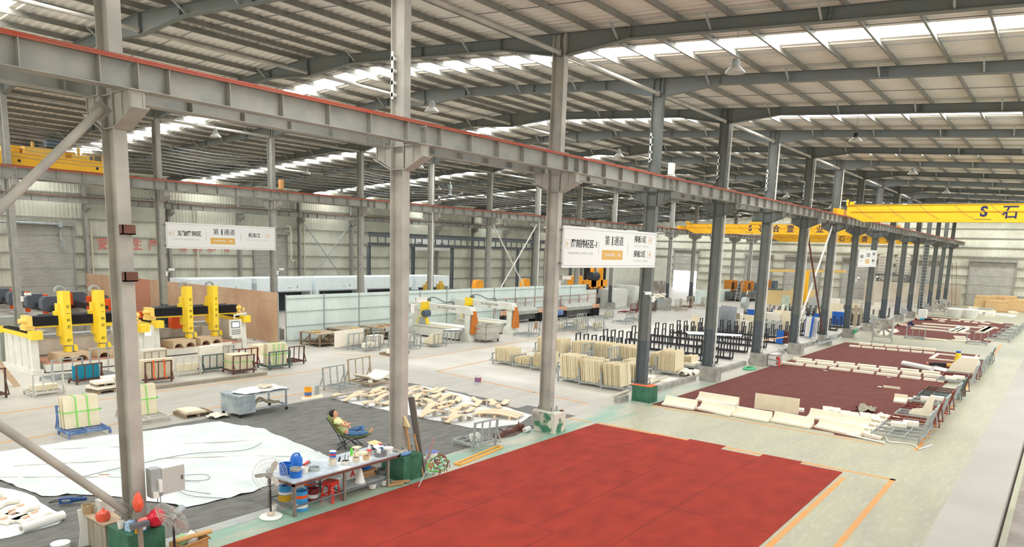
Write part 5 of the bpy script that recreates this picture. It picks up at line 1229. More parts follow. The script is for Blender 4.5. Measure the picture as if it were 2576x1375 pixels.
def arch_block(x,y,z,label,rz=0):
    mb=MB(); P=[(-.65,0),(-.65,.36),(.65,.36),(.65,0)]
    for cx_ in (.33,-.33): P+=[(cx_+.25*math.cos(PI*i/8),.22*math.sin(PI*i/8)) for i in range(9)]
    mb.prism(P,'y',-.5,.5); tag(mb.build('arched_block',M('sand_stone','cdb595',.75,.0,'bda27f',3.,.6),loc=(x,y,z),rz=rz,smooth=False),label,'stone block')
arch_block(7.6,21.85,.43,'sand block with two hollow arches under the left column of the first machine',.1)
arch_block(9.3,22.1,.43,'sand block with two hollow arches under the right column of the first machine',.1)
arch_block(13.3,22.9,.43,'sand block with hollow arches under the left column of the second machine',.1)
arch_block(14.9,23.1,.43,'sand block with hollow arches under the right column of the second machine',.1)
# --- older machines behind
def oldm(x,y,L,heads,label,rz=0.,ox=None):
    c=T('router_machine',label,'machine',(x,y,0),rz)
    mb=MB(); mb.box(0,L,0,2.6,.0,.75); mb.box(.1,L-.1,.1,2.5,.75,.85); mb.build('bed',M('old_grey','b2ada2',.7,.0,'928d82',2.,.7),c)
    mb=MB(); mb.box(-.1,.25,-.1,2.8,.75,1.25); mb.box(L-.25,L+.1,-.1,2.8,.75,1.25); mb.build('side_rail',M('old_grey',''),c)
    mb=MB(); mb.box(.0,L,1.1,1.5,1.35,1.75); mb.build('gantry_beam',BEL,c)
    mb=MB(); mb.box(-.15,.25,.95,1.6,1.2,1.85); mb.box(L-.25,L+.15,.95,1.6,1.2,1.85); mb.build('end_cap',ORANGE,c)
    for k,q in enumerate(heads):
        mb=MB(); mb.box(q-.25,q+.25,.75,1.05,1.5,2.25); mb.box(q-.14,q+.14,.72,.95,.95,1.5); h_=mb.build('head_front',ORANGE,c)
        mb=MB(); mb.prism([(1.05,1.45),(1.05,2.3),(1.75,2.3),(1.95,2.1),(1.95,1.6),(1.8,1.45)],'x',q-.27,q+.27); mb.build('head_cover',M('cover_grey','565b62',.5),h_)
        mb=MB(); mb.box(q-.2,q+.2,.735,.752,1.62,1.85); mb.build('dark_window',BLACK,h_)
    return c
oldm(13.3,33.4,10.5,(1.4,3.7,6.5,9.0),'long grey and orange router machine at the left with heads facing right',PI/2)
oldm(13.2,38.6,7.5,(.8,3.9,6.4),'orange router machine with dark beam whose orange heads face the camera',-PI/2)
oldm(15.2,24.2,3.4,(1.2,),'older orange router machine partly hidden by the second yellow machine',PI/2)
oldm(4.0,26.5,4.4,(),'low grey machine bed behind the first yellow machine at the left')
c=T('tool_cabinet','grey green cabinet block between the older machines at the left','cabinet',(6.2,25.6,0)); mb=MB(); mb.box(0,.7,0,.5,0,2.1); mb.box(.75,1.5,0,.5,0,1.6); mb.build('cabinet_body',M('cab_grey','a9aaa0',.6,.0,'90918a',2.,.5),c); mb=MB(); mb.box(.95,1.05,-.01,0,1.2,1.35); mb.build('socket',BLACK,c)
c=T('water_tank','dark box tank with red marks below the second machine columns','tank',(13.1,21.7,0)); bpy.data.objects.remove(c)
o=sheet('plastic_heap',[(15.2,27.9),(16.9,27.8),(17.2,29.0),(16.,29.5),(15.2,29.)],.9,.75,M('plastic_white','e2e4ea',.4),.12,21,1.8); tag(o,'heap of white plastic sheeting in front of the pink board panels','plastic')
mb=MB(); mb.box(15.3,17.1,28.,29.3,0,.95); tag(mb.build('cable_crate',WOOD),'wooden crate under the white plastic heap','crate')
hk=T('hoist_hook','yellow crane hook hanging on a chain at the left edge','hook',(5.0,30.,2.0)); mb=MB(); mb.box(-.1,.1,-.08,.08,0,.5); mb.build('hook_block',YEL,hk); mb=MB(); mb.tube([(0,0,.5),(0,0,6.9)],.012,5); mb.build('chain',STEELD,hk); mb=MB(); mb.tube(cat([(0,0,0),(0,0,-.12),(.1,0,-.22),(.0,0,-.32),(-.1,0,-.24)]),.03,8); mb.build('hook',DARK,hk)
# ================================================================ FENCES, SAWS, BOOTHS
FEN=M('fence_sheet','d6e0d8',.5,.0,'bccac3',.7,.6)
fc=T('sheet_fence','long white-green corrugated sheet fence across the middle of the hall','fence',(19.9,23.0,0))
x=0.
while x<33.6:
    mb=MB(); w=min(2.8,33.7-x); ribbed(mb,x,x+w,lambda u,h:[(u,-h,.02),(u,-h,2.85)],.28,.02,.045); mb.build('sheet_panel',FEN,fc,smooth=False)
    mb=MB(); mb.box(x-.02,x+.02,-.09,-.03,0,2.9); mb.build('post',GALV,fc); x+=2.8
mb=MB()
for z in (.15,1.0,1.85,2.62): mb.box(0,33.7,-.06,-.03,z,z+.04)
mb.build('rail',GALV,fc)
pf=T('plywood_fence','long tan board fence running back towards the left wall','fence',(19.2,22.75,0))
PLY=M('plywood','c9a98a',.7,.0,'b78f74',.9,.7,stretch=(1,1,.5)); PLR=M('plywood_red','b8735a',.7,.0,'cd9a80',4.,.8,stretch=(1,.6,6))
for k in range(10):
    mb=MB(); mb.box(-.01,.01,k*2.44,(k+1)*2.44-.01,.12,2.5); mb.build('board',PLR if k==6 else PLY,pf)
    mb=MB(); mb.box(-.012,.008,k*2.44,(k+1)*2.44-.01,2.51,3.05); mb.build('board',PLR if k==6 else PLY,pf)
mb=MB()
for k in range(11): mb.box(.02,.08,k*2.44-.02,k*2.44+.04,0,3.0)
mb.build('stud',GALV,pf)
# dust booths before the left wall
for k,(x0,w) in enumerate(((23.6,5.3),(29.4,5.5),(35.4,5.3),(41.1,6.4),(48.0,5.0))):
    c=T('dust_booth','%s white dust extraction booth with a dark open front beyond the fence, counted from the left'%_sl[k],'booth',(x0,40,0))
    BW=M('booth_white','e1e8e8',.45,.0,'ccd6d6',1.5,.4)
    mb=MB(); mb.box(0,w,0,3,1.75,2.85); mb.box(0,.3,0,3,0,1.75); mb.box(w-.2,w,0,3,0,1.75); mb.build('housing',BW,c)
    mb=MB(); mb.box(.3,w-.2,1.2,1.3,0,1.75); mb.build('backdrop',M('booth_shade','33373b',.6,.0,'4b5055',6.,.6,stretch=(6,1,.3)),c)  # dark sheet stands for the shade inside the open booth front
    mb=MB(); mb.box(.25,w-.15,-.05,0,1.66,1.76); mb.box(.25,.32,-.04,0,0,1.7); mb.box(w-.24,w-.15,-.04,0,0,1.7); mb.build('front_frame',GALV,c)
    mb=MB(); 
    for q in range(5): mb.box(w*.55+q*.1,w*.55+q*.1+.05,-.01,0,2.0,2.04)
    mb.box(w*.72,w*.72+.04,-.03,0,2.0,2.2); mb.build('switches',STEELD,c)
# bridge saws
SAWW=M('saw_white','d9d8cc',.5,.0,'c2c0b2',2.,.5)
def saw(x,y,label,orange=False):
    c=T('bridge_saw',label,'saw',(x,y,0))
    mb=MB(); mb.prism([(-.2,1.72),(0,2.2),(5.3,2.2),(5.3,1.75),(.6,1.75)],'x',-.25,.25); mb.build('bridge_beam',SAWW,c)
    if orange:
        mb=MB(); mb.box(-.18,.18,.2,3.6,2.2,2.3); mb.box(-.18,.18,4.6,5.3,2.2,2.3); mb.build('top_rail',M('rail_orange','efa02c',.5),c)
    for yy in (0,4.7):
        mb=MB(); mb.box(-.2,.2,yy,yy+.45,.0,1.8); mb.prism([(yy-.2,0),(yy-.2,.25),(yy,.6),(yy+.45,.6),(yy+.6,.25),(yy+.6,0)],'x',-.45,.45); mb.build('support_post',SAWW,c)
    mb=MB(); mb.prism([(-.3,.5),(.3,.5),(.22,1.3),(.05,1.95),(-.05,1.95),(-.22,1.3)],'y',-.32,-.12); mb.build('bellows_cover',M('bellows_orange','c9772f',.7,.0,'a85f25',8.,.6,stretch=(1,1,5)),c)
    mb=MB(); mb.box(-.6,1.2,.7,4.6,.1,.72); mb.box(-.7,1.3,.6,4.7,.72,.8); mb.build('saw_table',SAWW,c)
    yh=3.9 if not orange else 1.3
    mb=MB(); mb.box(-.32,-.22,yh-.35,yh+.35,1.7,2.35); mb.box(-.5,-.3,yh-.2,yh+.2,1.0,2.0); mb.prism([(yh-.5,.85),(yh-.4,1.2),(yh,1.35),(yh+.4,1.2),(yh+.5,.85)],'x',-.55,-.35); mb.build('saw_head',MYEL,c)
    mb=MB(); mb.lathe([(0,-.25),(.2,-.25),(.24,-.1),(.24,.25),(0,.25)],14,(-.5,yh-.3,1.55),'x'); mb.build('motor',M('motor_blue',''),c)
    mb=MB(); mb.lathe([(0,-.15),(.1,-.15),(.1,.15),(0,.15)],10,(-.1,yh-.15,2.42),'y'); mb.tube(cat([(0,yh,2.5),(0,yh-.6,2.6),(0,yh-1.6,2.35),(0,yh-2.2,2.45),(0,yh-2.3,2.2)]),.035,6); mb.build('cable_hose',STEELD,c)
    mb=MB(); mb.lathe([(0,0),(.34,0),(.34,.01),(0,.01)],24,(-.56,yh,.98),'x'); mb.build('saw_blade',GALV,c)
    mb=MB(); mb.box(-.62,-.6,1.0,3.2,.74,.82) ; mb.build('edge_strip',MYEL,c)
    if not orange:
        textmesh('TEL 0576-85772856',.2,'lettering',INK,c,faceX(-.252,2.,2.0)); textmesh('台湾',.13,'lettering',INK,c,faceX(-.252,2.,1.83))
    else: textmesh('HS200',.2,'lettering',M('ink_blue','2f4f9c',.5),c,faceX(-.252,1.1,2.0))
saw(29.5,16.75,'white bridge saw with a yellow head and blue motor in front of the fence')
saw(34.7,17.35,'white bridge saw with an orange rail and orange bellows, farther of the two')
bc=T('waste_bin','large pale steel bin on short legs in front of the bridge saws','bin',(29.55,15.6,0),.03)
mb=MB()
for x0,x1,y0,y1 in ((0,1.45,0,.04),(0,1.45,1.06,1.1),(0,.04,0,1.1),(1.41,1.45,0,1.1)): mb.box(x0,x1,y0,y1,.14,1.08)
mb.box(0,1.45,0,1.1,.14,.2); mb.build('bin_walls',M('bin_grey','bdb9ac',.6,.0,'a5a193',2.,.7),bc)
mb=MB()
for z in (.6,1.03):
    for y in (-.05,1.1): mb.box(-.05,1.5,y,y+.05,z,z+.08)
    for x in (-.05,1.45): mb.box(x,x+.05,-.05,1.15,z,z+.08)
mb.build('rim',M('bin_grey',''),bc)
for x in (.02,1.33):
    for y in (.02,.98):
        mb=MB(); mb.box(x,x+.1,y,y+.1,0,.14); mb.build('leg',STEELD,bc)
textmesh('石合壹',.15,'lettering',REDP,bc,faceX(-.003,.75,.85))
def wtable(x,y,w,d,label,rz=0,top=WOOD):
    c=T('trestle_table',label,'table',(x,y,0),rz); TW=M('trestle_wood','8f7b63',.8,.0,'6f5d49',4.,.6)
    mb=MB(); mb.box(0,w,0,d,.72,.78); mb.build('tabletop',M('table_boards','b9a88f',.8,.0,'8d7c66',2.,.8),c)
    for xx in (.02,w-.1):
        for yy in (.02,d/2,d-.1):
            mb=MB(); mb.box(xx,xx+.08,yy,yy+.08,0,.72); mb.build('leg',TW,c)
    mb=MB()
    for yy in (.05,d/2): mb.bar((.06,yy,.65),(.06,yy+d*.42,.12),.05); mb.bar((w-.06,yy,.65),(w-.06,yy+d*.42,.12),.05)
    mb.bar((.06,.06,.65),(w*.9,.06,.15),.05); mb.box(.02,w-.02,.03,d-.03,.16,.2); mb.build('brace',TW,c)
wtable(20.35,20.45,1.6,1.85,'wooden trestle table before the left end of the fence')
wtable(22.9,21.0,1.7,1.9,'wooden trestle table second from the left end of the fence',.05)
wtable(25.3,20.6,2.2,2.0,'wide wooden trestle table strewn with tools, just left of the second column',.02)
for k in range(6): lying(20.6+.25*k+(2.2 if k>2 else 0),21.1+.3*(k%3),.785,.5,.3,.03,.4*k,'pale offcut lying on the trestle tables before the fence',M('offcut_yellow','d8c07c',.8) if k%2 else WOOD,'timber_offcut','offcut','offcuts on the trestle tables')
for k in range(8): lying(25.6+.2*k,21.0+.25*(k%4),.785,.7,.08,.04,.3*k,'timber strip lying on the wide trestle table','' or WOOD,'timber_strip','strip','timber strips on the wide trestle table')
# panel and racks before the fence
rack(21.6,18.75,'grey rack with a large moulded panel leaning on its far side','grey',1,.1,1.3,.95,.9)
mb=MB(); mb.box(-1.15,1.15,-.03,.03,0,.92); mb.box(-1.0,1.0,-.045,-.03,.12,.8); tag(mb.build('moulded_panel',STONEW,loc=(21.3,18.98,.19),rz=.1),'large moulded white panel standing in the grey rack before the trestle tables','panel')
rack(21.7,17.45,'grey rack with a few white blocks before the moulded panel','grey',1,.05,1.1,1.0,.85)
for k in range(5): lying(21.35+.2*k,17.75+.12*(k%2),.19,.16,.3,.25,.1*k,'white block in the grey rack before the moulded panel',STONEW,'stone_block','stone block','white blocks before the moulded panel')
rack(23.0,18.2,'grey rack with stacked white blocks left of the second column','grey',1,.0,1.2,1.,.95)
for k in range(6): lying(22.7+.3*(k%3),18.7,.19+.26*(k//3),.28,.5,.25,.0,'white block stacked in the rack left of the second column',STONEW,'stone_block','stone block','white blocks left of the second column')
pallet((21.9,15.9,0),.1,1.5,.9,'wooden pallet of long pale strips on the aisle edge left of the second column')
for k in range(5): lying(21.8+.05*k,15.65+.15*(k%3),.13+.07*(k//2),1.4-.1*k,.2,.07,.1,'pale strip on the pallet left of the second column',STONEW,'stone_strip','stone strip','pale strips on the pallet')
rack(24.2,16.6,'grey rack peeping out right behind the second column','grey',1,.0,.9,.95,.8)
rack(24.9,17.9,'grey rack with white slabs right of the second column','grey',1,.0,1.1,.95,.9)
slabs(24.9,17.95,0,1,4,.9,.45,'white slab in the rack right of the second column','slabs in the rack right of the second column',STONEW)
rack(26.05,16.3,'grey rack with stepped cream blocks in front of the nearer bridge saw','grey',1,.0,1.1,.95,.8)
for k in range(5): lying(25.85,16.45+.14*k,.19,.85,.12,.62-.11*k,0,'cream block in the stepped pack before the nearer bridge saw',STONE,'stone_block','stone block','stepped cream blocks before the nearer bridge saw')
rack(34.9,15.7,'empty grey rack beside the farther bridge saw','grey',1,.0,1.3,1.2,1.0,n=3)
sb=T('water_trough','pale steel stand with cloth before the nearer bridge saw','stand',(27.6,16.8,0)); mb=MB(); mb.box(0,1.2,0,.7,.7,.78); mb.build('stand_top',GALV,sb)
for xx in (.02,1.1):
    for yy in (.02,.62):
        mb=MB(); mb.box(xx,xx+.06,yy,yy+.06,0,.7); mb.build('leg',GALV,sb)
o=sheet('cloth',[(27.55,16.75),(28.7,16.75),(28.7,17.5),(27.6,17.5)],.8,.05,WHITE,.12,31,4.); tag(o,'white cloth on the pale steel stand before the nearer saw','cloth')
# edge polishing machines and their roller rails
def polisher(x,y,w,label):
    c=T('polishing_machine',label,'machine',(x,y,0))
    mb=MB(); mb.prism([(0,.7),(-.1,1.0),(.5,1.25),(.6,1.55),(.9,1.6),(.9,.7)],'x',0,w); mb.build('console',M('polisher_grey','b9b9b0',.5,.0,'8f908a',3.,.6),c)
    mb=MB(); mb.prism([(.61,1.28),(.69,1.52),(.68,1.53),(.6,1.29)],'x',w*.3,w*.85); mb.build('slot',DARK,c)
    mb=MB(); mb.box(.2,w-.2,0.1,.8,.25,.7); mb.build('machine_base',M('polisher_dark','55544f',.6,.0,'3b3b3a',3.,.7),c)
    for xx in (.1,w-.2):
        mb=MB(); mb.box(xx,xx+.1,0,.8,0,.7); mb.build('leg',DARK,c)
    for xx,ww in ((-1.6,1.6),(w,1.2)):
        mb=MB()
        for z in (.75,.88,1.0): mb.box(xx,xx+ww,-.02,.02,z,z+.08)
        for q in range(3): mb.box(xx+q*ww/2-.03,xx+q*ww/2+.03,-.03,.03,.7,1.1)
        mb.build('feed_roller',M('roller_peach','e0a67e',.5),c)
        mb=MB(); mb.box(xx+.2,xx+.28,-.2,.3,0,.75); mb.box(xx+ww-.28,xx+ww-.2,-.2,.3,0,.75); mb.build('stand',DARK,c)
    mb=MB()
    for z in (1.62,2.0): mb.tube([(-1.8,.5,z),(w+1.6,.5,z)],.025,6)
    for q in range(6): mb.bar((-1.7+q*(w+3.2)/5,.5,.8),(-1.7+q*(w+3.2)/5,.5,2.0),.08,.03)
    mb.build('slab_rest',M('rest_pink','b98c7c',.6,.0,'6f5b55',3.,.5),c)
polisher(40.6,21.8,3.4,'grey edge polishing machine with peach rollers behind the farther bridge saw')
polisher(48.2,21.7,4.4,'grey edge polishing machine with rollers right of the third column')
cw=T('wheel_cart','blue two-wheeled cart beside the polishing machine','cart',(45.6,21.3,0))
for xx in (0,.9):
    mb=MB()
    for r_,t_ in ((.36,.025),): mb.tube([(xx+.36*math.cos(2*PI*k/20),0,.38+.36*math.sin(2*PI*k/20)) for k in range(21)],.025,6,False)
    for k in range(8): mb.tube([(xx,0,.38),(xx+.36*math.cos(PI*k/4),0,.38+.36*math.sin(PI*k/4))],.008,4)
    mb.build('wheel',STEELD,cw)
mb=MB(); mb.box(.2,1.1,-.3,.3,.5,.9); mb.build('tray',M('rack_blue',''),cw)
mb=MB(); mb.box(-.3,.5,-.3,.3,.0,.05); tag(mb.build('steel_plate',GALV,loc=(41.,18.,0)),'flat steel plate on the floor left of the third column','plate')
for k,(x,y) in enumerate(((39.3,18.6),(40.2,18.5),(41.4,18.7))): lying(x,y,0,.18,.18,.55 if k<2 else .4,.1,('left','middle','right')[k]+' brown wooden block on the floor left of the third column',WOOD,'wood_block','block')
c=T('platform_cart','low grey platform cart left of the third column','cart',(41.2,17.2,0)); mb=MB(); mb.box(-.8,.8,-.4,.4,.2,.28); mb.build('deck',GALV,c)
for xx in (-.6,.6): 
    mb=MB(); mb.lathe([(0,-.35),(.1,-.35),(.1,.35),(0,.35)],10,(xx,0,.1),'y'); mb.build('wheel',DARK,c)
# racks around and beyond the third column
for x,y,l,m,s_,n_ in ((39.3,16.3,'grey rack left behind the third column with white pieces','grey',1,3),(41.0,15.9,'grey rack with pale blocks right of the third column, farther of three','grey',1,0),(40.2,15.0,'grey rack with pale pieces right of the third column, nearest of three','grey',1,2),(42.4,14.9,'grey rack with cream slabs right of the third column, rightmost of three','grey',1,5),
   (43.8,17.4,'grey rack with long cream slabs beyond the three racks','grey',1,4),(51.6,19.3,'grey rack with rolled cream pieces under the large sign','grey',1,3),(49.2,15.9,'empty grey rack standing alone left of the fourth column','grey',1,0),(52.3,16.4,'grey rack with cream slabs just left of the fourth column','grey',1,4),(58.5,20.5,'dark red rack by the fourth column','dred',1,0)):
    rack(x,y,l,m,s_,0,1.3,1.3,1.0,n=3)
    if n_: slabs(x,y+.05,0,1,n_,1.0,.42,'pale slab in the '+l[:40].rsplit(' ',1)[0],'slabs in '+l)
JR=[('brown',61.,20.6),('brown',62.,21.3),('brown',62.8,20.5),('green',64.4,21.),('grey',65.5,20.2),('tan',66.9,20.8),('tan',66.2,18.9),('grey',68.6,20.4),('tan',70.,20.8),('brown',71.3,20.2),('tan',72.8,20.6),('white',72.,18.6),('tan',74.2,19.6),('grey',75.6,20.2)]
for k,(m,x,y) in enumerate(JR): rack(x,y,'one of the jumbled empty racks before the white partition walls',m,1,random.uniform(-.5,.5),1.3,1.1,1.1,n=3,group='jumbled racks before the partition walls')
hp=MB()
for k in range(46): hp.sphere((69.5+random.gauss(0,1.1),23.6+random.gauss(0,.4),.9+random.uniform(0,.5)),.22,6,4,(1.3,1,.5))
o=hp.build('rubble_heap',STONEW); tag(o,'heap of white stone rubble on bins behind the jumbled racks','rubble',kind='stuff')
mb=MB(); mb.box(67.6,71.6,23.0,24.4,0,.95); tag(mb.build('rubble_bin',GALV),'grey bin under the white rubble heap','bin')
# far machinery and partition walls
def blockwall(x0,x1,y0,y1,h,label,mat=None,cat='partition'):
    mb=MB(); mb.box(x0,x1,y0,y1,0,h); return tag(mb.build('partition_wall',mat or M('partition_white','d5d6cb',.7,.0,'c0bfb2',1.,.6),smooth=False),label,cat)
blockwall(54.5,60.5,26.0,26.3,2.0,'low white partition wall just right of the fence end')
blockwall(62.6,66.6,25.6,28.,1.95,'white partition block with a panelled face behind the lone racks')
blockwall(67.2,68.2,25.,28.,2.3,'narrow beige partition block right of the panelled one')
mb=MB(); mb.box(63,67.5,29.,29.2,0,5.); tag(mb.build('doorway_shade_panel',M('doorway_shade','2a2522',.9)),'shade of the open doorway painted on a black curtain behind the large sign','backdrop')  # near-black panel paints in the shade inside the open doorway
mb=MB(); mb.box(65.1,65.4,28.7,29.,0,5.); tag(mb.build('door_post',STONE),'pale post in the middle of the dark doorway','post')
blockwall(69.,86.,30,30.2,5.,'tall translucent pale sheet wall behind the rubble heap',M('sheet_pale','cfcfc0',.6,.0,'bcbcaa',.8,.6))
blockwall(72.5,79.,27.,27.3,2.6,'grey patched low wall left of the bright doorway',M('patch_grey','a9a39b',.8,.0,'7d7268',1.2,.9,lo=.45,hi=.5))
blockwall(80.,92.,23.,23.3,1.5,'pale green low machine panel wall before the bright doorway',M('pale_green','c3cfc6',.6))
bm_=T('block_machine','large orange block cutting machine with dark cabinet beyond the fence end','machine',(57.8,27.2,0)); OY=M('machine_orange','f0a028',.5,.0,'d98a20',2.,.5)
mb=MB(); mb.box(-.2,1.6,-.1,.6,1.6,3.4); mb.build('hood',OY,bm_); mb=MB(); mb.box(3.6,4.6,0,.6,1.2,3.0); mb.box(2.2,7.,0,.6,2.2,2.9); mb.box(5.6,6.,0,.4,.5,4.2); mb.box(3.9,4.1,0,.4,.5,4.2); mb.build('frame',OY,bm_)
mb=MB(); mb.box(.8,2.6,-.3,.2,1.,2.5); mb.box(3.2,5.,-.2,.5,1.5,2.0); mb.build('cabinet',M('cabinet_charcoal','3d4147',.6),bm_); mb=MB(); mb.lathe([(0,-.8),(.45,-.8),(.5,-.3),(.5,.5),(0,.5)],12,(4.4,.2,3.3),'x'); mb.build('motor',M('motor_dark','2f3338',.5),bm_); mb=MB(); mb.box(-.5,8.,-.5,1.,.4,1.05); mb.build('machine_base',M('base_dark','4d4f50',.7),bm_)
for k,(x,y,z) in enumerate(((45.6,30.,2.5),(53.,30.,2.7))):
    mb=MB(); mb.prism([(0,0),(1.1,0),(1.1,1.1),(.9,1.4),(.2,1.4),(0,1.)],'y',0,.5); tag(mb.build('saw_hood',OY,loc=(x,y,1.6)),('left','right')[k]+' orange saw hood rising above the fence','machine hood')
ob=T('edge_line','dark edging line with two small yellow heads above the fence','machine',(40.,34.,0)); mb=MB(); mb.box(0,8.,0,1.,1.3,1.9); mb.build('body',BLACK,ob)
for k in (3.2,5.):
    mb=MB(); mb.box(k,k+.6,-.1,.4,1.9,2.4); mb.lathe([(0,0),(.2,0),(.2,.3),(0,.3)],10,(k+.3,.1,2.4)); mb.build('grinding_head',M('head_ochre','c9a23f',.5),ob)
for k,(px,py) in enumerate(((1862,720),(1905,722),(1950,712))):
    q=F(px,py+40,0); c=T('cutting_machine','%s orange cutting machine with a grey cabinet at the far machines, counted from the left'%_sl[k],'machine',(q.x+4,q.y+3,0))
    mb=MB(); mb.box(-1.,.2,-.5,.5,1.2,2.7); mb.box(1.,1.4,-.5,.5,1.4,2.6); mb.build('saw_frame',M('frame_amber','b9772f',.6),c); mb=MB(); mb.box(-.8,0,-.52,-.5,1.5,2.4); mb.build('opening',DARK,c); mb=MB(); mb.box(1.8,3.4,-.9,-.4,1.3,2.4); mb.build('screen_cabinet',M('cab_slate','5f6a70',.6),c); mb=MB(); mb.box(-3,5,-1.2,1.4,.3,1.2); mb.build('base',M('base_mixed','6f716d',.7,.0,'4b4c49',1.5,.7),c)
jc=T('gantry_jib','pale yellow light gantry beam on a yellow post far down the middle bay','gantry',(90.,0,0)); 
mb=MB(); mb.bar((0,18.5,4.2),(0,8.5,4.5),.3,.3); mb.build('beam',M('jib_tan','d0ab62',.5),jc); mb=MB(); mb.bar((0,13.,0),(0,13.,4.3),.4); mb.build('post',YEL,jc)
def ladder(p,q,w,label,mat=GALV):
    c=T('ladder',label,'ladder',p); p=Vector(p);q=Vector(q);d=(q-p); side=Vector((0,1,0)).cross(d).normalized() if abs(d.x)>.01 else Vector((1,0,0)); side=d.cross(Vector((0,0,1))).normalized() if d.cross(Vector((0,0,1))).length>.1 else Vector((1,0,0))
    side=Vector((.6,-.8,0)); mb=MB()
    for s_ in (-1,1): mb.bar(side*(s_*w/2),d+side*(s_*w/2),.06,.04)
    mb.build('rail',mat,c); mb=MB(); k=0; L=d.length
    while k*.33<L-.2: a=d*(k*.33/L)+d.normalized()*.2; mb.bar(a-side*w/2,a+side*w/2,.04,.03); k+=1
    mb.build('rungs',mat,c)
ladder((70.6,14.6,1.2),(70.2,13.7,6.9),.5,'long aluminium ladder leaning high in the middle bay before the end wall')
ladder((84.5,-.9,.0),(84.5,-.6,7.9),.6,'vertical steel ladder fixed to a far right-hand column')
ladder((112.,-.9,.0),(112.,-.3,6.),.6,'reddish ladder near the end wall beside the last columns',M('ladder_brown','8f6f5c',.7))
for k,(y0,y1) in enumerate(((8.1,9.8),(5.6,7.4))):
    c=T('water_tank',('left','right')[k]+' of two pale water tanks on the steel stand at the end wall','tank',(115.,(y0+y1)/2,4.)); mb=MB(); mb.lathe([(0,0),(.9,0),(.92,.1),(.92,2.6),(.8,2.8),(0,2.9)],16); mb.build('body',M('tank_pale','c9c0b0',.6,.0,'b3a998',3.,.6),c)
    mb=MB(); 
    for q in range(6): mb.lathe([(.92,.3+q*.42),(.95,.34+q*.42),(.95,.38+q*.42),(.92,.42+q*.42)],16)
    mb.build('hoop',GALV,c)
ts=T('tank_stand','steel stand with diagonal braces carrying the two water tanks','stand',(115.,7.7,0)); mb=MB(); mb.box(-1.,1.,-2.3,2.2,3.8,3.98); mb.build('platform',STEELD,ts)
for y in (-2.2,2.1): 
    for x in (-.9,.9):
        mb=MB(); mb.bar((x,y,0),(x,y,3.8),.15); mb.build('leg',STEELD,ts)
mb=MB(); mb.bar((-.9,-2.2,.6),(-.9,2.1,3.7),.1); mb.bar((-.9,2.1,.6),(-.9,-2.2,3.7),.1); mb.build('brace',STEELD,ts)
blockwall(113.2,113.5,-1.5,11.,2.9,'beige low room wall at the far end below the water tanks',M('beige_wall','cfc5b3',.7,.0,'b8a38c',.7,.7))
# concrete kerb between the columns
mb=MB()
for i in range(3,12): mb.box(i*D+.25 if i>3 else 19.7,(i+1)*D-.55 if i>3 else 4*D-.55,.28,.5,0,.22)
for k,i in enumerate(range(3,12)):
    mb=MB(); x0=i*D+.3; mb.box(x0 if i>3 else 21.0,(i+1)*D-.62,.3,.52,0,.22); tag(mb.build('concrete_kerb',CONC,smooth=False),'low concrete kerb between two right-hand columns','kerb','concrete kerbs between the right-hand columns')
mb=MB(); mb.box(19.3,20.1,.3,.52,0,.22); tag(mb.build('concrete_kerb',CONC),'short end piece of concrete kerb left of the fourth pedestal','kerb')
for p,q,l in (((20.1,1.0,.07),(21.6,1.15,.07),'white plastic pipe on the floor left of the fourth pedestal'),((24.0,1.3,.07),(26.4,1.6,.07),'white plastic pipe on the floor right of the fourth pedestal')):
    mb=MB(); mb.tube([p,q],.06,10); tag(mb.build('plastic_pipe',PIPE),l,'pipe')
# ================================================================ SLAB STORE
CS=M('slab_cream','e2d3b0',.65,.0,'d4c19a',3.,.5)
SS=[(22.25,4.75,1.,.95,1.05,'first','front row, left of the fourth column','tallest leaning pack',20),(22.1,3.5,1.,.95,1.0,'second','front row','second leaning pack',20),(22.0,2.3,1.,.9,.98,'third','front row','strapped pack just left of the fourth column',13),(24.3,2.6,.9,.8,.7,'','behind','low pack at the left edge of the fourth column',8),
 (24.0,10.0,1.1,.95,.68,'','','leftmost short pack',14),(23.95,8.65,1.1,.9,.36,'','','low stepped pack second from the left',10),(23.9,7.45,1.1,.9,.74,'','','short pack half hidden by the third column',10),
 (28.6,10.5,1.15,1.6,.84,'','','back row pack behind the third column',26),(29.1,8.5,1.15,1.2,.78,'','','back row pack right of the third column',20),(29.2,7.2,1.15,1.3,.82,'','','back row pack third from the left',21),(30.0,6.2,1.1,1.4,.7,'','','back row pack fourth from the left',22),
 (26.0,6.0,1.0,.95,.42,'','','low pack in the middle of the slab store',12),(26.6,3.9,1.0,.9,.5,'','','tilted low pack behind the strapped pack',12),(28.4,3.3,1.0,.6,.78,'','','pack right behind the fourth column',9),(27.7,2.45,1.1,.95,1.05,'','','tall pack right of the fourth column',15),(30.3,2.3,1.,.5,.5,'','','small pack at the right end of the slab store',6)]
for k,(x,y,w,dep,h,_a,_b,nm,n_) in enumerate(SS):
    rack(x,y+.1,'grey rack under the '+nm+' of the slab store','grey',-1,.03,w+.12,min(dep+.25,1.3),max(.55,h*.8),n=3)
    slabs(x,y+.08,.03,-1,n_,w,h,'cream slab in the '+nm+' of the slab store','slabs in the '+nm,CS,th=.035,gap=dep/n_,tilt=.1 if k<3 else .03,jit=.03,wj=.05,hj=.14 if k>3 else .03)
for k,(x,y,h) in enumerate(((27.9,7.0,1.0),(27.6,5.2,1.),(25.2,5.4,.95))): rack(x,y,('left','right','front')[k]+' empty grey rack showing between the packs of the slab store','grey',-1,.0,1.1,.9,h,n=3)
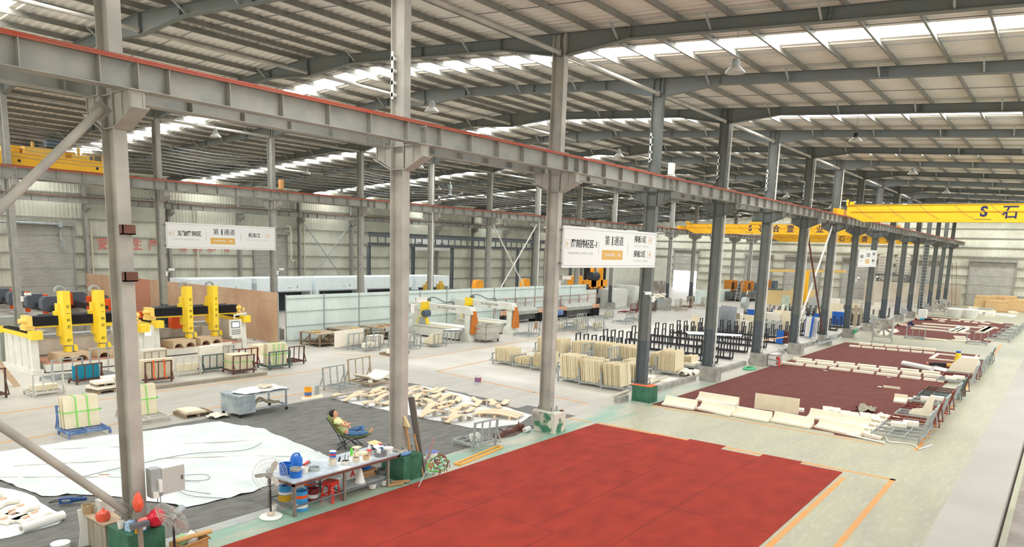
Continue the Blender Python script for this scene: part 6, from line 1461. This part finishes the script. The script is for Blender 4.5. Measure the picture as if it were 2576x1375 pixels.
for x,y,nm in ((22.25,4.75,'tallest leaning pack'),(22.1,3.5,'second leaning pack'),(22.,2.3,'pack just left of the fourth column')):
    straps(x,y+.08,.03,-1,1.,1.0,20 if y>3 else 13,.0475 if y>3 else .069,'thin grey cord round the '+nm,vert=1,hor=False,tilt=.1,mat=STEELD)
mb=MB(); mb.lathe([(0,0),(.13,0),(.15,.3),(0,.3)],14); o=pail((18.6,7.1,0),.16,.33,WHITE,'white bucket with red and blue print left of the third column','bucket',band=(M('print_rb','5a6ea8',.6,.0,'c0504a',9.,1.),.1,.75),handle=False)
for k in range(4): lying(24.8+.1*k,1.75+.05*k,.05*k,1.0-.1*k,.5,.05,.3,'pale flat offcut in the pile right of the fourth pedestal',STONEW,'stone_offcut','offcut','flat offcuts right of the fourth pedestal')
for k in range(3):
    mb=MB(); mb.prism([(.22*math.cos(PI*i/8),.22*math.sin(PI*i/8)) for i in range(9)]+[(.15*math.cos(PI*i/8),.15*math.sin(PI*i/8)) for i in range(8,-1,-1)],'x',-.45,.45); tag(mb.build('half_round_stone',STONEW,loc=(27.6+.35*k,1.25-.12*k,.02 if k else .12),rz=.2),'half-round cream stone in the small heap left of the fifth pedestal','stone piece','half-round stones left of the fifth pedestal')
lying(25.9,1.1,0,1.3,.9,.03,.1,'thin pale sheet lying before the fifth pedestal',STONEW)
rack(30.2,1.55,'low grey trolley with slabs right behind the fifth column','grey',1,.0,1.0,.8,.35,n=1)
for k in range(3): lying(30.2,1.95,.2+.05*k,.95,.6,.05,.05*k,'pale slab on the low trolley behind the fifth column',STONEW,group='slabs on the low trolley')
# black slab stands: rows of upright frames
def stand(x,y0,y1,label,h=1.05,step=.56,miss=()):
    c=T('slab_stand',label,'rack',(x,y1,0)); n_=int((y0-y1)/step)
    mb=MB()
    for xx in (-.27,.27): mb.box(xx-.04,xx+.04,0,y0-y1,.06,.14)
    for k in range(0,n_+1,2): mb.box(-.27,.27,k*step-.03,k*step+.03,.05,.12)
    mb.build('base_rail',BLACK,c)
    u=MB()
    for xx in (-.24,.24): u.box(xx-.035,xx+.035,-.03,.03,.14,h)
    u.box(-.275,.275,-.035,.035,h-.05,h); me=u.mesh('upright_frame',BLACK)
    for k in range(n_+1):
        if k in miss: continue
        o=bpy.data.objects.new('upright_frame',me); COL.objects.link(o); o.parent=c; o.location=(0,k*step,0)
    return c
rows=[(31.4,10.2,5.4),(34.9,10.3,1.6),(38.45,10.2,2.),(42.,10.2,2.),(45.2,10.2,1.8),(48.6,10.,2.),(52.,10.,2.),(55.4,9.8,1.6),(58.8,9.6,1.6),(62.,11.,1.5),(66.,11.,1.5),(70.,11.,1.5),(75.,11.,1.5),(80.,11,1.5)]
for k,(x,a,b_) in enumerate(rows): stand(x,a,b_,'%s row of black upright slab stands counted from the slab store'%((ordn[k] if k else 'nearest')))
stand(32.6,2.6,1.6,'short black stand of two frames beside the fifth column',1.0,.5)
mb=MB(); mb.add([(36.6,5.1,1.06),(38.0,5.9,1.06),(39.2,2.6,1.06),(38.3,2.3,1.06)]+[(36.6,5.1,1.09),(38.0,5.9,1.09),(39.2,2.6,1.09),(38.3,2.3,1.09)],[(0,3,2,1),(4,5,6,7),(0,1,5,4),(1,2,6,5),(2,3,7,6),(3,0,4,7)]); tag(mb.build('glossy_sheet',M('panel_glossy','dfe6e6',.25)),'white glossy panel lying across the black slab stands','panel')
def leanslab(x,y,w,h,mat,label,rz=0.,tilt=.08,t=.05,group=None,z=.14):
    mb=MB(); mb.box(-w/2,w/2,-t/2,t/2,0,h); o=mb.build('standing_stone',mat,loc=(x,y,z),smooth=False); o.rotation_euler=(tilt,0,rz); return tag(o,label,'stone slab',group)
WR=M('wrap_grey','7d8084',.35,.1,'9a9c9e',5.,.6)
leanslab(48.4,8.35,1.5,1.9,WR,'dark grey film-wrapped slab beside the fifth column, left of two',1.2)
leanslab(49.3,7.5,1.6,1.95,M('wrap_light','93979a',.3,.2,'adb0b1',5.,.6),'grey film-wrapped slab beside the fifth column, right of two',1.2)
leanslab(46.,8.75,.7,1.3,STONE,'narrow cream slab leaning left of the wrapped slabs',1.2)
leanslab(86.,15.,3.,1.8,M('slab_tan','d9bf8a',.3,.0,'cfb27a',2.,.4),'big glossy tan slab standing on edge far behind the sixth column',-1.0,.1)
leanslab(90.,13.4,3.,1.9,M('slab_tan',''),'second glossy tan slab on edge behind the seventh column',-1.0,.1)
leanslab(73.,10.4,2.0,1.9,M('marble_green','9fae98',.3,.0,'c5cbb5',2.,.9),'green veined marble slab among the far black stands',.7,.1)
leanslab(75.5,15.5,1.9,2.0,M('frame_white','ddd9cc',.5),'white board with a brown inner frame leaning by the far machines',.3,.1)
mb=MB()
for a,b_ in (((-.6,0,.2),(-.6,0,1.6)),((.5,0,.2),(.5,0,1.6)),((-.6,0,1.6),(.5,0,1.6)),((-.6,0,.2),(.5,0,.2))): mb.bar(a,b_,.09,.04)
tag(mb.build('brown_picture_surround',BROWN,loc=(75.2,15.2,.1),rz=.3),'brown rectangular frame leaning on the white board','frame')
BF=M('foam_blue','2a5fae',.8); 
for k in range(46):
    x=random.choice([50.5,53.5,57,60,64,68,72,77,82])+random.uniform(-.8,.8); y=random.uniform(1.2,9.5); w=random.uniform(.8,1.7); h=random.uniform(.9,1.75)
    m=random.choice([CS,STONE,STONEW,STONEW,STONEW,M('slab_grey','a7a7a0',.5),M('slab_brown','a3957c',.6)]) if k%7 else BF
    leanslab(x,y,w,h,m,('blue foam board' if m is BF else 'pale stone slab')+' standing in the crowded stands behind the far right-hand columns',random.choice([1.3,1.45,.2]),random.uniform(-.08,.1),random.choice([.05,.12,.3]),('blue boards' if m is BF else 'pale slabs')+' in the crowded far stands')
leanslab(51.0,1.6,.9,1.5,STONEW,'white slab with blue edge standing right of the seventh column',1.4); leanslab(51.4,1.9,.6,1.5,BF,'blue board standing behind the white slab right of the seventh column',1.4)
leanslab(44.6,1.9,.5,.9,BF,'blue board leaning in the black stand left of the seventh column',1.3); leanslab(44.9,1.6,.6,.85,BROWN,'brown board leaning in the black stand left of the seventh column',1.3)
mb=MB(); mb.tube([(39.4,1.6,.75),(44.6,1.4,.65)],.04,8); tag(mb.build('timber_pole',M('pole_peach','cf9f78',.7)),'peach timber pole laid across the black stands','pole')
mb=MB(); mb.tube([(41.,.75,.1),(43.2,.75,.1)],.1,12); tag(mb.build('grey_pipe',GALV),'grey pipe lying on the floor behind the sixth pedestal','pipe')
fs=T('drum_fan','grey drum fan on a tall stand among the black slab stands','fan',(64.,11.4,0)); mb=MB(); mb.tube([(0,0,0),(0,0,1.0)],.04,8); mb.build('stand',STEELD,fs); mb=MB(); mb.lathe([(.5,-.25),(.55,-.25),(.55,.25),(.5,.25)],20,(0,0,1.5),'y'); mb.build('drum',GALV,fs)
# ================================================================ RIGHT BAY CARPETS AND STONES
RED2=M('red_carpet_dusty','6b382f',.95,.0,'5a2d27',2.5,.8,bump=.4,stretch=(.6,1,1),detail=14,lo=.3,hi=.7)
cp=[(20.0,-.8),(20.2,-3.3),(20.45,-3.4),(20.4,-7.6),(20.1,-7.7),(20.15,-9.0)]
o=slab2d(cp+[(50.8,-9.35),(50.8,-.95)],0,.012,'red_carpet',RED2); tag(o,'dusty dark red carpet in the middle of the right bay holding stone mouldings','carpet')
mb=MB()
for p,q in (((20.4,-3.3),(50.8,-3.5)),((20.3,-5.6),(50.8,-5.8)),((28.5,-.8),(28.5,-9.2)),((43.,-.9),(43,-9.3))): mb.bar((*p,.0125),(*q,.0125),.015,.002)
mb.build('carpet_seam',M('seam_dark',''),o)
o=slab2d([(60.3,-.8),(60.3,-9.1),(84.,-9.4),(86.5,-1.1)],0,.012,'red_carpet',RED2); tag(o,'far dusty red carpet before the end wall holding a stone door surround','carpet')
MOUL=M('moulding_cream','eadfc6',.65,.0,'dccfb2',3.,.5)
def moulding(px,py,qx,qy,label,w=.42,group=None,kind=0):
    """long moulded stone lying on the carpet between two floor points seen at its near edge"""
    a=F(px,py,.012);b_=F(qx,qy,.012); d=b_-a; L=math.hypot(d.x,d.y); rz=math.atan2(d.y,d.x)
    if kind==0: prof=[(0,0),(0,.07),(.13,.09),(.17,.1),(.24,.14),(.31,.22),(.35,.33),(w,.33),(w,0)]
    elif kind==1: prof=[(0,0),(0,.1),(w,.1),(w,0)]
    else: prof=[(0,0),(0,.14),(w*.3,.1),(w*.7,.1),(w,.16),(w,0)]
    mb=MB(); mb.prism(prof,'x',0,L); o=mb.build('stone_moulding',MOUL,loc=(a.x,a.y,.012),rz=rz,smooth=False)
    # profile must rise away from the viewer
    n_=Vector((-math.sin(rz),math.cos(rz),0))
    if n_.dot(Vector((a.x-CAM.x,a.y-CAM.y,0)))<0:
        o.location=(b_.x,b_.y,.012); o.rotation_euler.z=rz+PI
    return tag(o,label,'stone moulding',group)
for k,p in enumerate(((1664,1018,1742,1031),(1752,1029,1832,1047),(1841,1046,1930,1062),(1937,1060,2035,1078),(2047,1075,2155,1100))): moulding(*p,'%s cream cove moulding in the front row at the near carpet edge, counted from the left'%_sl[k],.45)
moulding(1749,1007,1848,1023,'single cream cove moulding behind the front row at the left',.45); moulding(2028,1051,2180,1078,'long cream cove moulding behind the front row at the right',.45)
lying(0,0,0,.1,.1,.1,0,'x'); bpy.data.objects.remove(bpy.data.objects[-1] if False else [o for o in COL.objects if o.get('label')=='x' and o.name.startswith('stone_slab')][-1])
a=F(1897,1027);b_=F(2008,1043); d=b_-a; mb=MB(); mb.box(0,math.hypot(d.x,d.y),0,.035,0,.62); tag(mb.build('upright_slab',STONE,loc=(a.x,a.y,.012),rz=math.atan2(d.y,d.x),smooth=False),'cream flat panel standing upright on the dusty carpet','stone panel')
lying(F(2002,1040).x+.5,F(2002,1040).y+.3,.012,.4,.9,.1,.3,'white block lying behind the upright cream panel',STONEW,'stone_block','stone block')
def block(px,py,label,group=None,w=.42,d=.3,rz=0.,k=1):
    q=F(px,py,.012); mb=MB(); mb.prism([(-d/2,0),(-d/2,.09),(-d*.1,.09),(0,.12),(d*.25,.1),(d/2,.16),(d/2,0)] if k else [(-d/2,0),(-d/2,.12),(d/2,.12),(d/2,0)],'x',-w/2,w/2); tag(mb.build('stone_block',MOUL,loc=(q.x,q.y,.012),rz=rz,smooth=False),label,'stone block',group)
for px,py in ((2082,1034),(2102,1037),(2127,1045),(2148,1049),(2176,1050),(2200,1054)): block(px,py,'short cream block in the loose pairs behind the long moulding','short blocks behind the long moulding',.36,.5,-PI/2+.3)
for k in range(5): block(2172+k*14.,1093-k*10.5,'square cream block in the left file by the near rack','left file of square blocks',.5,.5,-.1)
for k in range(5): block(2199+k*14.,1099-k*10.5,'square cream block in the right file by the near rack','right file of square blocks',.5,.5,-.1)
o=sheet('strap_heap',[tuple(F(x,y)[:2]) for x,y in ((2150,1032),(2165,1024),(2205,1030),(2200,1040),(2165,1042))],.02,.25,M('strap_olive','8d8572',.9,.0,'a69d88',9.,.7),.12,41,3.); tag(o,'heap of olive webbing straps among the short blocks','straps')
# double strips of mouldings across the carpet
def strip(P,Q,n_,w,label,group,kind=1,gap=.02):
    for k in range(n_):
        a=(P[0]+(Q[0]-P[0])*(k/n_+gap/2),P[1]+(Q[1]-P[1])*(k/n_+gap/2)); b_=(P[0]+(Q[0]-P[0])*((k+1)/n_-gap/2),P[1]+(Q[1]-P[1])*((k+1)/n_-gap/2))
        moulding(*a,*b_,label,w,group,kind)
strip((1962,914),(2378,962),7,.38,'cream strip in the near line of the moulding strips across the carpet','near line of moulding strips')
strip((1998,911),(2372,952),7,.3,'cream strip in the middle line of the moulding strips across the carpet','middle line of moulding strips',2)
strip((1990,905),(2368,944),7,.3,'cream strip in the far line of the moulding strips across the carpet','far line of moulding strips',2)
strip((2134,871),(2352,891),7,.4,'cream strip in the near line at the far carpet edge','near line at the far carpet edge')
strip((2158,866),(2355,883),6,.3,'pinkish strip in the far line at the far carpet edge','far line at the far carpet edge',2)
fr=T('door_surround','white rectangular stone frame lying at the far right carpet corner','frame',(47.2,-8.2,.012),.0)
for a,b_,c_,d_ in ((-1.7,1.7,-1.15,-.95),(-1.7,1.7,.95,1.15),(-1.7,-1.45,-.95,.95),(1.45,1.7,-.95,.95)):
    mb=MB(); mb.box(a,b_,c_,d_,0,.06); mb.build('frame_bar',MOUL,fr)
moulding(2222,974,2264,979,'thin white batten lying in the middle of the dusty carpet',.06,None,1)
for px,py in ((2212,975),(2075,933),(2236,950),(1888,1034)): 
    q=F(px,py); o=sheet('paper_scrap',[(q.x-.12,q.y-.08),(q.x+.1,q.y-.1),(q.x+.12,q.y+.08),(q.x-.08,q.y+.1)],.02,.05,WHITE,.08,px); tag(o,'small white paper scrap lying on the dusty carpet','scrap','paper scraps on the dusty carpet')
moulding(2247,1011,2280,1015,'pale half-round piece lying alone right of the carpet middle',.3,None,0)
for k,p in enumerate(((2284,1008,2320,1010),(2300,1004,2322,1006),(2316,1013,2340,1016))): moulding(*p,'%s pale board in the loose pile by the middle racks'%_sl[k],.4,None,1)
# row of racks along the carpet's right edge (backs towards the walkway)
RR_=[(21.3,'grey','nearest grey rack of the edge row with slats','white blocks'),(22.6,'grey','second grey rack of the edge row carrying two white blocks','b'),(24.0,'dred','dark red rack of the edge row, third from the near end',''),(25.4,'grey','fourth rack of the edge row carrying upright cream pieces','s'),(27.0,'dred','second dark red rack of the edge row',''),(29.,'grey','grey rack of the edge row with cream boards','b'),(30.8,'green','dark grey rack with tall back in the edge row',''),(32.4,'brown','brown tall rack standing apart in the edge row',''),
 (36.5,'grey','grey rack before the sleeper carrying a white pedestal','b'),(38.2,'dred','brown rack with tall back beyond the white pedestal',''),(39.8,'grey','grey rack carrying a big curved cream block','c'),(41.6,'grey','grey rack with stacked cream blocks in the far edge row','s'),(44.,'grey','grey rack at the far end of the edge row','b'),(46.,'green','last dark rack of the edge row','')]
for k,(x,m,l,w_) in enumerate(RR_):
    y=-10.15; rack(x,y-.0,l,m,1,PI/2*0+.0,1.25,1.5,1.05,n=3) if False else None
    c=rack(x,-10.2,l,m,1,random.uniform(-.04,.04),1.2,1.45,1.0,n=3,lean=.2)
    if w_=='b':
        for q in range(2): lying(x-.25+.5*q,-9.3-.3*q,.19,.4,.5,.14,.2,('left','right')[q]+' white block on the '+l.replace(' of the edge row','').replace(' carrying two white blocks','')[:50],STONEW,'stone_block','stone block')
    if w_=='s':
        for q in range(2): 
            mb=MB(); mb.prism([(-.4,0),(-.4,.1),(0,.2),(.2,.75),(.3,.75),(.3,0)],'x',-.05,.05); tag(mb.build('stone_bracket',MOUL,loc=(x-.3+.5*q,-9.6,.19),rz=PI,smooth=False),('left','right')[q]+' cream bracket-shaped stone on the '+l[:44],'stone piece')
    if w_=='c':
        mb=MB(); mb.prism([(-.7,0),(-.55,.4),(-.2,.8),(.6,.8),(.6,0)],'x',-.45,.45); tag(mb.build('curved_block',MOUL,loc=(x,-9.5,.19),rz=PI,smooth=False),'big curved cream block on a rack beside the sleeper in black trousers','stone block')
mb=MB(); mb.tube(cat([F(2228,1098,.05),F(2236,1110,.04),F(2262,1112,.04),F(2300,1118,.04),F(2312,1128,.03),F(2345,1118,.02)]),.02,6); tag(mb.build('white_rope',WHITE),'loose white rope at the foot of the nearest edge rack','rope')
mb=MB(); mb.tube([F(2130,1092,.04),F(2225,1113,.04)],.035,8); tag(mb.build('white_pole',WHITE),'white pole lying along the near edge of the dusty carpet','pole')
# sleepers on the carpets
TEAL=M('shirt_teal','3f97ab',.9); MUST=M('shirt_mustard','d1a84f',.9); WSH=M('shirt_white','dedcd2',.9)
LIE=dict(pelvis=(0,0,.12),chest=(-.42,0,.13),neck=(-.62,0,.13),head=(-.77,0,.14),lshoulder=(-.55,.19,.13),lelbow=(-.7,.42,.1),lwrist=(-.8,.2,.18),rshoulder=(-.55,-.19,.13),relbow=(-.72,-.4,.1),rwrist=(-.82,-.18,.18),lhip=(.06,.1,.12),lknee=(.5,.12,.14),lankle=(.9,.1,.08),ltoe=(.98,.16,.2),rhip=(.06,-.1,.12),rknee=(.5,-.1,.13),rankle=(.9,-.06,.08),rtoe=(.98,-.08,.21))
pq=F(2378,924,0)
person('person lying asleep on a white mat, mustard shirt and black trousers, arms behind the head',(pq.x,pq.y,.03),math.radians(95),LIE,MUST,BLKC,.5,.97,face=(.1,0,1))
P3=dict(LIE); P3.update(lknee=(.3,.12,.5),lankle=(.5,.1,.06),ltoe=(.68,.1,.05),rknee=(.28,-.12,.48),rankle=(.52,-.1,.06),rtoe=(.7,-.1,.05),lelbow=(-.3,.28,.2),lwrist=(-.1,.12,.3),relbow=(-.3,-.26,.2),rwrist=(-.12,-.02,.3))
pq=F(2282,822,0); person('person lying with knees drawn up, white shirt and dark jeans, on the far carpet',(pq.x,pq.y,.03),math.radians(-62),P3,WSH,M('dark_jeans','2f3d55',.9),.5,.97,face=(.1,0,1))
pq=F(2325,806,0); person('person lying flat in a teal shirt and dark trousers on the far carpet',(pq.x,pq.y,.03),math.radians(-62),LIE,TEAL,BLKC,.5,.97,face=(.1,0,1))
roll(tuple(F(2272,913,.2)),tuple(F(2345,928,.2)),.15,'thick white rolled mat lying beyond the feet of the mustard-shirted sleeper')
o=sheet('sleeping_mat',[tuple(F(x,y)[:2]) for x,y in ((2335,926),(2395,938),(2410,934),(2352,920))],.014,.01,WHITE,.25,51); tag(o,'white mat under the mustard-shirted sleeper','mat')
q=F(2408,912); c=T('yellow_canister','yellow canister with a blue cap on the dusty carpet near the sleeper','container',(q.x,q.y,.012)); mb=MB(); mb.lathe([(0,0),(.2,0),(.2,.1),(.14,.6),(0,.6)],10); mb.build('body',MYEL,c); mb=MB(); mb.lathe([(0,.6),(.13,.6),(.15,.7),(0,.74)],10); mb.build('cap',BLUEP,c)
# box fans
def boxfan(loc,rz,label,h=.45):
    c=T('box_fan',label,'fan',loc,rz); S_=1.3
    mb=MB()
    for a,b_ in (((-S_/2,h),(S_/2,h)),((-S_/2,h+S_),(S_/2,h+S_))): mb.bar((a[0],0,a[1]),(b_[0],0,b_[1]),.35,.05)
    for x in (-S_/2,S_/2): mb.bar((x,0,h),(x,0,h+S_),.05,.35,(0,1,0))
    ring=[( .6*math.cos(2*PI*k/32),h+S_/2+.6*math.sin(2*PI*k/32)) for k in range(32)]
    for k in range(32):
        a=ring[k];b_=ring[(k+1)%32]; sq=lambda p:(max(-S_/2,min(S_/2,p[0]*1.5)),max(h,min(h+S_,h+S_/2+(p[1]-h-S_/2)*1.5)))
        A=sq(a);B=sq(b_); mb.add([(a[0],-.16,a[1]),(b_[0],-.16,b_[1]),(B[0],-.16,B[1]),(A[0],-.16,A[1]),(a[0],.1,a[1]),(b_[0],.1,b_[1])],[(0,1,2,3),(0,4,5,1)])
    mb.build('housing',M('fan_casing','b9b6ae',.4,.3,'a3a098',3.,.5),c)
    for k in range(7):
        mb=MB(); mb.X=TR(0,0,h+S_/2)@Matrix.Rotation(2*PI*k/7+.2,4,'Y'); mb.add([(-.05,-.03,.07),(.05,.03,.07),(.13,.05,.56),(-.09,-.05,.56),(-.05,-.02,.07),(.05,.04,.07),(.13,.06,.56),(-.09,-.04,.56)],[(0,1,2,3),(7,6,5,4),(0,3,7,4),(1,5,6,2),(2,6,7,3),(0,4,5,1)]); mb.build('blade',M('blade_beige',''),c)
    mb=MB(); mb.lathe([(0,-.1),(.1,-.1),(.1,.05),(0,.05)],12,(0,0,h+S_/2),'y'); mb.bar((-S_/2,.05,h+S_/2),(S_/2,.05,h+S_/2),.04); mb.build('hub',GALV,c)
    for x in (-S_/2,S_/2):
        mb=MB(); mb.bar((x,-.25,0.05),(x,-.1,h),.04); mb.bar((x,.25,.05),(x,.1,h),.04); mb.bar((x,-.3,.07),(x,.3,.07),.04); mb.build('leg',GALV,c)
    mb=MB(); mb.bar((-S_/2,-.25,.1),(S_/2,-.25,.1),.03); mb.build('cross_bar',GALV,c)
boxfan((52.7,-3.0,0),-PI/2-.05,'large square box fan on legs between the two dusty red carpets')
boxfan((88.8,-2.0,0),-PI/2+.05,'large square box fan far away beside the last pedestals')
stool((34.76,-1.05,0),'bright red plastic stool at the left edge of the dusty carpet',.2)
mb=MB(); mb.X=TR(32.4,-.36,.02)
for k in range(6): mb.tube([(.5*(1-.08*k)*math.cos(2*PI*j/24+k),.3*(1-.08*k)*math.sin(2*PI*j/24+k),.02+.012*k+.01*math.sin(j)) for j in range(25)],.025,5,False)
tag(mb.build('garden_hose',M('hose_green','4fae78',.5)),'coil of pale green hose on the floor before the sixth pedestal','hose')
cu=T('shelf_unit','low white open shelf unit against the sixth pedestal with papers on top','shelf',(34.4,-1.1,0))
mb=MB()
for z in (.02,.35,.62): mb.box(0,1.1,0,.4,z,z+.03)
for x in (0,.4,.75,1.07): mb.box(x,x+.03,0,.4,0,.65)
mb.build('carcass',M('shelf_white','cfccc2',.6),cu)
for k in range(5): lying(34.6+.17*k,-.9+.08*(k%2),.655+.004*k,.22,.3,.004,.4*k,'loose paper on the low white shelf unit',WHITE,'paper_sheet','paper','papers on the low white shelf unit')
for k,i in enumerate((8,9)): 
    pass
gb=T('green_box','green control box with a dark display hung on the ninth pedestal','box',(55.0,-.66,.38)); mb=MB(); mb.box(-.7,.1,-.12,0,0,.28); mb.build('case',M('box_green','2f9a5a',.5),gb); mb=MB(); mb.box(-.5,-.1,-.125,-.12,.08,.2); mb.build('display',BLACK,gb)
for k,i in enumerate((9,11,13,15)):
    c=T('power_box','open grey electric box with wiring on the %s right-hand pedestal'%ordn[i],'electric box',(i*D-.1,-.45,.7)); mb=MB(); mb.box(-.25,.25,-.1,.1,0,.7); mb.build('case',GALV,c); mb=MB(); mb.box(-.2,.2,-.11,-.1,.05,.6); mb.build('wiring',STEELD,c); mb=MB(); mb.box(-.27,-.25,-.5,-.1,.1,.6); mb.build('door',GALV,c)
wb_=T('white_cabinet','white cabinet beside the twelfth right-hand pedestal','cabinet',(81.6,-1.4,0)); mb=MB(); mb.box(-.6,.6,-.4,.3,0,1.0); mb.build('body',WHITE,wb_)
mb=MB(); mb.bar((48.3,-.9,.45),(46.2,-.2,.2),.14,.1); mb.bar((48.9,-.7,.62),(47.2,-.4,.6),.2,.2); tag(mb.build('grey_beam_offcut',GALV),'grey steel channel leaning on the eighth pedestal','channel')
# trolleys and far carpet stones
for k,(px,py) in enumerate(((2302,851),(2457,864))):
    q=F(px,py); c=rack(q.x,q.y,('left','right')[k]+' upright wire trolley at the near edge of the far carpet','grey',1,PI/2,1.3,.7,.95,n=2)
LF='pale stone strip of the door surround laid out on the far carpet'
for p in ((2375,858,2300,850),(2215,840,2258,830),(2225,844,2262,834),(2290,826,2400,836),(2300,820,2408,829),(2320,815,2420,822),(2395,836,2430,822),(2404,838,2440,824),(2420,838,2440,828),(2412,838,2440,840),(2470,838,2498,824),(2478,838,2504,824),(2430,823,2470,826),(2460,820,2500,826),(2400,848,2430,850),(2402,853,2440,856),(2398,858,2470,862),(2475,855,2495,857),(2345,803,2362,804),(2365,804,2383,805),(2390,806,2410,808),(2413,805,2445,807),(2450,808,2470,810),(2490,811,2515,814),(2425,810,2440,811),(2445,812,2460,813),(2465,813,2482,815),(2360,808,2370,809)):
    moulding(*p,LF,.5,'stone strips of the door surround on the far carpet',1)
for k,(x,y) in enumerate(((63.,-10.2),(66.5,-10.3),(70.,-10.4),(74.,-10.4),(79.,-10.4))): rack(x,y,'grey rack in the blurred row beside the far carpet','grey',1,0,1.3,1.4,.8,n=2,group='racks beside the far carpet')
# far clutter before the end wall
CR=M('crate_wood','cfae7c',.75,.0,'b9966a',3.,.5)
for k,(px,py,w,h) in enumerate(((2475,780,2.2,1.9),(2503,782,2.4,1.4),(2520,780,2.6,1.9),(2545,782,2.6,1.5),(2555,778,2.4,1.4))):
    q=F(px,py); c=T('wooden_crate','%s tan wooden crate before the big end shutter, counted from the left'%_sl[k],'crate',(q.x,q.y,0),.1*k); mb=MB(); mb.box(-w/2,w/2,-w/2,w/2,0,h); mb.build('crate_body',CR,c)
    mb=MB()
    for z in (.15,h-.15): 
        for s_ in (-1,1): mb.box(-w/2-.03,w/2+.03,s_*w/2-.03,s_*w/2+.03,z-.08,z+.08); mb.box(s_*w/2-.03,s_*w/2+.03,-w/2-.03,w/2+.03,z-.08,z+.08)
    mb.build('batten',CR,c)
for k in range(22):
    q=F(random.uniform(2395,2560),random.uniform(776,797)); lying(q.x,q.y,0,random.uniform(1.,3.),random.uniform(.8,1.6),random.uniform(.1,.45),random.uniform(-.3,.3),'low pack of pale stone or pallets in the clutter before the end shutter',random.choice([STONEW,WHITE,STONE,GALV,WHITE]),'low_pack','stone pack','low packs before the end shutter')
for k,(px,py) in enumerate(((2403,797),(2436,799))):
    q=F(px,py); c=T('white_tub',('left','right')[k]+' white tub sack beyond the far carpet','tub',(q.x,q.y,0)); mb=MB(); mb.lathe([(0,0),(.7,0),(1.0,.9),(.9,.95),(0,.8)],14); mb.build('body',WHITE,c)
# labels stay within sixteen words
for o in list(COL.objects):
    lb=o.get('label')
    if lb and len(lb.split())>16:
        w=lb.split()
        for drop in ('the','a','of','long','its','and'):
            while len(w)>16 and drop in w: w.remove(drop)
        o['label']=' '.join(w[:16])
